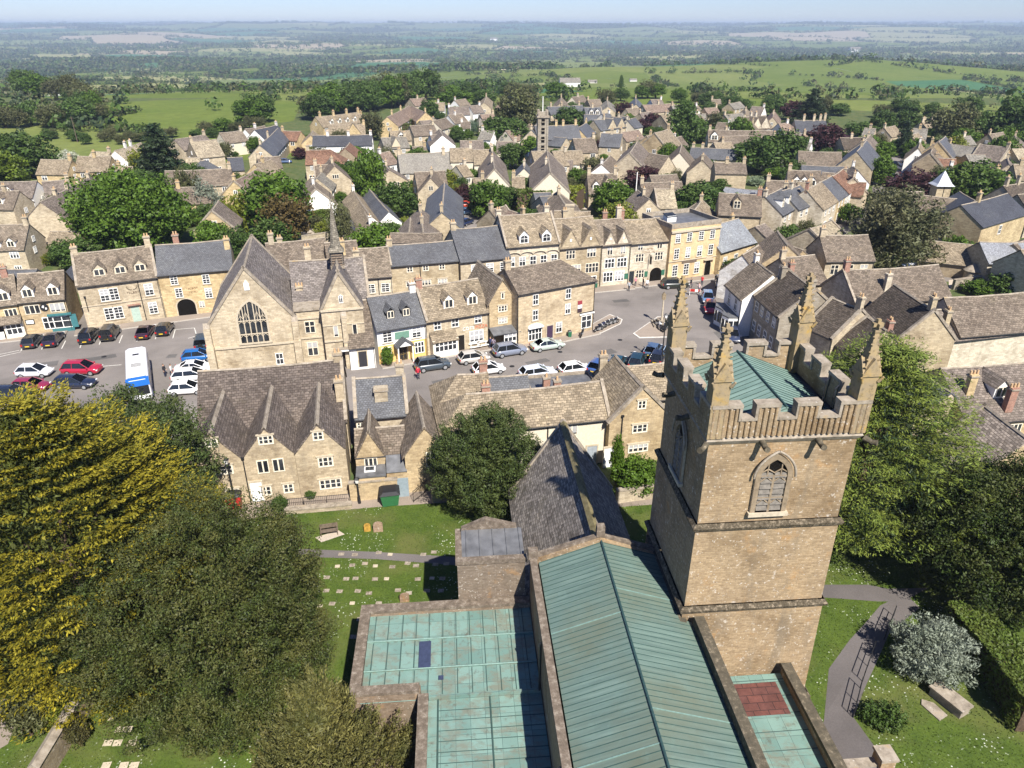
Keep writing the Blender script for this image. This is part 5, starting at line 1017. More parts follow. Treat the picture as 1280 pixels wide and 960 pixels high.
for y in(-1.2,-8.4,-14.5):
    p=MB(); p.cyl((NX0-.2,y,6),(NX0-.2,y,9.5),.07,.07,M['black'],6); put('downpipe',p,ch)
b=MB(); zl=NE; xl=NX0+.42; xr=NX1-.12
def nz(x): return NZ-(abs(x-NXR))*(NZ-NE)/(NXR-xl)
yend=[(xl,Y0,Y1-.45,-1),(xr,Y0,-.1,1)]
b.slab([(xl,Y0,NE),(xl,Y1-.45,NE),(NXR,Y1-.45,NZ),(NXR,Y0,NZ)],.12,M['copper'])
xm=-.4
b.slab([(NXR,Y0,NZ),(NXR,-.35,NZ),(xr,-.35,nz(xr)),(xr,Y0,nz(xr))],.12,M['copper']); b.slab([(NXR,-.352,NZ),(NXR,Y1-.45,NZ),(xm,Y1-.45,nz(xm)),(xm,-.352,nz(xm))],.12,M['copper'])
nr=put('nave_roof',b,ch)
b=MB(); k=0; y=Y0+.2
while y<Y1-.5:
    for s in(-1,1):
        xe=xl if s<0 else (xr if y<-.4 else xm)
        big=(k%22==(9 if s<0 else 14)); m=M['seamlight'] if big else M['seam']; r=.035 if big else .02
        b.cyl((xe,y,nz(xe)+.012),(NXR,y+random.uniform(-.02,.02),NZ+.012),r,r,m,4,False,False)
    y+=.36; k+=1
put('roof_seam',b,nr); b=MB(); b.cyl((NXR,Y0,NZ+.03),(NXR,Y1-.45,NZ+.03),.075,.075,M['coppertrim'],6); put('ridge_roll',b,nr)
# chancel
cf=Frame(Matrix.Translation((NXR+4.2,Y1+.3,0))@Matrix.Rotation(pi/2,4,'Z'),15.2,8.4,3.9,10.3)
wm=MB(); rm=MB(); roof_block(wm,rm,cf,R_,M['bigtile'],'',.25,.0,'R'); put('chancel_wall',wm,ch); cr=put('chancel_roof',rm,ch,color=(.27,.24,.21))
for cc in(0,): 
    p=MB(); p.slab([(NXR-.28,Y1+.3,10.25),(NXR-.28,Y1+15.5,10.25),(NXR,Y1+15.5,10.52),(NXR,Y1+.3,10.52)],.1,M['mossridge']); p.slab([(NXR+.28,Y1+.3,10.25),(NXR+.28,Y1+15.5,10.25),(NXR,Y1+15.5,10.52),(NXR,Y1+.3,10.52)],.1,M['mossridge']); put('ridge_stone',p,cr)
# north aisle, two flat roofs
b=MB()
def walls(x0,x1,y0,y1,z,t=.5,sk=''):
    if 'L' not in sk: b.box(x0,y0,0,x0+t,y1,z,R_,False)
    if 'B' not in sk: b.box(x0+t,y1-t,0,x1,y1,z,R_,False)
    if 'F' not in sk: b.box(x0+t,y0,0,x1,y0+t,z,R_,False)
walls(-18.5,-8.05,-1.1,5.6,6.3,.5,'F'); b.box(-18.0,-1.1,0,-14.7,-.6,6.3,R_,False); walls(-14.75,-8.05,-20,-1.1,6.1,.45,'BF'); put('aisle_wall',b,ch,color=(.24,.185,.135))
b=MB(); c=M['copingmid']
for q in((-18.56,-1.16,-17.94,5.66),(-17.94,5.04,-8.05,5.66),(-17.94,-1.16,-14.75,-.6)): b.box(q[0],q[1],6.3,q[2],q[3],6.5,c)
b.box(-14.82,-20,6.1,-14.25,-1.16,6.28,c); put('aisle_coping',b,ch)
b=MB(); ys=[5.1,3.05,.95,-1.1]
for k in range(3): b.slab([(-18,ys[k+1],5.95-.13*k),(-8.05,ys[k+1],5.95-.13*k),(-8.05,ys[k],6.02-.13*k),(-18,ys[k],6.02-.13*k)],.12,M['sheet'])
o=put('aisle_roof',b,ch); p=MB()
for k in range(3):
    z=5.97-.13*k
    for q in range(12): x=-17.6+q*.82+random.uniform(-.03,.03); p.cyl((x,ys[k+1]+.02,z),(x,ys[k]-.05,z+.06),.03,.03,M['seam'],4,False,False)
    p.cyl((-18,ys[k+1]+.03,z+.0),(-8.05,ys[k+1]+.03,z+.0),.05,.05,M['seamlight'],5)
put('roof_seam',p,o); p=MB(); p.slab([(-14.9,.98,5.90),(-14.2,.98,5.90),(-14.2,2.9,5.955),(-14.9,2.9,5.955)],.03,M['leadblue']); p.cbox(-13.6,.25,5.78,.28,.28,.05,M['leadblue']); put('patch',p,o)
b=MB(); b.slab([(-14.3,-20,5.35),(-8.05,-20,5.35),(-8.05,-1.2,5.72),(-14.3,-1.2,5.72)],.12,M['sheet']); o=put('aisle_roof',b,ch); p=MB()
for x in(-13.75,-10.9): p.cyl((x,-20,5.38),(x,-1.2,5.75),.05,.05,M['seam'],5)
y=-1.9
while y>-20: z=5.72+(y+1.2)*.0197; p.cyl((-13.7,y,z+.005),(-8.05,y+random.uniform(-.05,.05),z+.005),.022,.022,M['seam'],4,False,False); y-=.62
put('roof_seam',p,o); p=MB()
p.box(-14.25,-1.2,5.72,-8.05,-1.08,6.02,M['sheet']); put('roof_step',p,ch)
for k in range(7): 
    p=MB(); p.cbox(0,0,0,.3,.2,.04,M['leadblue']); place('patch',p.mesh('patch'),o,Matrix.Translation((-12.8+k*.72,-7.6+random.uniform(-.5,.3),5.61))@Matrix.Rotation(k,4,'Z'))
# stair turret by the chancel
b=MB(); b.box(-12.5,5.75,0,-8.3,8.9,9.2,R_,False); b.box(-12.6,5.68,9.2,-8.2,6.1,9.5,M['copingmid']); b.box(-12.6,6.1,9.2,-12.2,9.0,9.45,M['copingmid']); b.prism([(-12.2,9.2),(-8.6,9.2),(-8.6,9.7),(-10.6,10.35),(-12.2,9.65)],8.6,9.0,M['copingmid'])
b.slab([(-12.2,6.1,9.25),(-8.3,6.1,9.25),(-8.3,8.6,9.6),(-12.2,8.6,9.6)],.08,M['lead'])
for q in range(5): x=-11.9+q*.85; b.cyl((x,6.1,9.28),(x,8.6,9.63),.045,.045,M['lead'],5)
put('stair_turret',b,ch,color=(.20,.16,.122))
# south aisle roof and porch
b=MB(); b.box(5.95,-14,0,6.35,-.6,5.9,R_,False); b.box(5.85,-14,5.9,6.45,-.58,6.15,M['copingdark']); put('south_wall',b,ch)
b=MB(); b.slab([(.85,-14,5.15),(5.95,-14,5.15),(5.95,-.6,5.35),(.85,-.6,5.35)],.1,M['sheet']); o=put('south_roof',b,ch)
p=MB(); p.slab([(2.9,-3.3,5.36),(5.4,-3.3,5.36),(5.4,-1.2,5.39),(2.9,-1.2,5.39)],.03,M['redsheet']); put('patch',p,o)
p=MB()
for q in range(9): y=-1.0-q*1.1; z=5.345+(y+.6)*.0149; p.cyl((.85,y,z),(5.95,y,z),.03,.03,M['seam'],5)
put('roof_seam',p,o)
b=MB(); b.box(6.5,-8.6,0,10.1,-5.2,3.6,R_,False); b.box(6.4,-5.6,3.6,10.1,-5.1,3.8,M['coping']); b.cbox(9.85,-5.4,0,.8,.8,4.3,M['rubble']); b.cbox(9.85,-5.4,4.3,.95,.95,.18,M['coping']); b.slab([(6.4,-9,3.55),(9.6,-9,3.55),(9.6,-5.6,3.65),(6.4,-5.6,3.65)],.1,M['lead']); put('porch',b,ch)
BUILT.append((Vector(Cw(0,0)),'church',25))
# ------------------------------------------------------------------ foliage
def nrm(a): return a/np.maximum(np.linalg.norm(a,axis=1,keepdims=True),1e-9)
def leaf_mesh(name,P,Dv,Nv,L,Wd,mats,mi=None):
    n=len(P); Dv=nrm(Dv); Sv=nrm(np.cross(Dv,Nv)); L=np.broadcast_to(np.asarray(L,dtype=float).reshape(-1,1),(n,1)); Wd=np.broadcast_to(np.asarray(Wd,dtype=float).reshape(-1,1),(n,1))
    V=np.stack([P-Dv*L*.5,P+Sv*Wd*.5-Dv*L*.08,P+Dv*L*.5,P-Sv*Wd*.5-Dv*L*.08],1).reshape(-1,3).astype(np.float32)
    me=bpy.data.meshes.new(name); me.vertices.add(4*n); me.vertices.foreach_set('co',V.ravel()); me.loops.add(4*n); me.loops.foreach_set('vertex_index',np.arange(4*n,dtype=np.int32))
    me.polygons.add(n); me.polygons.foreach_set('loop_start',np.arange(0,4*n,4,dtype=np.int32)); me.polygons.foreach_set('loop_total',np.full(n,4,dtype=np.int32))
    for m in mats: me.materials.append(m)
    if mi is not None: me.polygons.foreach_set('material_index',mi.astype(np.int32))
    me.update(calc_edges=True); me.validate(); return me
def sphere_pts(n,rng,zmin=-.45):
    z=rng.uniform(zmin,1,n); a=rng.uniform(0,2*pi,n); r=np.sqrt(1-z*z); return np.stack([r*np.cos(a),r*np.sin(a),z],1)
def crown(name,mats,seed,r=(1,1,1),cz=0.0,prof=None,nc=60,nl=60,ax=(.3,.3,.25),tilt=0.0,leaf=(.12,.07),shell=(.72,1.0),zmin=-.5,along=.3,inner=.25,up=.2,jit=.35,two=False,flat=0.0,lump=.10,gap=.10):
    """clumps of leaves over an ellipsoid (or a profile of revolution prof(t)->radius, t 0..1 up)."""
    rng=np.random.default_rng(seed); r=np.array(r,float)
    if prof is None:
        O=sphere_pts(nc,rng,zmin); f=rng.uniform(shell[0],shell[1],(nc,1)); az=np.arctan2(O[:,1],O[:,0]); el=np.arcsin(O[:,2]); lo=np.sin(3*az+seed+2*el)*np.cos(3*el+seed*.7)+.6*np.sin(7*az-4*el+seed*1.3)*np.sin(6*el+seed); keep=lo+rng.normal(0,.25,nc)>-1.25+gap*4*.6; O=O[keep]; f=f[keep]*(1+lump*lo[keep][:,None]); nc=len(O); C=O*f*r; C[:,2]+=cz
    else:
        t=rng.uniform(0,1,nc)**.8; wts=np.array([prof(x) for x in t]); keep=rng.uniform(0,wts.max(),nc)<wts+.15; t=t[keep]; wts=wts[keep]; nc=len(t)
        a=rng.uniform(0,2*pi,nc); f=rng.uniform(shell[0],shell[1],nc); lob=1+.13*np.sin(3*a+seed)+.09*np.sin(7*a+t*9); rad=wts*f*lob
        O=np.stack([np.cos(a),np.sin(a),np.full(nc,.25)],1); C=np.stack([rad*np.cos(a)*r[0],rad*np.sin(a)*r[1],t*r[2]],1); C[:,2]+=cz
    O=nrm(O); main=O.copy(); main[:,2]+=up; main[:,2]*=(1-flat); main=nrm(main); main[:,2]+=tilt; main=nrm(main)
    side=nrm(np.cross(main,np.array([[0,0,1.0]]))+1e-6); upv=np.cross(side,main)
    sc=rng.uniform(.55,1.5,(nc,1))
    Q=nrm(rng.normal(size=(nc*nl,3))); rad=rng.uniform(.72,1.05,(nc*nl,1)); Q0=Q*rad
    m=np.repeat(main,nl,0); s=np.repeat(side,nl,0); u=np.repeat(upv,nl,0); k=np.repeat(sc,nl,0)
    P=np.repeat(C,nl,0)+(m*Q0[:,0:1]*ax[0]+s*Q0[:,1:2]*ax[1]+u*Q0[:,2:3]*ax[2])*k
    Nn=m*Q[:,0:1]/ax[0]+s*Q[:,1:2]/ax[1]+u*Q[:,2:3]/ax[2]; Nn=nrm(Nn)+rng.normal(size=P.shape)*jit; Nn=nrm(Nn)
    Dv=nrm(rng.normal(size=P.shape))*(1-along)+m*along+s*(Q[:,1:2]*along*.7); Dv=Dv-Nn*np.sum(Dv*Nn,1,keepdims=True); Dv=nrm(Dv)
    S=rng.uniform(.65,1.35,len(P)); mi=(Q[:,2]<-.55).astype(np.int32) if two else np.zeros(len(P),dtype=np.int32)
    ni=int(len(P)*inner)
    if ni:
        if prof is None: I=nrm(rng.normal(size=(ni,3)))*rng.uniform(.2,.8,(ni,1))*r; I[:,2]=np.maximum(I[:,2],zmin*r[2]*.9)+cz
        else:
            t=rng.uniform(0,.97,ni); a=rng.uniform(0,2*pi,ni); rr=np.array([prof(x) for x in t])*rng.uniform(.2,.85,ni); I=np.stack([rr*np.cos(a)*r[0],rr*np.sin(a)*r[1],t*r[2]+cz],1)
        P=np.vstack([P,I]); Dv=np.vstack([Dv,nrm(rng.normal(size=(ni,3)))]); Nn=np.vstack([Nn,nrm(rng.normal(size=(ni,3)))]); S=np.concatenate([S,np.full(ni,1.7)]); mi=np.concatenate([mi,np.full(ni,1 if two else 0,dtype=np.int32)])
    return leaf_mesh(name,P,Dv,Nn,S*leaf[0],S*leaf[1],mats,mi)
def trunk_mesh(h,r,sp=1.0,n=5,seed=0):
    rnd=random.Random(seed); b=MB(); P=[(0,0,-.05)]; 
    for k in range(1,5): P.append((rnd.uniform(-.04,.04)*h,rnd.uniform(-.04,.04)*h,h*k/4))
    for k in range(4): b.cyl(P[k],P[k+1],r*(1.25-.27*k),r*(1.25-.27*(k+1)),M['bark'],8,k==3)
    for k in range(n):
        a=2*pi*k/n+rnd.uniform(-.4,.4); z=h*rnd.uniform(.4,.85); e=(cos(a)*sp*rnd.uniform(.5,.75),sin(a)*sp*rnd.uniform(.5,.75),z+h*rnd.uniform(.15,.4)); mid=(e[0]*.5,e[1]*.5,(z+e[2])/2-.04*h); b.cyl((0,0,z),mid,r*.45,r*.3,M['bark'],6,False); b.cyl(mid,e,r*.3,r*.1,M['bark'],6,False)
    return b.mesh('trunk')
LF=dict(lime=m_leaf('lime_leaves',(.088,.148,.016),.45,(.055,.11,.013)),oak=m_leaf('dark_green_leaves',(.052,.092,.018),.5,(.075,.115,.022)),olive=m_leaf('olive_leaves',(.085,.094,.034),.45,(.10,.095,.045)),
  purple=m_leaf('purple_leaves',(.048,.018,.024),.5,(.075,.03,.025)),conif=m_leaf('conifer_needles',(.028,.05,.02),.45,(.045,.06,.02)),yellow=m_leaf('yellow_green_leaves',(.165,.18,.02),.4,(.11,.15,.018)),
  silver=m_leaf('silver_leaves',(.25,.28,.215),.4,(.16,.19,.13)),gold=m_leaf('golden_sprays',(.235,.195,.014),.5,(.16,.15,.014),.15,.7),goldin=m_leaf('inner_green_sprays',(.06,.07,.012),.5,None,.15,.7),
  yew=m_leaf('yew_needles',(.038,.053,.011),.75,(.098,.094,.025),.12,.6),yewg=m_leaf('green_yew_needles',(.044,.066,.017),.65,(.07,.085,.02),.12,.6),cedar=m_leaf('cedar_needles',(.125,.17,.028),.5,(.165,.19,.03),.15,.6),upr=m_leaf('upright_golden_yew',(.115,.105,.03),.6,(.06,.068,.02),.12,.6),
  euc=m_leaf('grey_green_leaves',(.11,.118,.055),.5,(.145,.125,.06)),hedge=m_leaf('hedge_leaves',(.075,.11,.018),.55,(.095,.115,.022)),blossom=m_leaf('white_blossom',(.55,.55,.45),.3,(.2,.25,.1)))
def tree(label,x,y,crown_me,trunk_me,sc=(1,1,1),rz=0.0,name='tree',cat='tree',group=None,color=(1,1,1)):
    o=thing(name,label,cat,(x,y,0),rz,group,color); o.scale=sc
    if trunk_me: obj('trunk',trunk_me,o)
    obj('crown',crown_me,o); return o
# ---- the big trees round the churchyard
pg=lambda t:(1-t)**.55*(.62+.5*t) if t<1 else 0
pg=lambda t:max(.05,sin(pi*(.30+.70*t))**.8)
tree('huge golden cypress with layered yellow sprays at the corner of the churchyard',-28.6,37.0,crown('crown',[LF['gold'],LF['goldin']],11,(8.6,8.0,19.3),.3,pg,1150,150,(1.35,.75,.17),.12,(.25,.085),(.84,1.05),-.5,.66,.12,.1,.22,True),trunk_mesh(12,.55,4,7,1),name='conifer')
tree('dark green yew between the golden cypress and the three gabled house',-31.0,49.8,crown('crown',[LF['yewg']],12,(6.6,6.2,5.7),6.9,None,480,110,(.75,.75,.7),0,(.24,.1),(.8,1.03),-.85,.3,.2,.3,.5),trunk_mesh(6,.5,3,6,2))
tree('broad very dark yew with fine foliage in the middle of the west lawn',-18.6,33.6,crown('crown',[LF['yew']],13,(7.0,7.0,6.6),6.3,None,1150,165,(.62,.6,.5),0,(.15,.065),(.80,1.06),-.85,.35,.14,.3,.55,lump=.17,gap=.2),trunk_mesh(6,.6,3,6,3))
pu=lambda t:max(.04,(1-t**2.2))*(.75+.25*sin(pi*min(1,t*1.6)))
tree('pointed yellow green yew of upright sprays against the aisle wall',-9.6,24.9,crown('crown',[LF['upr']],14,(4.7,4.4,10.2),.2,pu,560,165,(.95,.24,.2),1.3,(.17,.055),(.78,1.05),-.5,.75,.2,.4,.35),trunk_mesh(5,.4,2,6,4))
tree('round dark green yew in front of the whitewashed house',-2.2,53.6,crown('crown',[LF['yewg']],15,(4.7,4.4,4.6),4.6,None,520,120,(.62,.52,.4),0,(.19,.075),(.84,1.05),-.8,.4,.2,.35,.45),trunk_mesh(4,.4,2,6,5))
pc=lambda t:max(.06,(1-t)**.62)*(.55+.45*min(1,t*5))
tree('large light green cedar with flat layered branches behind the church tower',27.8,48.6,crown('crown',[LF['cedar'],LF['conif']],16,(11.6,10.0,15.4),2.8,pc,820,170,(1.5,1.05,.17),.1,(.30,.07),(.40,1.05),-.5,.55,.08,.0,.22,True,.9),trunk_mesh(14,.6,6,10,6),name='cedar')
tree('dark holm oak with olive tips on the bank at the east edge',36.2,42.6,crown('crown',[LF['yew']],17,(6.4,6.0,5.2),5.4,None,760,130,(.72,.68,.52),0,(.2,.1),(.82,1.04),-.8,.3,.16,.3,.55),trunk_mesh(6,.55,3,6,7),color=(.72,.85,.72))
sx,sy=G(1158,836)
tree('rounded silver leaved shrub beside the churchyard path',sx,sy,crown('crown',[LF['silver']],18,(2.5,2.3,1.75),1.75,None,230,60,(.42,.34,.3),.3,(.22,.07),(.7,1.08),-.9,.5,.25,.3,.6),trunk_mesh(1.2,.12,1,6,8),name='shrub',cat='shrub')
sx,sy=G(1102,902)
tree('low white flowered bush at the edge of the churchyard path',sx,sy,crown('crown',[LF['oak'],LF['blossom']],19,(1.35,1.0,.7),.5,None,70,40,(.26,.26,.2),0,(.14,.09),(.7,1.0),-.8,.3,.2,.3,.5),trunk_mesh(.4,.05,.4,4,9),name='bush',cat='shrub')
def hedge(label,pts,w,h,mat='hedge',n=900,name='hedge',leaf=(.3,.16),seed=1):
    rng=np.random.default_rng(seed); P=[];N=[]
    L=[hypot(b[0]-a[0],b[1]-a[1]) for a,b in zip(pts[:-1],pts[1:])]; tot=sum(L)
    for (a,b),l in zip(zip(pts[:-1],pts[1:]),L):
        d=np.array([(b[0]-a[0])/l,(b[1]-a[1])/l,0]); nn=np.array([-d[1],d[0],0]); m=int(n*l/tot)
        t=rng.uniform(0,l,m); f=rng.integers(0,4,m); s=rng.uniform(-1,1,m); z=rng.uniform(0,1,m)
        top=f<2; off=np.where(top,s*w/2,np.where(f==2,-w/2,w/2)); zz=np.where(top,h,z*h); bump=rng.normal(0,.09,m)+.22*np.sin(t*1.7+seed)*np.sin(t*.6)
        p=np.array([a[0],a[1],0])+np.outer(t,d)+np.outer(off*(1+bump*.3),nn); p[:,2]=zz*(1+bump*.35*.5)
        q=np.where(top[:,None],np.array([0,0,1.0]),np.outer(np.sign(off),nn)); P.append(p); N.append(q)
    P=np.vstack(P); N=nrm(np.vstack(N)+rng.normal(size=P.shape)*.6); Dv=nrm(np.cross(N,rng.normal(size=P.shape)))
    S=rng.uniform(.7,1.3,len(P)); me=leaf_mesh('foliage',P,Dv,N,S*leaf[0],S*leaf[1],[LF[mat]])
    o=thing(name,label,'hedge',(0,0,0)); obj('foliage',me,o,color=(1,1,1))
    b=MB()
    for a,c in zip(pts[:-1],pts[1:]):
        l=hypot(c[0]-a[0],c[1]-a[1]); b.T=Matrix.Translation((a[0],a[1],0))@Matrix.Rotation(atan2(c[1]-a[1],c[0]-a[0]),4,'Z'); b.box(.1,-w/2+.2,0,l-.1,w/2-.2,h-.25,M['bark'])
    put('stems',b,o); return o
hedge('thick clipped hedge along the east side of the churchyard lawn',[G(1205,752,2.6),G(1262,815,2.6),G(1310,880,2.6)],2.6,2.7,'hedge',9000,leaf=(.24,.13))
# ---- the town's trees: shared crowns, one thing each
PR={}
def proto(k,*a,**kw): PR.setdefault(k,[]).append(crown('crown',*a,**kw))
for s in(1,2): 
    proto('lime',[LF['lime']],20+s,(1,1,.95),1.15,None,110,46,(.26,.26,.18),0,(.13,.09),(.7,1.0),-.75,.2,.15,.3,.45)
    proto('oak',[LF['oak']],30+s,(1,1,.95),1.1,None,120,42,(.24,.24,.19),0,(.13,.09),(.68,1.02),-.75,.2,.15,.3,.5)
    proto('olive',[LF['olive']],40+s,(1,1,1.0),1.15,None,110,34,(.24,.22,.22),0,(.12,.075),(.55,1.05),-.75,.25,.15,.3,.6)
    proto('purple',[LF['purple']],50+s,(1,1,.9),1.0,None,110,40,(.24,.24,.16),0,(.13,.09),(.68,1.02),-.8,.2,.15,.3,.5)
    proto('yellow',[LF['yellow']],70+s,(1,1,.9),.95,None,90,40,(.25,.25,.2),0,(.13,.08),(.7,1.02),-.8,.25,.15,.3,.5)
    proto('silver',[LF['silver']],80+s,(1,1,.95),1.0,None,90,30,(.24,.24,.2),0,(.12,.07),(.6,1.05),-.8,.25,.15,.3,.6)
    proto('blossom',[LF['blossom']],90+s,(1,1,.9),.95,None,80,34,(.24,.24,.2),0,(.12,.08),(.65,1.05),-.8,.25,.15,.3,.6)
proto('conif',[LF['conif']],61,(1,1,2.4),.1,lambda t:max(.04,(1-t)**.8),230,34,(.26,.16,.08),-.15,(.16,.06),(.75,1.05),-.5,.6,.15,.0,.35)
proto('column',[LF['lime']],65,(1,1,2.6),.3,lambda t:max(.1,sin(pi*(.14+.8*t))**.6),150,36,(.3,.3,.24),.1,(.17,.11),(.72,1.05),-.5,.25,.15,.2,.5)
proto('poplar',[LF['oak']],66,(1,1,2.8),.2,lambda t:max(.08,sin(pi*(.2+.78*t))**.7),170,36,(.26,.24,.26),.3,(.16,.1),(.7,1.05),-.5,.3,.15,.4,.5)
proto('euc',[LF['euc']],67,(1,1,1.0),1.1,None,170,60,(.22,.2,.15),-.1,(.10,.035),(.45,1.06),-.8,.3,.12,.2,.6)
TRK=[trunk_mesh(1.0,.09,.8,5,20+k) for k in range(3)]
_ti=[0]; TREES=[]
def T(label,kind,u,vb,vt,w,name=None,cat=None,group=None,zs=None,color=None):
    _ti[0]+=1; k=_ti[0]; x,y=G(u,vb); dep=CAMH/-ray(u,vb)[2]; R=w*dep/FPX/2; h=max(top_at(u,vb,vt),R*.9)
    me=PR[kind][k%len(PR[kind])]; tall={'conif':2.5,'column':2.95,'poplar':3.05}.get(kind,2.12); c=color or tuple(1+random.Random(k).uniform(-.16,.16) for _ in range(1))*3
    small=h<3.2
    name=name or('bush' if small else{'conif':'conifer','poplar':'poplar'}.get(kind,'tree')); cat=cat or('bush' if small else 'tree')
    o=tree(label,x,y,me,TRK[k%3],(R,R,h/tall),k*2.4,name,cat,group,c); TREES.append((x,y,R)); return o
gx,gy=G(163,318); dep=CAMH/-ray(163,318)[2]; R=67*dep/FPX
o=tree('great spreading bright green lime behind the pale hotel',gx,gy+3,crown('crown',[LF['lime']],101,(R,R*.85,6.6),7.0,None,330,80,(1.75,1.75,.95),0,(.62,.42),(.72,1.02),-.8,.2,.12,.3,.45),trunk_mesh(6,.5,4,7,10)); TREES.append((gx,gy,R))
for a in [
('dark round tree beside the yellow stone houses at the west edge','oak',38,222,166,64),('yellow green bushy tree in front of the dark round one, west edge','lime',10,242,190,54,None,None,None,None,(1.25,1.0,.9)),
('white flowering shrub between the two yellow stone houses','blossom',86,204,186,22),('tall dark pyramid conifer beside the big pale tiled house','conif',205,228,157,64),('smaller yellowish conifer hugging the tall dark one','yellow',180,222,182,30),
('bushy green shrubs under the tall dark conifer','oak',172,236,212,44),('clipped round bush in front of the white end stack cottage','oak',293,186,170,26),('tree at the end of the green lane in the north west','lime',280,166,148,22),
('bright round tree above the gravel garden near the spire','lime',352,293,218,74),('bronze tinted tree overlapping the bright round one by the gravel garden','olive',362,306,247,60,None,None,None,None,(1.1,.75,.6)),('dark tree at the wall of the gravel garden','oak',345,312,272,52),
('yellow leaved tree next to the detached maroon roofed house','yellow',303,292,236,40),('olive tree in front of the long brown barn','olive',240,268,213,32),('silvery pale tree beside the olive tree at the long brown barn','silver',262,272,222,34),
('grey green birch beside the spire','olive',428,309,256,32),('tall fresh tree behind the lane cottages','lime',466,262,190,40),('dense green tree beside the lane cottages','oak',497,272,228,46),('mid green tree by the wide stone gable','oak',470,240,212,30),
('yellow leaved bush next to the wide stone gable','yellow',482,252,232,22),('light green tree leaning over the courtyard of parked cars','lime',610,272,226,46,None,None,None,None,(.85,.85,1)),('small purple tree at the far end of the courtyard','purple',580,254,230,22),
('yellow green bush by the white parasol','yellow',506,290,270,30),('green shrub with white flowers beside the barn gable','blossom',512,226,206,20,None,None,None,None,(.5,.6,.5)),('bright bush against the tall cream house','yellow',566,236,210,24),('two-stemmed shrub in the cream yard','lime',590,232,212,22),
('round purple tree below the almshouse row','purple',375,199,183,17),('long loose bush in front of the red tiled cottage','oak',371,186,171,40),('birch beside the yellow almshouse end','olive',466,176,141,30),('hedge-like dark bush below the pinkish terrace','oak',498,163,150,36),
('dark green tree at the foot of the white cottages','oak',572,178,160,18),('blue green tree among the white cottages','silver',592,170,148,14,None,None,None,None,(.45,.6,.5)),('bright tree on the skyline of the central houses','lime',568,134,116,44),('dark skyline tree near the tower with mast','oak',604,132,112,34),
('large olive tree beside the tower with mast','olive',648,172,114,60),('dark wide tree below the large olive one','oak',625,184,146,46),('pair of trees beside the plain mauve roof','oak',645,186,150,40),('fresh green tree against the tower with mast','lime',664,196,172,26),
('dark dense tree among the slate roofs','oak',712,160,134,34),('purple tree on the skyline above the slate roofs','purple',779,146,127,24),('tall loose tree above the white arched dormers','olive',757,136,112,24),('dark skyline tree beyond the slate roofs','oak',776,126,110,20),
('orange tinted shrub by the cream end gable','yellow',758,196,184,24,None,None,None,None,(1.5,.8,.5)),('purple leaved shrub at the turn of the lane','purple',749,196,174,18),('green shrubs beside the purple leaved one','lime',735,200,182,26),('wide grey green tree in the middle of the lane gardens','olive',741,222,198,42),
('bright yellow shrub next to the church hall','yellow',714,226,208,20),('big bright round bush behind the gothic dormers and twin gables','lime',764,270,228,48,'bush','bush'),('yellow bush beside the big bright round one','yellow',740,254,240,18),('tall lime green bush behind the inn chimney','yellow',792,272,254,24,None,None,None,None,(.8,.95,1)),
('dark copper beech over the brown lane roof','purple',802,240,206,42),('small bright tree beside the honey gable house','lime',834,212,180,26),('purple tree above the honey gable house','purple',813,166,140,28),('bright yellow green dome tree below the hillside field','yellow',829,150,132,28),
('tall broad poplar in the middle of the eastern roofs','poplar',853,182,126,34),('olive tree next to the tall broad poplar','olive',897,166,141,32),('dark bush at the foot of the tall broad poplar','oak',874,178,158,40),('ivy covered bush against a stone gable','lime',881,222,200,24,None,None,None,None,(.8,.8,1)),
('wide green tree behind the yellow parapet building','oak',868,266,230,62),('round tree beside the large brown roofed house','oak',897,250,224,28),('white flowered shrub at the large brown roofed house','blossom',893,258,240,20),('leafy bush beside the pale tan roofed cottage','oak',836,272,250,34),
('trained white flowered bush beside the broad blank wall','blossom',944,232,219,20,None,None,None,None,(.5,.6,.5)),('large dense green tree in the north-east gardens','oak',947,216,170,60),('second dense green tree in the north-east gardens','oak',980,214,164,44),('bright bush below the dense green trees','lime',970,224,210,30),
('large purple copper beech over the north-east roofs','purple',1030,196,153,56),('dark cedar grove tree above the tall stacks house','conif',1012,156,112,44),('purple dark tree beside the cedar grove','purple',990,150,124,28),('loose tree beside the cedar grove','oak',965,146,122,30),
('square dark hedge tree near the top of the tree-lined street','oak',1074,172,152,36),('round tree at the top of the tree-lined street','oak',1101,168,137,28),('dark tree opposite the top of the tree-lined street','oak',1131,166,139,32),('conifer standing in the tree-lined street','conif',1126,196,152,26),
('upper street lime in front of the small shops','column',1102,205,178,22),('lower street lime in front of the small shops','column',1098,232,196,24),('street lime across the road from the small shops','lime',1138,206,174,24),('huge olive green parkland tree in the east','olive',1186,180,132,54),
('green parkland tree close to the huge olive one','oak',1219,178,140,40),('fresh tree under the parkland trees','lime',1203,188,162,34),('dark purple shrub beside the mauve coped roof','purple',1233,182,166,20),('bright tree at the mauve coped roof','lime',1256,186,160,28),
('dark tree mass at the east edge of the parkland','oak',1262,182,130,56),('tallest dark tree at the east edge of the frame','oak',1278,176,118,60),('broad green tree behind the bell turret','oak',1206,256,204,78,None,None,None,None,(1.2,1.15,1)),('purple tree in the street beside the bell turret','purple',1137,250,212,58),
('small purple tree across the street from the bell turret','purple',1120,246,222,30),('green bush on the eastern bank below the cottage','oak',1256,222,200,30),('round bush by the round stone huts at the east edge','oak',1258,370,340,46),('hedge bush beside the round stone huts','lime',1222,368,360,36),
('small tree against the large stone hall wall','olive',1222,292,262,26),('climbing bright green plant on the yard wall','yellow',1106,345,318,16),('low green bush beside the tan outbuilding','yellow',56,332,314,24),('bushy plant along the lane behind the narrow cream house','lime',462,302,288,30,None,None,None,None,(.8,.8,.9)),
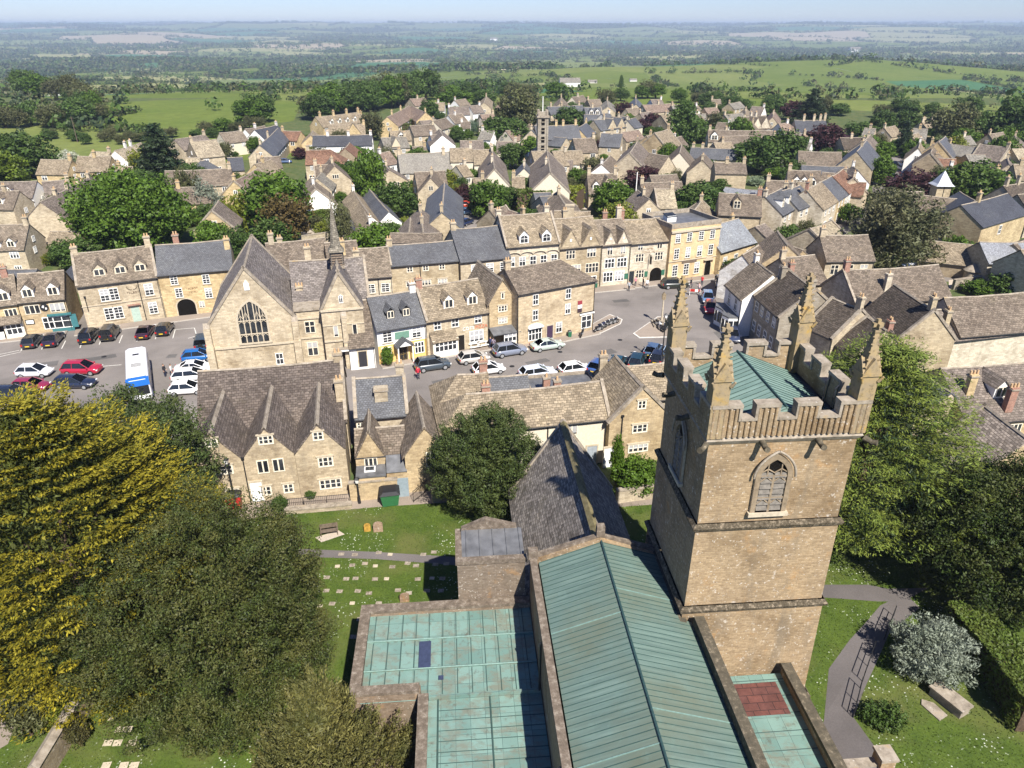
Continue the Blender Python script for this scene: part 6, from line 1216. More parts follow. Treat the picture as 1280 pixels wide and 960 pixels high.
('bright clipped bush at the white rendered gable','lime',401,266,254,22),('hedge strip under the white rendered gable','oak',392,262,248,34),('yellow bush along the gravel garden','yellow',404,300,274,20)]: T(*a)
o=T('very large grey green gum tree in the yard behind the white window cottage','euc',1108,344,238,112)
o=T('bright vine bush in front of the stone gable with white mullions','lime',794,612,576,54,'bush','bush'); o=T('tall narrow climber on the stone gable beside the pale door','column',769,606,546,14,'climber','climber')
o=T('small tree leaning on the railings of the three gabled house','oak',350,640,622,20); o=T('small bush in front of the third gable, by the railings','oak',389,622,612,14)
o=T('pale shrub at the foot of the boundary wall, southwest corner','yellow',70,900,870,40); o=T('dark leafy laurel between golden cypress and boundary wall','oak',105,860,812,56); o=T('dull green shrub below the laurel at the frame corner','olive',40,918,872,50); o=T('brownish low bush beside the paved corner','olive',100,930,905,30,None,None,None,None,(.8,.7,.6))
o=T('green shrub beside the white shop porch','lime',485,458,434,14)
def hedge_px(label,a,b,w,h,mat='hedge',n=1500,seed=3): hedge(label,[G(*a,h),G(*b,h)],w,h,mat,n,leaf=(.55,.35),seed=seed)
hedge_px('square-cut tall hedge in front of the slate outbuilding',(646,238),(690,238),3,5.5); hedge_px('short bright clipped hedge block beside the church hall gable',(706,234),(726,236),5,5,'yellow'); hedge_px('dark hedge across the top of the white rendered gable garden',(388,266),(412,262),2,3)
hedge_px('long dark hedge under the pinkish terrace',(484,158),(510,154),4,4,'hedge',1200)
# wood belts just beyond the houses
rb=random.Random(5)
def belt(label,group,kinds,pts,w,h,n):
    for k in range(n):
        t=rb.random()*(len(pts)-1); i=min(int(t),len(pts)-2); f=t-i
        u=pts[i][0]*(1-f)+pts[i+1][0]*f+rb.uniform(-6,6); v=pts[i][1]*(1-f)+pts[i+1][1]*f+rb.uniform(-4,4); hh=h*rb.uniform(.8,1.25)
        T(label,rb.choice(kinds),u,v,v-hh,w*rb.uniform(.8,1.3),'tree','tree',group)
belt('one of the mixed trees of the wood beyond the buttercup field','wood beyond the buttercup field',['oak','olive','olive','oak','lime'],[(-10,160),(40,158),(85,156),(118,148),(100,130),(20,118)],30,27,26)
belt('hedgerow tree below the green fields in the north west','north-western hedgerow trees',['oak','olive'],[(60,174),(110,177),(175,178),(230,172),(300,164),(330,156)],16,12,22)
belt('dark woodland tree behind the almshouse row','woodland behind the almshouses',['oak','oak','olive','lime'],[(300,150),(360,152),(425,142),(480,134),(530,128)],34,32,22)
belt('skyline garden tree along the northern edge of the town','northern edge garden trees',['oak','olive','lime'],[(530,122),(600,122),(660,124),(740,124),(830,126),(900,132)],22,17,16)
belt('dark hedgerow tree under the eastern hillside field','eastern hillside hedgerow trees',['oak','oak','olive'],[(880,134),(940,140),(1010,142),(1080,146),(1150,150),(1230,142)],24,18,17)
# gardens: shrubs and small trees before the far houses
rs=random.Random(11); made=0
fr_list=[(b[0].x,b[0].y,b[2]) for b in BUILT]; ROADS=[(G(1122,262),G(1118,225)),(G(1118,225),G(1108,190)),(G(778,186),G(775,205)),(G(775,205),G(782,225)),(G(440,262),G(424,306)),(G(30,262),G(38,300))]
def near_seg(p,a,b):
    l2=(b[0]-a[0])**2+(b[1]-a[1])**2; t=max(0,min(1,((p[0]-a[0])*(b[0]-a[0])+(p[1]-a[1])*(b[1]-a[1]))/l2)); return hypot(p[0]-a[0]-t*(b[0]-a[0]),p[1]-a[1]-t*(b[1]-a[1]))
def proj(x,y,z):
    dz=z-CAMH; d=y*CP-dz*SP; return 640+FPX*x/d,480-FPX*(y*SP+dz*CP)/d
def inb(x,y,m):
    for o,fr in FRS:
        p=o.matrix_basis.inverted()@Vector((x,y,0)); q=fr.T.inverted()@p
        if -m<q.x<fr.L+m and -m<q.y<fr.W+m: return True
    return False
FRS=[(bpy.data.objects[k],f) for k,f in root_fr.items()]
order=list(FRS); rs.shuffle(order)
for rnd_ in range(5):
    for o,fr in order:
        if made>=290: break
        x0,y0=o.location.x,o.location.y
        c=o.matrix_basis@fr.T@Vector((rs.uniform(0,fr.L),rs.uniform(0,fr.W),0)); d=hypot(c.x,c.y)
        if c.y<128 or not -.68<c.x/c.y<.68: continue
        for q in range(8):
            R=rs.uniform(1.2,2.9) if rs.random()<.7 else rs.uniform(3,4.6); a=rs.uniform(-.6,.6); k=rs.uniform(3.5,9)
            x=c.x-c.x/d*k+sin(a)*4; y=c.y-c.y/d*k
            if inb(x,y,R*.55) or any(hypot(x-a_,y-b_)<c_*.6+R for a_,b_,c_ in TREES) or any(near_seg((x,y),a_,b_)<5 for a_,b_ in ROADS): continue
            u,v=proj(x,y,0); ph=FPX/(CAMH/-ray(u,v)[2])
            T('garden shrub or small tree standing among the far cottages',rs.choice(['oak','lime','olive','lime','oak','yellow','oak']),u,v,v-R*rs.uniform(1.5,2.3)*ph*.98,2*R*ph,'shrub','shrub','garden shrubs of the town'); made+=1; break
# ------------------------------------------------------------------ vehicles
def carmesh(L,Wd,H,zb,cab,roofx,boxy=False):
    hw=Wd/2; b=MB(); h=L/2
    st=[(-h,.45,zb-.12,.78),(-h+.1,.3,zb-.02,.93),(-h+.7,.23,zb,1),(0,.22,zb-.02,1),(cab[1],.22,zb-.04,1),(h-.45,.25,zb-.14 if not boxy else zb-.08,.97),(h-.1,.3,zb-.27 if not boxy else zb-.15,.88),(h,.42,zb-.4 if not boxy else zb-.3,.74)]
    rows=[]
    for x,zl,zt,f in st:
        w=hw*f; half=[(0,zl),(w*.86,zl),(w,zl+.16),(w,(zl+zt)/2+.05),(w*.95,zt-.03),(w*.8,zt+.02),(0,zt+.05)]
        rows.append([(x,y,z) for y,z in half]+[(x,-y,z) for y,z in half[-2:0:-1]])
    b.grid(rows,M['paint'],True); b.face(rows[0],M['paint']); b.face(rows[-1][::-1],M['paint'])
    bw=hw*.90; tw=hw*.70; zt=H-.05
    B=[(cab[0],-bw,zb-.04),(cab[1],-bw,zb-.06),(cab[1],bw,zb-.06),(cab[0],bw,zb-.04)]; Tp=[(roofx[0],-tw,zt),(roofx[1],-tw,zt),(roofx[1],tw,zt),(roofx[0],tw,zt)]
    m=(roofx[0]+roofx[1])/2
    b.grid([[(roofx[0]-.05,-tw*1.03,zt),(m,-tw*1.06,zt),(roofx[1]+.08,-tw*1.03,zt)],[(roofx[0],-tw*.75,H),(m,-tw*.75,H+.02),(roofx[1],-tw*.75,H)],[(roofx[0],tw*.75,H),(m,tw*.75,H+.02),(roofx[1],tw*.75,H)],[(roofx[0]-.05,tw*1.03,zt),(m,tw*1.06,zt),(roofx[1]+.08,tw*1.03,zt)]],M['paint'])
    for k in range(4): b.cyl(B[k],Tp[k],.055,.05,M['paint'],5)
    for y,s in((-1,-1),(1,1)): b.cyl((m-.05,s*bw,zb-.05),(m-.02,s*tw,zt),.05,.045,M['paint'],5); b.cbox(cab[1]-.15,s*(hw+.06),zb-.02,.12,.2,.13,M['paint'])
    def quad(a,c,d,e): g=MB(); g.face([a,c,d,e],M['carglass']); g.face([e,d,c,a],M['carglass']); return g
    gl=[('windscreen',quad(B[1],B[2],Tp[2],Tp[1])),('rear_window',quad(B[3],B[0],Tp[0],Tp[3])),('side_window',quad(B[0],B[1],Tp[1],Tp[0])),('side_window',quad(B[2],B[3],Tp[3],Tp[2]))]
    return b,gl
_wt={}
def wheel(root,x,y,r=.33,w=.21):
    k=(r,w)
    if k not in _wt:
        b=MB(); b.cyl((0,-w/2,0),(0,w/2,0),r,r,M['tyre'],14); c=MB(); c.cyl((0,-w/2-.012,0),(0,w/2+.012,0),r*.64,r*.64,M['rim'],10); _wt[k]=(b.mesh('wheel'),c.mesh('rim'))
    o=obj('wheel',_wt[k][0],root,(x,y,r)); obj('rim',_wt[k][1],o)
CK=dict(hatch=(4.05,1.78,1.5,.92,(-1.93,1.2),(-1.4,.2)),suv=(4.5,1.88,1.68,1.02,(-2.15,1.3),(-1.7,.3)),saloon=(4.6,1.82,1.45,.92,(-1.75,1.25),(-.85,.15)),estate=(4.65,1.84,1.52,.94,(-2.22,1.3),(-1.75,.2)),coupe=(4.3,1.78,1.36,.9,(-1.7,.75),(-.9,.05)),offroad=(4.2,1.85,1.85,1.15,(-2.0,.7),(-1.95,.45)),van=(5.0,1.95,2.1,1.2,(-2.45,1.75),(-2.4,1.0)))
CP_={}
def carproto(kind):
    if kind in CP_: return CP_[kind]
    L,Wd,H,zb,cab,rx=CK[kind]; b,gl=carmesh(L,Wd,H,zb,cab,rx,kind in('offroad','van','suv')); parts=[('body',b.mesh('body'))]+[(n,g.mesh(n)) for n,g in gl]
    for s in(-1,1):
        g=MB(); g.box(L/2-.16,s*Wd*.36-.16,zb-.38,L/2-.01,s*Wd*.36+.16,zb-.24,M['lampw']); parts.append(('headlight',g.mesh('headlight')))
        g=MB(); g.box(-L/2-.012,s*Wd*.38-.12,zb-.3,-L/2+.12,s*Wd*.38+.1,zb-.06,M['lampr']); parts.append(('tail_light',g.mesh('tail_light')))
    g=MB(); g.box(-L/2-.03,-.26,.5,-L/2-.005,.26,.62,M['plate']); parts.append(('number_plate',g.mesh('number_plate')))
    if kind=='offroad': g=MB(); g.cyl((-L/2-.2,0,.95),(-L/2,0,.95),.34,.34,M['tyre'],14); parts.append(('spare_wheel',g.mesh('spare_wheel')))
    CP_[kind]=(L,Wd,parts); return CP_[kind]
CARS=[]
def car(label,u,v,hd,kind,col,world=None,far=False,group=None,cat='car'):
    x,y=world or G(u,v); L,Wd,parts=carproto(kind); o=thing('van' if kind=='van' else 'parked_car',label,'van' if kind=='van' else cat,(x,y,.012),radians(hd),group,col)
    for n,me in parts:
        if far and n in('headlight','tail_light','number_plate'): continue
        obj(n,me,o)
    for sx in(-1,1):
        for sy in(-1,1): wheel(o,sx*L*.31,sy*(Wd/2-.1),.36 if kind in('suv','offroad','van') else .32)
    return o
BK=(.012,.012,.016); WH=(.72,.72,.72)
for a in [('dark grey hatchback parked nose in before the yellow shop row',42,431,103,'hatch',(.03,.03,.035)),('black saloon parked beside the dark grey hatchback, under the round sign',68,428.5,103,'saloon',(.018,.014,.03)),('tall black four-wheel drive parked before the pale hotel',113,424.5,102,'suv',BK),('black off-roader with a spare wheel on its tail',139,421.5,102,'offroad',BK),
('dark purple-black saloon below the pale hotel door',183,419,100,'saloon',(.03,.012,.022)),('small black hatchback beside the round arched entrance',207,415.5,99,'hatch',BK),('silver white hatchback in the middle bay row of the car park',45,469.5,3,'hatch',(.62,.63,.66)),('crimson red crossover in the middle bay row of the car park',104,466.5,2,'suv',(.33,.012,.035)),
('maroon hatchback half hidden above the golden cypress',40,487.5,3,'hatch',(.22,.02,.05)),('dark navy estate next to the crimson crossover',95,483.5,2,'estate',(.015,.02,.04)),('black estate at the frame edge over the golden cypress',17,497,4,'estate',(.014,.018,.03)),
('dark blue-grey off-roader by the hall wall',254,434,106,'offroad',(.03,.05,.07)),('bright blue hatchback parked by the hall wall',249,450,14,'hatch',(.015,.11,.34)),('white saloon just below the bright blue hatchback',244,464.5,12,'saloon',WH),('white estate in the middle of the three white cars',241,474.5,12,'estate',(.68,.69,.70)),('white hatchback beside the three gabled house',235,491,10,'hatch',(.75,.75,.74)),
('dark slate grey estate outside the white and yellow shop',541,461,20,'suv',(.045,.06,.075)),('silver hatchback outside the cafe',592,452,20,'hatch',(.42,.40,.37)),('white hatchback behind the brick chimney, across from the cafe',611,466,18,'hatch',WH),('steel grey crossover in front of the stone corner house',637,443,22,'suv',(.16,.18,.23)),('pale green silver saloon below the corner house',684,436,21,'saloon',(.36,.42,.38)),
('white van roof showing over the flat dark roof',672,471,20,'estate',(.55,.6,.68)),('white hatchback showing over the flat dark roof',718,466,20,'hatch',WH),('blue hatchback tucked behind the tan roof end',748,462,60,'hatch',(.04,.09,.25)),('dark teal hatchback, first of the cars behind the tan roof',771,458,70,'hatch',(.012,.05,.07)),('dark green-black estate behind the tan roof',796,455,72,'estate',(.01,.03,.035)),
('black hatchback beside the tall lamp post',822,451,68,'hatch',BK),('slate blue hatchback above the black one at the lamp post',816,442,65,'hatch',(.06,.10,.17)),('light blue car behind the tower pinnacle',840,441,65,'hatch',(.16,.24,.34)),
('bright red hatchback parked along the shaded street side',887.5,389,-102,'hatch',(.45,.015,.025)),('sky blue hatchback just up the street from the bright red one',884,376.5,-100,'hatch',(.10,.18,.32)),('dark car in the deep street shade past the red one',915,424,-100,'hatch',(.03,.04,.08)),('dark green black car parked before the yellow parapet building',843,359.5,8,'suv',(.02,.025,.02)),('grey car in the shade at the mouth of the lane',900,357,-100,'hatch',(.15,.17,.22))]: car(*a)
for a in [('orange red car at the top of the courtyard',582,259,8,'hatch',(.48,.05,.02)),('pale blue car second in the courtyard',581.5,268,5,'hatch',(.12,.22,.34)),('dark navy car lowest in the courtyard',583,281,60,'hatch',(.012,.02,.06)),('small dark car outside the brown cottage with one dormer',12,268,60,'hatch',BK),('dark car under the round tree at the west edge lane',8,279,70,'hatch',BK),
('white car in the yard beside the grey green gum tree',1144,339.5,12,'estate',WH),('second white car in the yard, nearer the gum tree',1134,341,12,'hatch',WH),('black car in the yard below the tiled shed',1165,337,12,'estate',BK),('blue car in the chapel yard',1171,280,15,'hatch',(.03,.08,.25)),('white car parked in the tree-lined street',1126,212,80,'hatch',WH),('dark car higher in the tree-lined street',1112,217,85,'hatch',BK),('dark car lower in the tree-lined street',1113,224,85,'suv',(.02,.02,.04)),
('white car at the top of the tree-lined street',1127,207,80,'hatch',WH),('white van in front of the shaded dark gable',1152,214,30,'van',WH),('blue parked car at the top end of the street shops',1098,178,20,'hatch',(.05,.08,.16)),('silver car outside the north west white cottages',313,180,15,'hatch',(.4,.45,.5)),('car parked by the reddish roof courtyard',357,204,10,'hatch',(.06,.10,.2)),('white car at the turn of the lane under the slate gable',770,190,10,'hatch',WH)]: car(*a,far=True)
car('white van with dark windscreen below the stepped terrace gable',33,268,-60,'van',(.72,.74,.76),far=True)
# bus
x,y=(-44.6,78.0); o=thing('bus','white single deck bus with a bright blue front, crossing the car park','bus',(x,y,.012),radians(-64),None,WH)
b=MB(); L=10.2; w=1.22
rows=[]
for xx,f,zl in((-L/2,.9,.6),(-L/2+.2,1,.4),(L/2-.5,1,.4),(L/2-.1,.95,.45),(L/2,.86,.6)):
    W2=w*f; P=[(-W2*.9,zl-.05),(-W2,zl+.2),(-W2,2.5),(-W2*.93,2.85),(-W2*.7,2.98),(W2*.7,2.98),(W2*.93,2.85),(W2,2.5),(W2,zl+.2),(W2*.9,zl-.05)]; rows.append([(xx,p,z) for p,z in P])
b.grid(rows,M['paint'],True,False); b.face(rows[0],M['paint']); b.face(rows[-1][::-1],M['paint']); put('body',b,o)
b=MB(); b.box(L/2-.85,-w*.98,2.2,L/2+.02,w*.98,2.92,M['paint']); b.box(L/2-.8,-w*.8,2.9,L/2-.05,w*.8,3.02,M['paint']); put('front_panel',b,o,color=(.012,.13,.48))
b=MB(); b.box(L/2-.02,-w*.84,1.1,L/2+.035,w*.84,2.18,M['carglass']); put('windscreen',b,o)
for s in(-1,1):
    b=MB(); b.box(-L/2+.6,s*w-.02,1.35,L/2-.9,s*w+.02,2.35,M['carglass']); put('side_window',b,o)
    b=MB(); b.box(-L/2+.3,s*w-.02,.5,L/2-.6,s*w+.025,1.1,M['paint']); put('side_panel',b,o,color=(.02,.10,.33))
    b=MB(); b.box(L/2-.02,s*.8-.2,.75,L/2+.04,s*.8+.2,.95,M['lampw']); put('headlight',b,o)
    for xx in(-2.6,3.0): wheel(o,xx,s*(w-.1),.46,.28)
b=MB(); b.box(-1.0,-.7,2.97,1.6,.7,3.12,M['white']); 
for q in range(5): b.box(.4+q*.25,-.55,3.12,.5+q*.25,.55,3.14,M['black'])
b.box(-2.9,-.35,2.97,-2.5,.35,3.03,M['black']); put('roof_unit',b,o)
# motorcycles
def bike_parts():
    P=[]; b=MB()
    b.tube([(.7,0,.32),(.42,0,.95),(.1,0,.72),(-.35,0,.78),(-.7,0,.75)],.035,M['black'],5); b.tube([(-.7,0,.32),(-.1,0,.4),(.25,0,.42),(.42,0,.9)],.04,M['rim'],5); b.cbox(.05,0,.3,.5,.3,.34,M['rim']); P.append(('frame',b.mesh('frame')))
    for x in(-.72,.72): 
        c=MB(); pts=[(.25*cos(a),0,.25*sin(a)) for a in [2*pi*k/14 for k in range(15)]]; c.tube(pts,.065,M['tyre'],6); c.cyl((0,-.03,0),(0,.03,0),.08,.08,M['rim'],6); P.append(('wheel',c.mesh('wheel'),(x,0,.32)))
    c=MB(); c.grid([[(.4,-.02,.85),(.4,.02,.85)],[(.3,-.16,.82),(.3,.16,.82)],[(.12,-.17,.92),(.12,.17,.92)],[(-.1,-.12,.84),(-.1,.12,.84)]],M['paint']); c.cbox(.16,0,.7,.45,.3,.24,M['paint']); P.append(('fuel_tank',c.mesh('fuel_tank')))
    c=MB(); c.slab([(-.8,-.13,.9),(-.1,-.14,.86),(-.1,.14,.86),(-.8,.13,.9)],.12,M['black']); P.append(('saddle',c.mesh('saddle')))
    c=MB(); c.tube([(.3,-.38,1.02),(.42,-.12,1.0),(.42,.12,1.0),(.3,.38,1.02)],.025,M['black'],5); c.cbox(.5,0,.85,.12,.2,.18,M['lampw']); P.append(('handlebar',c.mesh('handlebar')))
    return P
BP=bike_parts()
def bike(label,u,v,hd,col,group=None):
    x,y=G(u,v,.1); o=thing('motorcycle',label,'motorcycle',(x,y,.11),radians(hd),group,col); o.rotation_euler=(radians(9),0,radians(hd))
    for p in BP: obj(p[0],p[1],o,p[2] if len(p)>2 else None)
for k,(u,v,h,c) in enumerate([(748,414,40,BK),(752,411,35,(.02,.02,.05)),(757,408.5,38,BK),(762,406.5,33,(.05,.05,.05)),(767,405,36,BK)]): bike('black motorcycle in the row on the white edged island by the corner house',u,v,h,c,'motorcycles by the corner house')
for k,(u,v,h,c) in enumerate([(821,408,120,BK),(824,412,100,WH),(829,413,80,(.05,.05,.06)),(834,411,60,BK),(838,406,40,(.3,.3,.3)),(835,401,20,BK)]): bike('motorcycle in the cluster around the market cross',u,v,h,c,'motorcycles round the market cross')
bike('lone black motorcycle leaning in front of the corner house shop window',727,420,75,BK)
# ------------------------------------------------------------------ people
def person_mesh(walk=0.0,arm=.12):
    V=[(0,0,.95)]; E=[]; R=[.135]
    def add(p,par,r): V.append(p); R.append(r); E.append((par,len(V)-1)); return len(V)-1
    a=add((0,0,1.15),0,.125); c=add((0,0,1.36),a,.15); n=add((0,.0,1.5),c,.06); hd=add((0,-.015,1.58),n,.085); add((0,-.015,1.69),hd,.082)
    for s in(-1,1):
        hp=add((s*.09,0,.88),0,.095); kn=add((s*.10,-.22*walk*s,.48),hp,.065); an=add((s*.10,.06*s*walk-.16*walk*s,.09),kn,.045); add((s*.11,an and V[an][1]-.13,.045),an,.04)
        sh=add((s*.18,0,1.40),c,.065); el=add((s*(.22+arm*.3),.12*walk*s,1.12),sh,.045); wr=add((s*(.24+arm*.4),.10*walk*s-.12,.90),el,.033)
        pm=add((s*(.245+arm*.4),.10*walk*s-.15,.83),wr,.03)
        for q in range(4): add((s*(.245+arm*.4)+(q-1.5)*.016,.10*walk*s-.165-.004*q,.755+.008*abs(q-1.5)),pm,.009)
        add((s*(.215+arm*.4),.10*walk*s-.175,.80),wr,.010)
    me=bpy.data.meshes.new('p'); me.from_pydata(V,E,[]); o=bpy.data.objects.new('p',me); COL.objects.link(o)
    m=o.modifiers.new('s','SKIN'); 
    if not me.skin_vertices: bpy.context.view_layer.objects.active=o
    for k,sv in enumerate(me.skin_vertices[0].data): sv.radius=(R[k],R[k]); sv.use_root=(k==0)
    o.modifiers.new('b','SUBSURF').levels=1
    r=bpy.data.meshes.new_from_object(o.evaluated_get(bpy.context.evaluated_depsgraph_get())); bpy.data.objects.remove(o)
    r.name='person'; r.materials.clear()
    for mm in(M['tint'],M['denim'],M['skin'],M['black']): r.materials.append(mm)
    for p in r.polygons:
        z=p.center.z; p.material_index=3 if z<.1 else 1 if z<.93 and abs(p.center.x)<.2 else 2 if z>1.47 or (abs(p.center.x)>.2 and z<.95) else 0; p.use_smooth=True
    return r
M['denim']=plain('dark_denim',(.03,.035,.06),.85,.1,0,.1)
PM=[person_mesh(0,.1),person_mesh(.9,.2)]
hb=MB(); rows=[]
for i in range(5):
    a=i*pi/2/4; rows.append([(.092*cos(a)*cos(t),.098*cos(a)*sin(t)+.012,1.665+.09*sin(a)) for t in [2*pi*k/10 for k in range(10)]])
hb.grid(rows,M['hair'],True); HAIR=hb.mesh('hair')
fb=MB(); fb.cbox(0,-.098,1.60,.024,.03,.035,M['skin'])
for s in(-1,1): fb.cbox(s*.032,-.092,1.632,.02,.012,.012,M['black']); fb.cbox(s*.09,-.01,1.6,.02,.04,.055,M['skin'])
fb.cbox(0,-.092,1.565,.045,.012,.01,M['red']); FACEM=fb.mesh('face')
for k,(lab,u,v,hd,col) in enumerate([('person in dark clothes walking past the white bus',207,471,80,(.03,.03,.035)),('person in a pale grey top walking beside the dark clothed one',216,471,80,(.5,.5,.5)),('person in a red jacket at the roadside by the dark slate estate car',523,474,20,(.45,.03,.05)),('person in a grey top alone before the coaching inn',786,364,-20,(.35,.37,.4)),('person in a pink top outside the inn window',794,358,200,(.6,.25,.28)),
  ('person in white beside the inn archway',808.5,361,10,(.7,.7,.7)),('person in black beside the inn archway',803.5,359,100,BK),('person in black under the yellow parapet building',863,360,40,BK),('person in a bright red top at the lane corner',877,357,150,(.55,.03,.04)),('person in a pale top below the bright red one at the lane corner',873,366,120,(.65,.5,.48)),('person in a mauve top at the open grey shop porch',617,437,180,(.3,.25,.3)),('person in dark blue waiting in the open grey shop porch',613,435.5,120,(.04,.05,.12))]):
    x,y=G(u,v); o=thing('person',lab,'person',(x,y,.02),radians(hd),None,col); obj('body',PM[k%2],o); obj('hair',HAIR,o); obj('face',FACEM,o)
# ------------------------------------------------------------------ street furniture and churchyard things
def simple(name,label,cat,u,v,b,rz=0,z=0.0,part=None,color=(1,1,1),group=None):
    x,y=G(u,v); o=thing(name,label,cat,(x,y,z),radians(rz),group,color)
    for n,bb in b: put(n,bb,o)
    return o
def lamp(label,u,v,h):
    b=MB(); b.cyl((0,0,0),(0,0,.8),.15,.12,M['black'],8); b.cyl((0,0,.8),(0,0,h-.5),.085,.065,M['black'],8); b.tube([(-.3,0,h-.75),(.3,0,h-.75)],.02,M['black'],5)
    c=MB(); c.taper(0,0,h-.5,.2,.2,h-.1,.36,.36,M['lampw']); c.taper(0,0,h-.1,.42,.42,h+.1,.08,.08,M['black']); simple('lamp_post',label,'street lamp',u,v,[('post',b),('lantern',c)])
lamp('tall black lamp post behind the tan roof, in front of the market cross',826.5,456,6.9); lamp('black lantern post before the first gable of the three gabled house',296,640,5.6); lamp('short black lamp post beside the stone outbuilding wall',449.5,629,2.7)
b=MB(); c=M['coping']
for k in range(3): b.cbox(0,0,.1+k*.22,2.6-k*.7,2.6-k*.7,.22,c)
b.cyl((0,0,.76),(0,0,3.9),.16,.1,M['trim'],8); d=MB(); d.cbox(0,0,3.9,.5,.35,.65,M['pinn']); d.prism([(-.3,4.55),(.3,4.55),(0,5.0)],-.2,.2,M['pinn']); simple('market_cross','old stone market cross ringed by motorcycles in the open square','monument',826.5,406,[('shaft',b),('head',d)])
def wbin(label,u,v,col,w=.5,h=1.0):
    b=MB(); b.taper(0,0,.05,w*.8,w*.8,h*.86,w,w,M['door']); d=MB(); d.taper(0,0,h*.86,w*1.08,w*1.08,h,w*.7,w*.7,M['black']); x,y=G(u,v); o=thing('bin',label,'bin',(x,y,.02),.2,None,col); put('bin_body',b,o,color=col); put('lid',d,o)
wbin('green litter bin against the stone corner house',712,421.5,(.02,.12,.06)); wbin('green litter bin beside the twin gabled shop house',744.5,360,(.02,.1,.06)); wbin('red bin with a dark lid at the foot of the three gabled house',295,634,(.42,.02,.02),1.3,1.7); wbin('large green bin by the stone outbuilding wall',488,628,(.03,.13,.05),1.7,1.5)
b=MB()
for k in range(3): b.box(-.75,-.25+k*.16,.42,.75,-.12+k*.16,.46,M['wood'])
d=MB()
for k in range(3): d.box(-.75,.27,.52+k*.15,.75,.31,.63+k*.15,M['wood'])
o=simple('park_bench','dark wooden bench on a stone slab facing the church lawn','bench',412,668,[('seat',b),('backrest',d)],14)
for sx in(-.68,.68):
    for sy in(-.2,.27): l=MB(); l.cbox(sx,sy,0,.07,.07,.95 if sy>0 else .62,M['wood']); put('leg',l,o)
    l=MB(); l.box(sx-.04,-.22,.62,sx+.04,.27,.67,M['wood']); put('arm',l,o)
def stone(label,u,v,w,h,t=.14,tilt=4,mat='coping',group=None,color=(.30,.215,.15)):
    b=MB(); b.prism([(-w/2,0),(w/2,0),(w/2,h*.75)]+[(w/2*cos(a),h*.75+h*.25*sin(a)) for a in [pi*k/6 for k in range(1,6)]]+[(-w/2,h*.75)],-t/2,t/2,M[mat]); x,y=G(u,v); o=tag(put('gravestone',b,None,(x,y,-.02),(radians(-tilt),0,radians(8)),color),label,'gravestone',group); return o
stone('small lichened yellow headstone next to a bigger one on the lawn',459.5,664,.55,.8,mat='lichen'); stone('larger brown headstone on the lawn, beside the yellow lichened one',473,664.5,.8,1.0,mat='rubble'); stone('brown headstone at the foot of the aisle parapet',506,752,.7,.8,mat='rubble')
b=MB(); b.box(-.45,-1.05,0,.45,1.05,.62,M['coping']); d=MB(); d.box(-.55,-1.15,.62,.55,1.15,.76,M['coping']); simple('chest_tomb','grey stone chest tomb lying by itself on the east lawn','tomb',1185,880,[('chest',b),('slab',d)],27)
b=MB(); b.plate([(-.4,-.7),(.4,-.7),(.5,.3),(.1,.85),(-.3,.6)],0,.09,M['coping']); x,y=G(1166,888); tag(put('ledger_stone',b,None,(x,y,0),(0,0,.5)),'flat worn ledger stone sunk in grass beside the chest tomb','gravestone')
mk=MB(); mk.cbox(0,0,-.02,.38,.3,.07,M['trim']); mkm=mk.mesh('grave_marker'); rm_=random.Random(3)
mkg=MB(); mkg.cbox(0,0,-.02,.46,.36,.05,M['coping']); mkgm=mkg.mesh('grave_marker')
for r_ in range(7):
    for c_ in range(9):
        if rm_.random()<.22: continue
        x=-14.5+c_*1.12+rm_.uniform(-.28,.28)+r_*.05; y=38.2+r_*1.5+rm_.uniform(-.25,.25)
        o=obj('grave_marker',mkm if rm_.random()<.14 else mkgm,None,(x,y,0),(0,0,rm_.uniform(-.1,.1))); tag(o,'small flat memorial stone set in rows on the lawn north of the aisle','memorial stone','flat memorial stones north of the aisle')
for u,v in((141,897),(135,929),(147,929),(163,886),(165,929),(150,912),(155,957),(133,957),(168,957),(160,912)):
    x,y=G(u,v); o=obj('grave_marker',mkm,None,(x,y,0),(0,0,.1)); o.scale=(1.3,1.3,1); tag(o,'small white memorial stone beside the boundary wall','memorial stone','memorial stones by the boundary wall')
def rail(label,pts,h,name='handrail',step=1.2,pick=0.0,cat='railing',z0=0.0):
    P=[G(*p) if len(p)==2 and abs(p[0])>90 else p for p in pts]; o=thing(name,label,cat,(P[0][0],P[0][1],z0)); b=MB(); q=MB()
    for a,c in zip(P[:-1],P[1:]):
        a=(a[0]-P[0][0],a[1]-P[0][1]); c=(c[0]-P[0][0],c[1]-P[0][1]); l=hypot(c[0]-a[0],c[1]-a[1]); n=max(1,int(l/step))
        for zz in(h,h*.5) if not pick else (h,.15): b.cyl((*a,zz),(*c,zz),.028,.028,M['black'],6)
        for k in range(n+1): t=k/n; q.cyl((a[0]+(c[0]-a[0])*t,a[1]+(c[1]-a[1])*t,0),(a[0]+(c[0]-a[0])*t,a[1]+(c[1]-a[1])*t,h),.03,.03,M['black'],6)
        if pick:
            for k in range(int(l/pick)): t=k*pick/l; q.cyl((a[0]+(c[0]-a[0])*t,a[1]+(c[1]-a[1])*t,0),(a[0]+(c[0]-a[0])*t,a[1]+(c[1]-a[1])*t,h+.08),.014,.014,M['black'],4)
    put('top_rail',b,o); put('post',q,o)
rail('black handrail along the lower churchyard path',[(1066,897),(1075,860)],1.0); rail('black handrail in the middle of the churchyard path',[(1078,852),(1091,815)],1.0); rail('black handrail on the upper churchyard path beside the silver shrub',[(1105,800),(1117,770)],1.0)
rail('black picket railings on a kerb before the three gabled house',[(322,640),(438,630)],1.1,'railing',2.0,.16)
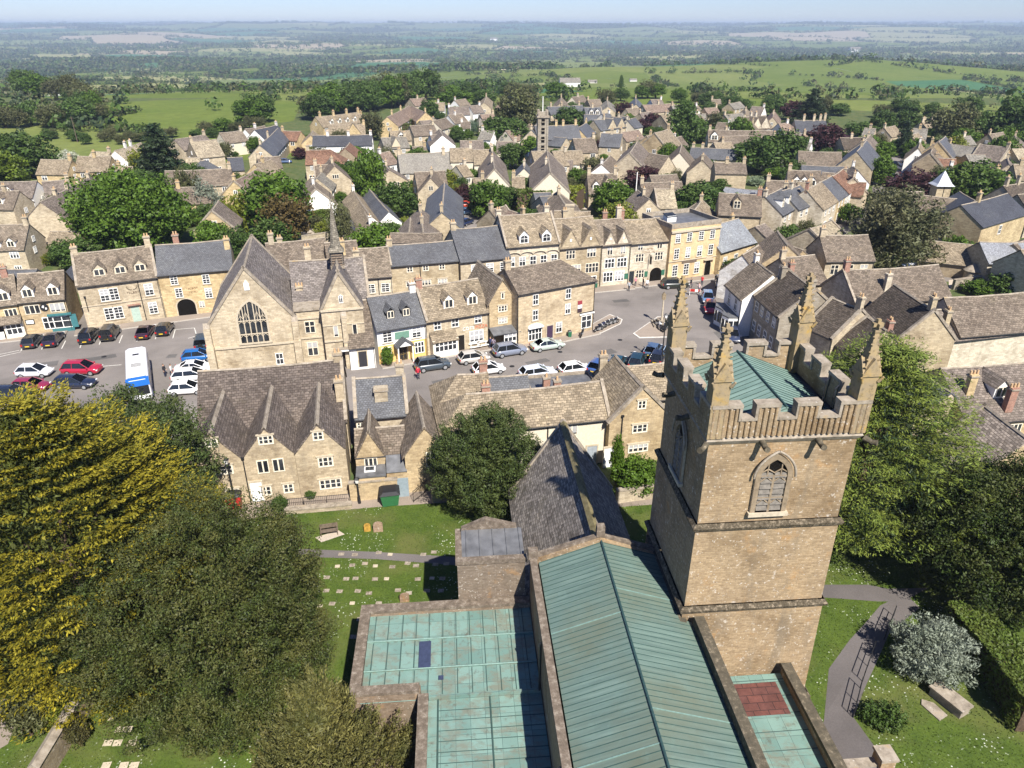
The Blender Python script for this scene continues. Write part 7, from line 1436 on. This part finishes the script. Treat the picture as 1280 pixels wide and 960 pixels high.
rail('black balustrade of the dark stair beside the round yew',[(517,628),(537,612)],1.2,'railing',1.0,.15)
a=G(138,838); c=G(52,985); ang=atan2(c[1]-a[1],c[0]-a[0]); L=hypot(c[0]-a[0],c[1]-a[1]); o=thing('boundary_wall','old rubble boundary wall running out of the southwest corner','wall',(*a,0),ang,None,(.36,.29,.2)); b=MB(); b.box(0,-.28,0,L,.28,1.7,M['rubble'],False); put('masonry',b,o); b=MB(); b.slab([(0,-.36,1.7),(L,-.36,1.7),(L,0,1.98),(0,0,1.98)],.14,M['coping']); b.slab([(0,.36,1.7),(L,.36,1.7),(L,0,1.98),(0,0,1.98)],.14,M['coping']); put('coping',b,o)
def wallpx(label,p,q,h,t=.4,wc='stone',name='wall'):
    a=G(*p); c=G(*q); L=hypot(c[0]-a[0],c[1]-a[1]); o=thing(name,label,'wall',(*a,0),atan2(c[1]-a[1],c[0]-a[0]),None,WC[wc]); b=MB(); b.box(0,-t/2,0,L,t/2,h,M['stone'],False); put('masonry',b,o); b=MB(); b.box(-.05,-t/2-.06,h,L+.05,t/2+.06,h+.12,M['coping']); put('coping',b,o)
wallpx('stone wall between the church lawn and the stone gable with white mullions',(770,628),(815,622),1.3); wallpx('low garden wall behind the round yew',(540,628),(640,612),1.5); wallpx('grey rubble wall by the round stone huts, east edge',(1190,362),(1235,355),1.6,.5,'grey'); wallpx('stone wall along the gravel garden behind the spire',(378,309),(413,304),2.2)
wallpx('long stone yard wall below the chapel at the east edge',(1245,366),(1300,372),2.0); wallpx('kerb wall under the picket railings of the three gabled house',(320,645),(440,634),.4,.5)
for lab,u,v in(('round stone hut with a conical lichened cap by the grey rubble wall',1212,352),('second round stone hut beside the first, nearer the frame edge',1226,354)):
    b=MB(); b.cyl((0,0,0),(0,0,2.0),1.2,1.2,M['stone'],14); d=MB(); d.cyl((0,0,2.0),(0,0,3.2),1.45,.1,M['coping'],14); simple('stone_hut',lab,'hut',u,v,[('wall',b),('roof',d)],color=WC['stone'])
def parasol(label,u,v):
    b=MB(); b.cyl((0,0,0),(0,0,2.4),.04,.04,M['wood'],6); d=MB(); A=[(1.6*cos(2*pi*k/8),1.6*sin(2*pi*k/8),2.0) for k in range(8)]
    for k in range(8): d.slab([A[k],A[(k+1)%8],(0,0,2.7)],.03,M['white'])
    simple('parasol',label,'parasol',u,v,[('pole',b),('canopy',d)])
parasol('white parasol in the garden behind the narrow cream house',489.5,276); parasol('white parasol in the yard beside the gum tree',1085,303)
for lab,u,v in(('white picnic table outside the cafe window',592,434.5),('second white picnic table, nearer the open grey shop porch',602,432.5)):
    b=MB(); b.box(-.8,-.4,.7,.8,.4,.76,M['white']); d=MB(); d.box(-.8,-.95,.42,.8,-.65,.47,M['white']); e=MB(); e.box(-.8,.65,.42,.8,.95,.47,M['white']); f=MB(); f.box(-.55,-.8,.36,-.45,.8,.42,M['white']); f.box(.45,-.8,.36,.55,.8,.42,M['white']); f.cbox(-.5,-.3,0,.08,.08,.7,M['white']); f.cbox(-.5,.3,0,.08,.08,.7,M['white']); f.cbox(.5,-.3,0,.08,.08,.7,M['white']); f.cbox(.5,.3,0,.08,.08,.7,M['white']); simple('picnic_table',lab,'table',u,v,[('table_top',b),('bench_seat',d),('bench_seat',e),('leg',f)],24)
b=MB(); b.slab([(-.35,-.3,0),(.35,-.3,0),(.35,0,1.1),(-.35,0,1.1)],.04,M['white']); b.slab([(-.35,.3,0),(.35,.3,0),(.35,.02,1.1),(-.35,.02,1.1)],.04,M['black']); simple('notice_stand','white pavement notice board outside the yellow shop row','sign',4,424,[('panel',b)],20)
b=MB(); b.box(-.02,-.9,.6,.02,.9,1.0,M['red']); b.box(-.025,-.5,.6,.025,.0,1.0,M['white']); d=MB(); d.cbox(0,-.8,0,.5,.06,1.0,M['white']); e=MB(); e.cbox(0,.8,0,.5,.06,1.0,M['white']); simple('barrier','red and white barrier at the lane corner below the yellow parapet building','barrier',868,369,[('board',b),('leg',d),('leg',e)],80)
for lab,u,v,h in(('thin white wooden pole beside the white-verged gable',793,265,9),('telegraph pole standing in the buttercup field',97,178,9)):
    b=MB(); b.cyl((0,0,0),(0,0,h),.14,.1,M['white'] if h==9 and u>500 else M['wood'],7); b.box(-.7,-.05,h-.6,.7,.05,h-.48,M['wood']); x,y=G(u,v); tag(put('pole',b,None,(x,y,0)),lab,'pole')
SUN=5.0; SKY=.062; EXPO=.98; HAZE=0
M['blade']=m_leaf('grass_blades',(.055,.095,.012),.5,(.08,.115,.018),.25)
# fields the photograph shows: pixel rectangle, kind
SPEC=[(940,82,1195,119,0),(1185,97,1300,112,5),(1080,119,1290,146,1),(830,106,945,132,0),(720,82,905,106,1),(640,74,775,90,1),(655,90,765,114,0),(500,84,640,99,0),(395,78,520,97,5),(-20,117,42,132,0),(115,121,245,160,1),(228,121,335,140,0),(105,97,285,103,3),(120,108,232,121,3),(55,148,185,176,0),(60,176,150,200,7),(150,44,245,56,4),(330,64,500,68,4),(520,40,560,46,4),(330,50,380,56,3),(900,43,1060,47,4),(240,60,330,66,3),(0,84,60,90,3)]
WOODS_CLOUD_SHADE=[(40,73,330,76,1700,1),(200,80,285,84,500,1),(330,70,560,68,1200,1),(560,66,1290,57,1900,1),(640,52,1000,56,900,1),(0,60,600,52,900,1),(0,93,120,88,500,1),(265,99,420,103,700,1),(420,100,520,108,300,1),(540,110,700,112,400,1),(700,92,760,106,200,1),(760,76,860,84,500,1),(850,82,990,90,420,1),(1000,74,1290,84,900,1),(1150,88,1290,94,400,1),(860,64,1290,68,700,1)]  # far woods; some dark tree bands stand in for cloud shadow on the land
HAZE=1.15e-4
# ------------------------------------------------------------------ land
from mathutils import noise as mn
def sst(a,b,x): t=min(1,max(0,(x-a)/(b-a))); return t*t*(3-2*t)
def hgt(x,y):
    d=hypot(x,y); 
    s=sst(420,1500,d); z=-68*s-26*sst(1500,4200,d)
    z+=s*(14*mn.noise((x/620,y/620,1.3))+9*mn.noise((x/260,y/260,4.1)))
    z+=s*(44*math.exp(-((x-680)/420)**2-((y-1500)/520)**2)+26*math.exp(-((x-170)/330)**2-((y-1250)/380)**2)+16*math.exp(-((x+150)/300)**2-((y-1500)/400)**2)+20*math.exp(-((x+700)/300)**2-((y-1100)/400)**2))
    z+=126*sst(5200,12500,d)*(1+.34*mn.noise((x/2400,y/2400,7.7))+.12*mn.noise((x/900,y/900,3.7)))+ sst(2500,6000,d)*26*mn.noise((x/1500,y/1500,2.2))
    return z
rg=random.Random(21); sites=[]; grid={}
def cell_r(d): return 34+max(0,d-150)*.05 if d<4000 else 226+(d-4000)*.062
def add_site(x,y,r):
    c=200.0 if True else 0
    for (a,b,q) in sites:
        if abs(a-x)<r and abs(b-y)<r and hypot(a-x,b-y)<min(r,q): return
    sites.append((x,y,r))
k=0
while k<16000:
    k+=1; d=60*(15500/60)**(rg.random()**.8); a=radians(90)+rg.uniform(-radians(56),radians(56)); add_site(d*cos(a),d*sin(a),cell_r(d)*1.35)
SA=np.array([(s[0],s[1]) for s in sites])
def clip(poly,mx,my,nx,ny):
    out=[]; n=len(poly)
    for i in range(n):
        p=poly[i]; q=poly[(i+1)%n]; dp=(p[0]-mx)*nx+(p[1]-my)*ny; dq=(q[0]-mx)*nx+(q[1]-my)*ny
        if dp<=0: out.append(p)
        if dp*dq<0: t=dp/(dp-dq); out.append((p[0]+(q[0]-p[0])*t,p[1]+(q[1]-p[1])*t))
    return out
def fieldmat(name,c1,c2,sc=.02):
    t=NT(name,.95,.05); pos=t.pos(); c=t.ramp(t.noise(pos,sc,4,.6),[(.3,c1),(.7,c2)]); c=t.mix(1,c,t.ramp(t.noise(pos,.18,4,.75),[(.3,.8),(.7,1.2)]),'MULTIPLY'); return t.base(c)
FM=[fieldmat('pasture_green',(.09,.125,.026),(.12,.15,.034)),fieldmat('meadow_green',(.115,.145,.038),(.15,.17,.05)),fieldmat('dull_pasture',(.11,.145,.05),(.155,.18,.065)),fieldmat('pale_crop',(.20,.21,.09),(.25,.24,.11)),fieldmat('tan_tilled_field',(.27,.225,.15),(.32,.27,.18)),fieldmat('blue_green_crop',(.045,.115,.055),(.06,.135,.06)),fieldmat('rapeseed',(.42,.34,.03),(.36,.32,.04)),fieldmat('buttercup_meadow',(.15,.15,.022),(.36,.29,.018),.05),fieldmat('woodland_floor',(.03,.05,.015),(.05,.065,.02))]
mb=MB(); KIND=[]; EDGES=[]
town=lambda x,y: -165<x<235 and 0<y<430 and not (x<-105 and y>225) and hypot(x,y)<470
verts={}; V=[]; Fc=[]; Mi=[]
def vid(x,y):
    kk=(round(x*20),round(y*20))
    if kk not in verts: verts[kk]=len(V); V.append((x,y,hgt(x,y)))
    return verts[kk]
LIM=[(-15000,-120),(15000,-120),(15000,15000),(-15000,15000)]
spec={}
for i,(x,y,r) in enumerate(sites):
    o=np.argsort((SA[:,0]-x)**2+(SA[:,1]-y)**2)[1:34]; poly=LIM
    for j in o:
        q=SA[j]; poly=clip(poly,(x+q[0])/2,(y+q[1])/2,q[0]-x,q[1]-y)
        if len(poly)<3: break
    if len(poly)<3 or max(hypot(p[0]-x,p[1]-y) for p in poly)>r*7+400: continue
    d=hypot(x,y); t_=rg.random()
    if town(x,y): m=9
    elif d<520: m=0 if t_<.55 else 1
    elif d<1500: m=[0,0,1,1,2,3,0,5][int(t_*8)]
    else: m=[0,1,1,2,3,4,5,3,8,8,0,2][int(t_*12)]
    # fields that can be told in the photograph
    pu,pv=proj(x,y,hgt(x,y)) if y>40 else (0,0); keep=False
    for (u0,v0,u1,v1,mm) in SPEC:
        if y>150 and u0<pu<u1 and v0<pv<v1: m=mm; keep=True
    KIND.append((x,y,r,m,d,keep)); 
    n=len(poly); B=[]
    for a in range(n):
        p=poly[a]; q=poly[(a+1)%n]; l=hypot(p[0]-q[0],p[1]-q[1]); s=max(1,min(6,int(l/max(30,r*.35))))
        for e in range(s): B.append((p[0]+(q[0]-p[0])*e/s,p[1]+(q[1]-p[1])*e/s))
        EDGES.append((p,q,d,m if not keep else -1))
    cx=sum(p[0] for p in B)/len(B); cy=sum(p[1] for p in B)/len(B); ids=[vid(*p) for p in B]; prev=ids; 
    for f in(.66,.33):
        cur=[vid(cx+(p[0]-cx)*f,cy+(p[1]-cy)*f) for p in B]
        for a in range(len(B)):
            b=(a+1)%len(B); Fc.append((prev[a],prev[b],cur[b],cur[a])); Mi.append(m)
        prev=cur
    c=vid(cx,cy)
    for a in range(len(B)): Fc.append((prev[a],prev[(a+1)%len(B)],c)); Mi.append(m)
Fc2=[];Mi2=[]
for f,m in zip(Fc,Mi):
    g=[]; 
    for q in f:
        if not g or q!=g[-1]: g.append(q)
    if len(g)>2 and g[0]!=g[-1] and len(set(g))==len(g): Fc2.append(tuple(g)); Mi2.append(m)
me=bpy.data.meshes.new('terrain'); me.from_pydata(V,[],Fc2)
for m in FM+[M['garden']]: me.materials.append(m)
me.polygons.foreach_set('material_index',np.array(Mi2,dtype=np.int32)); me.polygons.foreach_set('use_smooth',np.ones(len(Mi2),dtype=bool)); me.update()
tag(obj('terrain',me),kind='structure')
b=MB(); b.face([(-600,-600,-1.2),(600,-600,-1.2),(600,470,-1.2),(-600,470,-1.2)],M['garden']); tag(put('ground',b),kind='structure')
# hedges and woods that read as one mass, some bands imitating cloud shadow
rng=np.random.default_rng(77); C=[];R=[];Zs=[]
def put_tree(x,y,r):
    if town(x,y) or hypot(x,y)<430 and not (x<-120): return
    if y<0 or abs(x)>y*.80+60: return
    C.append((x,y,hgt(x,y))); R.append(r)
for p,q,d,m in EDGES:
    if d<300 or (m==-1 and rg.random()<.78): continue
    l=hypot(p[0]-q[0],p[1]-q[1]); dens=1.0 if rg.random()<.6 else .06
    rr=(2.3 if d<1600 else 2.8)+d*.0007; n=int(l/(rr*1.05)*dens)
    if len(C)>85000: break
    for k in range(n): t=rg.random(); put_tree(p[0]+(q[0]-p[0])*t+rg.uniform(-1.2,1.2),p[1]+(q[1]-p[1])*t+rg.uniform(-1.2,1.2),rr*rg.choice((.7,.8,.8,.9,1.0,1.8)))
for x,y,r,m,d,kp in KIND:
    if m==8 or (d>430 and not kp and rg.random()<.09):
        rr=6+d*.0012; n=int(min(150,(r*.55)**2/(rr*rr)*.8)); nn=n if m==8 else n//5
        for k in range(nn): a=rg.uniform(0,2*pi); f=sqrt(rg.random())*r*.62; put_tree(x+f*cos(a),y+f*sin(a),rr*rg.uniform(.7,1.3))
for (u0,v0,u1,v1,n,w) in WOODS_CLOUD_SHADE:
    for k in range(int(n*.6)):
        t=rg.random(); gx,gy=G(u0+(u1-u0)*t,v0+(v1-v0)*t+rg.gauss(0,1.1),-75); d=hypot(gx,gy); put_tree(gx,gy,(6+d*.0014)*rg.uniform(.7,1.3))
C=np.array(C); R=np.array(R); D=np.hypot(C[:,0],C[:,1])
def mass(name,sel,nl,mats):
    c=C[sel]; r=R[sel]; n=len(c); Q=sphere_pts(n*nl,rng,-.25); rr=np.repeat(r,nl)[:,None]; P=np.repeat(c,nl,0)+Q*rr*rng.uniform(.75,1.05,(n*nl,1))*np.array([1,1,.95]); P[:,2]+=rr[:,0]*.55
    Nn=nrm(Q+rng.normal(size=Q.shape)*.35); Dv=nrm(np.cross(Nn,rng.normal(size=Q.shape))); S=rr[:,0]*rng.uniform(.5,.95,n*nl)*(5.0/nl)**.35*1.25
    mi=np.repeat(rng.integers(0,len(mats),n),nl); tag(obj(name,leaf_mesh(name,P,Dv,Nn,S,S*.75,mats,mi)),kind='stuff')
mats=[LF['oak'],LF['oak'],LF['olive'],LF['conif']]
mass('hedgerow_woodland',D<1400,26,mats); mass('far_woodland_cloud_shade',D>=1400,11,mats)
fb=MB(); 
for u,v,n in((585,104,2),(420,40,2),(555,84,4),(565,83.5,5),(840,59,4),(905,57,4),(1060,62,5),(1100,64,3),(50,52,3),(165,47,3)):
    gx,gy=G(u,v,-70)
# farmsteads far out
def farm(label,u,v,wd,col,z=-60,group=None):
    gx,gy=G(u,v,z); zz=hgt(gx,gy); o=thing('farmhouse',label,'farmhouse',(gx,gy,zz-.5),radians(5),group,col); s=wd
    b=MB(); f=Frame(Matrix.Identity(4),s,s*.5,s*.22,s*.42); rm=MB(); roof_block(b,rm,f,M['render'],M['tile'],'',.2,.1,'',0,False); put('wall',b,o); put('roof',rm,o,color=RC['grey'])
farm('white farmhouse beside a lone poplar on the hillside',787,107,9,(.72,.70,.66),-30); farm('white farm sheds in the valley fields',556,84,34,(.6,.6,.6)); farm('second white farm shed beside the bigger one in the valley',578,84.5,22,(.55,.55,.55)); farm('small cream farmhouse among valley trees',626,95,20,(.7,.62,.45)); farm('grey-roofed sheds beside the hillside farmhouse',735,110,11,(.42,.4,.36),-30); farm('pale sheds below the hillside field',700,114,22,(.6,.58,.54),-25); farm('long pale barn roof among the western trees',36,112,34,(.6,.6,.6),-20); farm('long white buildings in the far wood',1064,62,60,(.75,.75,.75),-80); farm('white house on the distant hill slope',613,47,60,(.8,.8,.8),-60)
T('lone slim poplar beside the white farmhouse on the hillside','poplar',776,111,94,5)
# ------------------------------------------------------------------ square, streets, churchyard surfaces
def sheet(name,pts,z,mat,px=True):
    P=[G(*p) for p in pts] if px else pts; b=MB(); ar=sum(P[k][0]*P[(k+1)%len(P)][1]-P[(k+1)%len(P)][0]*P[k][1] for k in range(len(P))); P=P if ar>0 else P[::-1]
    b.face([(x,y,z) for x,y in P],M[mat]); return tag(put(name,b),kind='structure')
def strip(name,pts,w,z,mat,px=True):
    P=[Vector(G(*p) if px else p) for p in pts]; b=MB()
    for k,(a,c) in enumerate(zip(P[:-1],P[1:])):
        d=(c-a).normalized(); n=Vector((-d.y,d.x))*w/2; a2=a-d*(.0 if k==0 else w*.2); zz=z+k*.0005
        b.face([(*(a2-n),zz),(*(c-n),zz),(*(c+n),zz),(*(a2+n),zz)],M[mat])
    return tag(put(name,b),kind='structure')
sheet('road',[(-110,62),(50,66),(52,92),(36,128),(5,122),(-40,114),(-110,90)],.008,'asphalt',False)
strip('street',[(34,112),(42,124),(60,143),(88,178)],8,.012,'asphalt',False); strip('street',[G(1122,262),G(1118,225),G(1108,190)],11,.016,'asphalt',False)
strip('lane',[(36,70),(34.5,88),(32,104),(34,114)],9,.012,'asphalt',False); sheet('yard',[(1118,352),(1235,352),(1215,330),(1125,328)],.012,'asphalt'); sheet('yard',[(1186,362),(1232,357),(1222,348),(1186,350)],.016,'gravel')
sheet('courtyard',[(566,295),(604,295),(600,255),(572,252)],.012,'asphalt'); sheet('gravel_garden',[(372,304),(404,302),(412,278),(380,280)],.014,'gravel'); strip('lane',[G(30,262),G(38,300),G(20,330)],7,.014,'asphalt',False); strip('lane',[G(26,275),G(-10,278)],7,.012,'asphalt',False)
strip('lane',[G(778,186),G(775,205),G(782,225),G(800,250)],7,.012,'asphalt',False); strip('lane',[G(440,262),G(425,280),G(424,306)],6,.012,'asphalt',False); sheet('yard',[(480,290),(500,290),(500,272),(484,272)],.012,'gravel'); sheet('lane',[(724,262),(752,262),(740,246),(716,248)],.012,'gravel')
sheet('yard',[(1160,286),(1190,286),(1188,268),(1164,268)],.012,'asphalt')
def pavement(label,pts,w,h=.11):
    P=[Vector(p) for p in pts]; b=MB()
    for a,c in zip(P[:-1],P[1:]):
        d=(c-a).normalized(); n=Vector((-d.y,d.x)); A=[a,c,c-n*w,a-n*w]; b.plate([(p.x,p.y) for p in A],0,h,M['pave']); A=[a-n*w,c-n*w,c-n*(w+.16),a-n*(w+.16)]; b.plate([(p.x,p.y) for p in A],0,h+.012,M['kerb'])
    tag(put('pavement',b),kind='structure')
pavement('',[(-78,90.5),(-63,95.4)],2.0); pavement('',[(-62,95.5),(-44,103.5)],2.2); pavement('',[(-16.9,83.9),(-3.1,90.0)],1.3); pavement('',[(.7,89.9),(11.6,95.7)],1.7); pavement('',[(-1,110.2),(19.5,116.0)],2.6); pavement('',[(19.5,116.0),(35,121.2)],2.2); pavement('',[(-36.3,79.9),(-26.4,82.4)],1.2)
def island(pts):
    P=[G(*p) for p in pts]; b=MB(); b.plate(P,0,.10,M['pave']); cx=sum(p[0] for p in P)/len(P); cy=sum(p[1] for p in P)/len(P)
    Q=[(cx+(p[0]-cx)*1.06,cy+(p[1]-cy)*1.06) for p in P]; b.plate(Q,0,.085,M['line']); tag(put('traffic_island',b),kind='structure')
island([(793,417),(800,422),(842,421),(852,408),(840,396),(822,397)]); island([(742,405),(762,394),(777,400),(775,405),(752,416),(738,418)])
b=MB()
def line(p,q,w=.12,z=.016):
    a=Vector(G(*p)); c=Vector(G(*q)); d=(c-a).normalized(); n=Vector((-d.y,d.x))*w/2; b.face([(*(a-n),z),(*(c-n),z),(*(c+n),z),(*(a+n),z)],M['line'])
for (p,q) in(((26,439),(31,430)),((52,437),(56,428)),((77,436),(82,426)),((100,435),(104,424)),((124,431),(128,421)),((149,429),(153,419)),((171,427),(175,417)),((194,424),(198,414)),((216,423),(219,412)),((219,412),(243,410)),((243,410),(246,420)),((232,438),(241,437)),((-5,444),(24,438)),((-5,447),(26,440)),((72,478),(80,468)),((25,480),(33,470)),((128,458),(152,456)),((235,423),(246,420)),((230,462),(238,461)),((225,480),(233,479))): line(p,q)
tag(put('parking_line',b),kind='structure')
for (u,v,w_,h_,r_) in((776,376,2.6,1.2,.2),(672,452,3.2,1.1,.4),(120,448,5,1.3,.4),(215,445,1.2,1.2,.1),(760,440,2.2,1.5,.5),(905,420,2.0,4,.1),(560,475,4,1.0,.4),(60,455,2.4,1.6,.3)):
    gx,gy=G(u,v); b=MB(); b.T=Matrix.Translation((gx,gy,0))@Matrix.Rotation(r_,4,'Z'); b.face([(-w_/2,-h_/2,.017),(w_/2,-h_/2,.017),(w_/2*.9,h_/2,.017),(-w_/2,h_/2*.8,.017)],M['patch']); tag(put('road_patch',b),kind='structure')
for (u,v) in((700,440),(775,425),(300+440,398),(130,446),(860,430),(640,458)):
    gx,gy=G(u,v); b=MB(); b.face([(gx+.34*cos(a),gy+.34*sin(a),.021) for a in [2*pi*q/12 for q in range(12)]],M['black']); tag(put('drain_cover',b,None),'round iron drain cover set in the square','drain cover','drain covers in the square')
sheet('lawn',[(-60,5),(62,5),(62,54.2),(14,57),(-9,55.5),(-14,53),(-30,52),(-60,48)],.006,'lawn',False)
sheet('path',[(372,686),(470,690),(565,696),(600,704),(600,709),(470,699),(372,696)],.012,'path'); sheet('path',[(1036,836),(1062,800),(1085,775),(1100,757),(1132,742),(1150,760),(1112,790),(1097,825),(1081,860),(1067,897),(1104,948),(1130,990),(1010,990),(1030,900)],.012,'path'); sheet('path',[(1020,731),(1085,731),(1110,736),(1160,735),(1130,752),(1098,752),(1030,747)],.016,'path')
sheet('bench_slab',[(394,672),(423,663),(431,668),(402,678)],.014,'gravel'); sheet('forecourt',[(270,655),(330,646),(470,634),(560,628),(560,612),(440,612),(270,630)],.012,'pave'); sheet('forecourt',[(-40,880),(20,872),(28,884),(10,930),(-40,960)],.012,'pave'); sheet('forecourt',[(770,634),(830,630),(830,615),(770,615)],.012,'pave'); sheet('road',[(1275,735),(1330,760),(1360,650),(1270,690)],.014,'pave')
# short grass that nobody could count
n=60000; X=rng.uniform(-30,36,n); Y=rng.uniform(18,54,n); P=np.stack([X,Y,np.full(n,.05)],1); N_=nrm(rng.normal(size=(n,3))*np.array([1,1,.3])); Dz=nrm(np.stack([rng.normal(0,.4,n),rng.normal(0,.4,n),np.ones(n)],1)); s=rng.uniform(.08,.17,n)
def inpoly(P,poly):
    r=np.zeros(len(P),bool)
    for k in range(len(poly)):
        a=poly[k]; c=poly[(k+1)%len(poly)]; cond=((a[1]>P[:,1])!=(c[1]>P[:,1])); xx=(c[0]-a[0])*(P[:,1]-a[1])/((c[1]-a[1])+1e-12)+a[0]; r^=cond&(P[:,0]<xx)
    return r
bad=np.zeros(n,bool)
for pts in([(372,686),(470,690),(565,696),(600,704),(600,709),(470,699),(372,696)],[(1036,836),(1062,800),(1085,775),(1100,757),(1132,742),(1150,760),(1112,790),(1097,825),(1081,860),(1067,897),(1104,948),(1130,990),(1010,990),(1030,900)],[(1020,731),(1085,731),(1110,736),(1160,735),(1130,752),(1098,752),(1030,747)],[(394,672),(423,663),(431,668),(402,678)],[(270,655),(330,646),(470,634),(560,628),(560,612),(440,612),(270,630)]): bad|=inpoly(P,[G(*p) for p in pts])
k=~bad; tag(obj('grass',leaf_mesh('grass',P[k],Dz[k],N_[k],s[k],s[k]*.35,[M['blade']])),kind='stuff')
# ------------------------------------------------------------------ air, light, camera
hz=bpy.data.materials.new('haze_air'); hz.use_nodes=True; nt=hz.node_tree; nt.nodes.clear(); out=nt.nodes.new('ShaderNodeOutputMaterial'); pv=nt.nodes.new('ShaderNodeVolumePrincipled'); pv.inputs['Color'].default_value=(.53,.65,.83,1); pv.inputs['Density'].default_value=HAZE; pv.inputs['Anisotropy'].default_value=.0; nt.links.new(pv.outputs[0],out.inputs['Volume'])
b=MB(); b.box(-15600,-1200,-190,15600,15600,75,hz); tag(put('haze',b),kind='stuff')
SEL,SAZ=radians(47.5),atan2(.39,-.92)
w=bpy.data.worlds.new('World'); S.world=w; w.use_nodes=True; nt=w.node_tree; bg=nt.nodes['Background']; sk=nt.nodes.new('ShaderNodeTexSky'); sk.sky_type='NISHITA'; sk.sun_disc=False; sk.sun_elevation=SEL; sk.sun_rotation=SAZ; sk.altitude=240; sk.air_density=1.0; sk.dust_density=.15; sk.ozone_density=4.0; mx=nt.nodes.new('ShaderNodeMixRGB'); mx.blend_type='MULTIPLY'; mx.inputs[0].default_value=1; mx.inputs[2].default_value=(.71,.80,1.13,1); nt.links.new(sk.outputs[0],mx.inputs[1]); nt.links.new(mx.outputs[0],bg.inputs[0]); bg.inputs[1].default_value=SKY
li=bpy.data.lights.new('sun','SUN'); li.energy=SUN; li.angle=radians(.5); li.color=(1.0,.945,.86); so=bpy.data.objects.new('sun',li); COL.objects.link(so); dv=Vector((-sin(SAZ)*cos(SEL),-cos(SAZ)*cos(SEL),-sin(SEL))); so.rotation_euler=dv.to_track_quat('-Z','Y').to_euler(); so.location=(60,-120,160)
cd=bpy.data.cameras.new('camera'); cd.sensor_width=36; cd.lens=FPX/1280*36; cd.clip_end=40000; cd.clip_start=.5; co=bpy.data.objects.new('camera',cd); COL.objects.link(co); co.location=(0,0,CAMH); co.rotation_euler=(pi/2-PITCH,0,0); S.camera=co
S.view_settings.view_transform='Standard'; S.view_settings.look='None'; S.view_settings.gamma=1; S.view_settings.exposure=EXPO; S.view_settings.use_curve_mapping=False
cy=S.cycles; cy.use_denoising=True; cy.denoiser='OPENIMAGEDENOISE'; cy.max_bounces=6; cy.diffuse_bounces=3; cy.glossy_bounces=2; cy.transmission_bounces=3; cy.volume_bounces=0; cy.transparent_max_bounces=6; cy.caustics_reflective=False; cy.caustics_refractive=False; cy.use_adaptive_sampling=True; cy.adaptive_threshold=.012
S.render.engine='CYCLES'
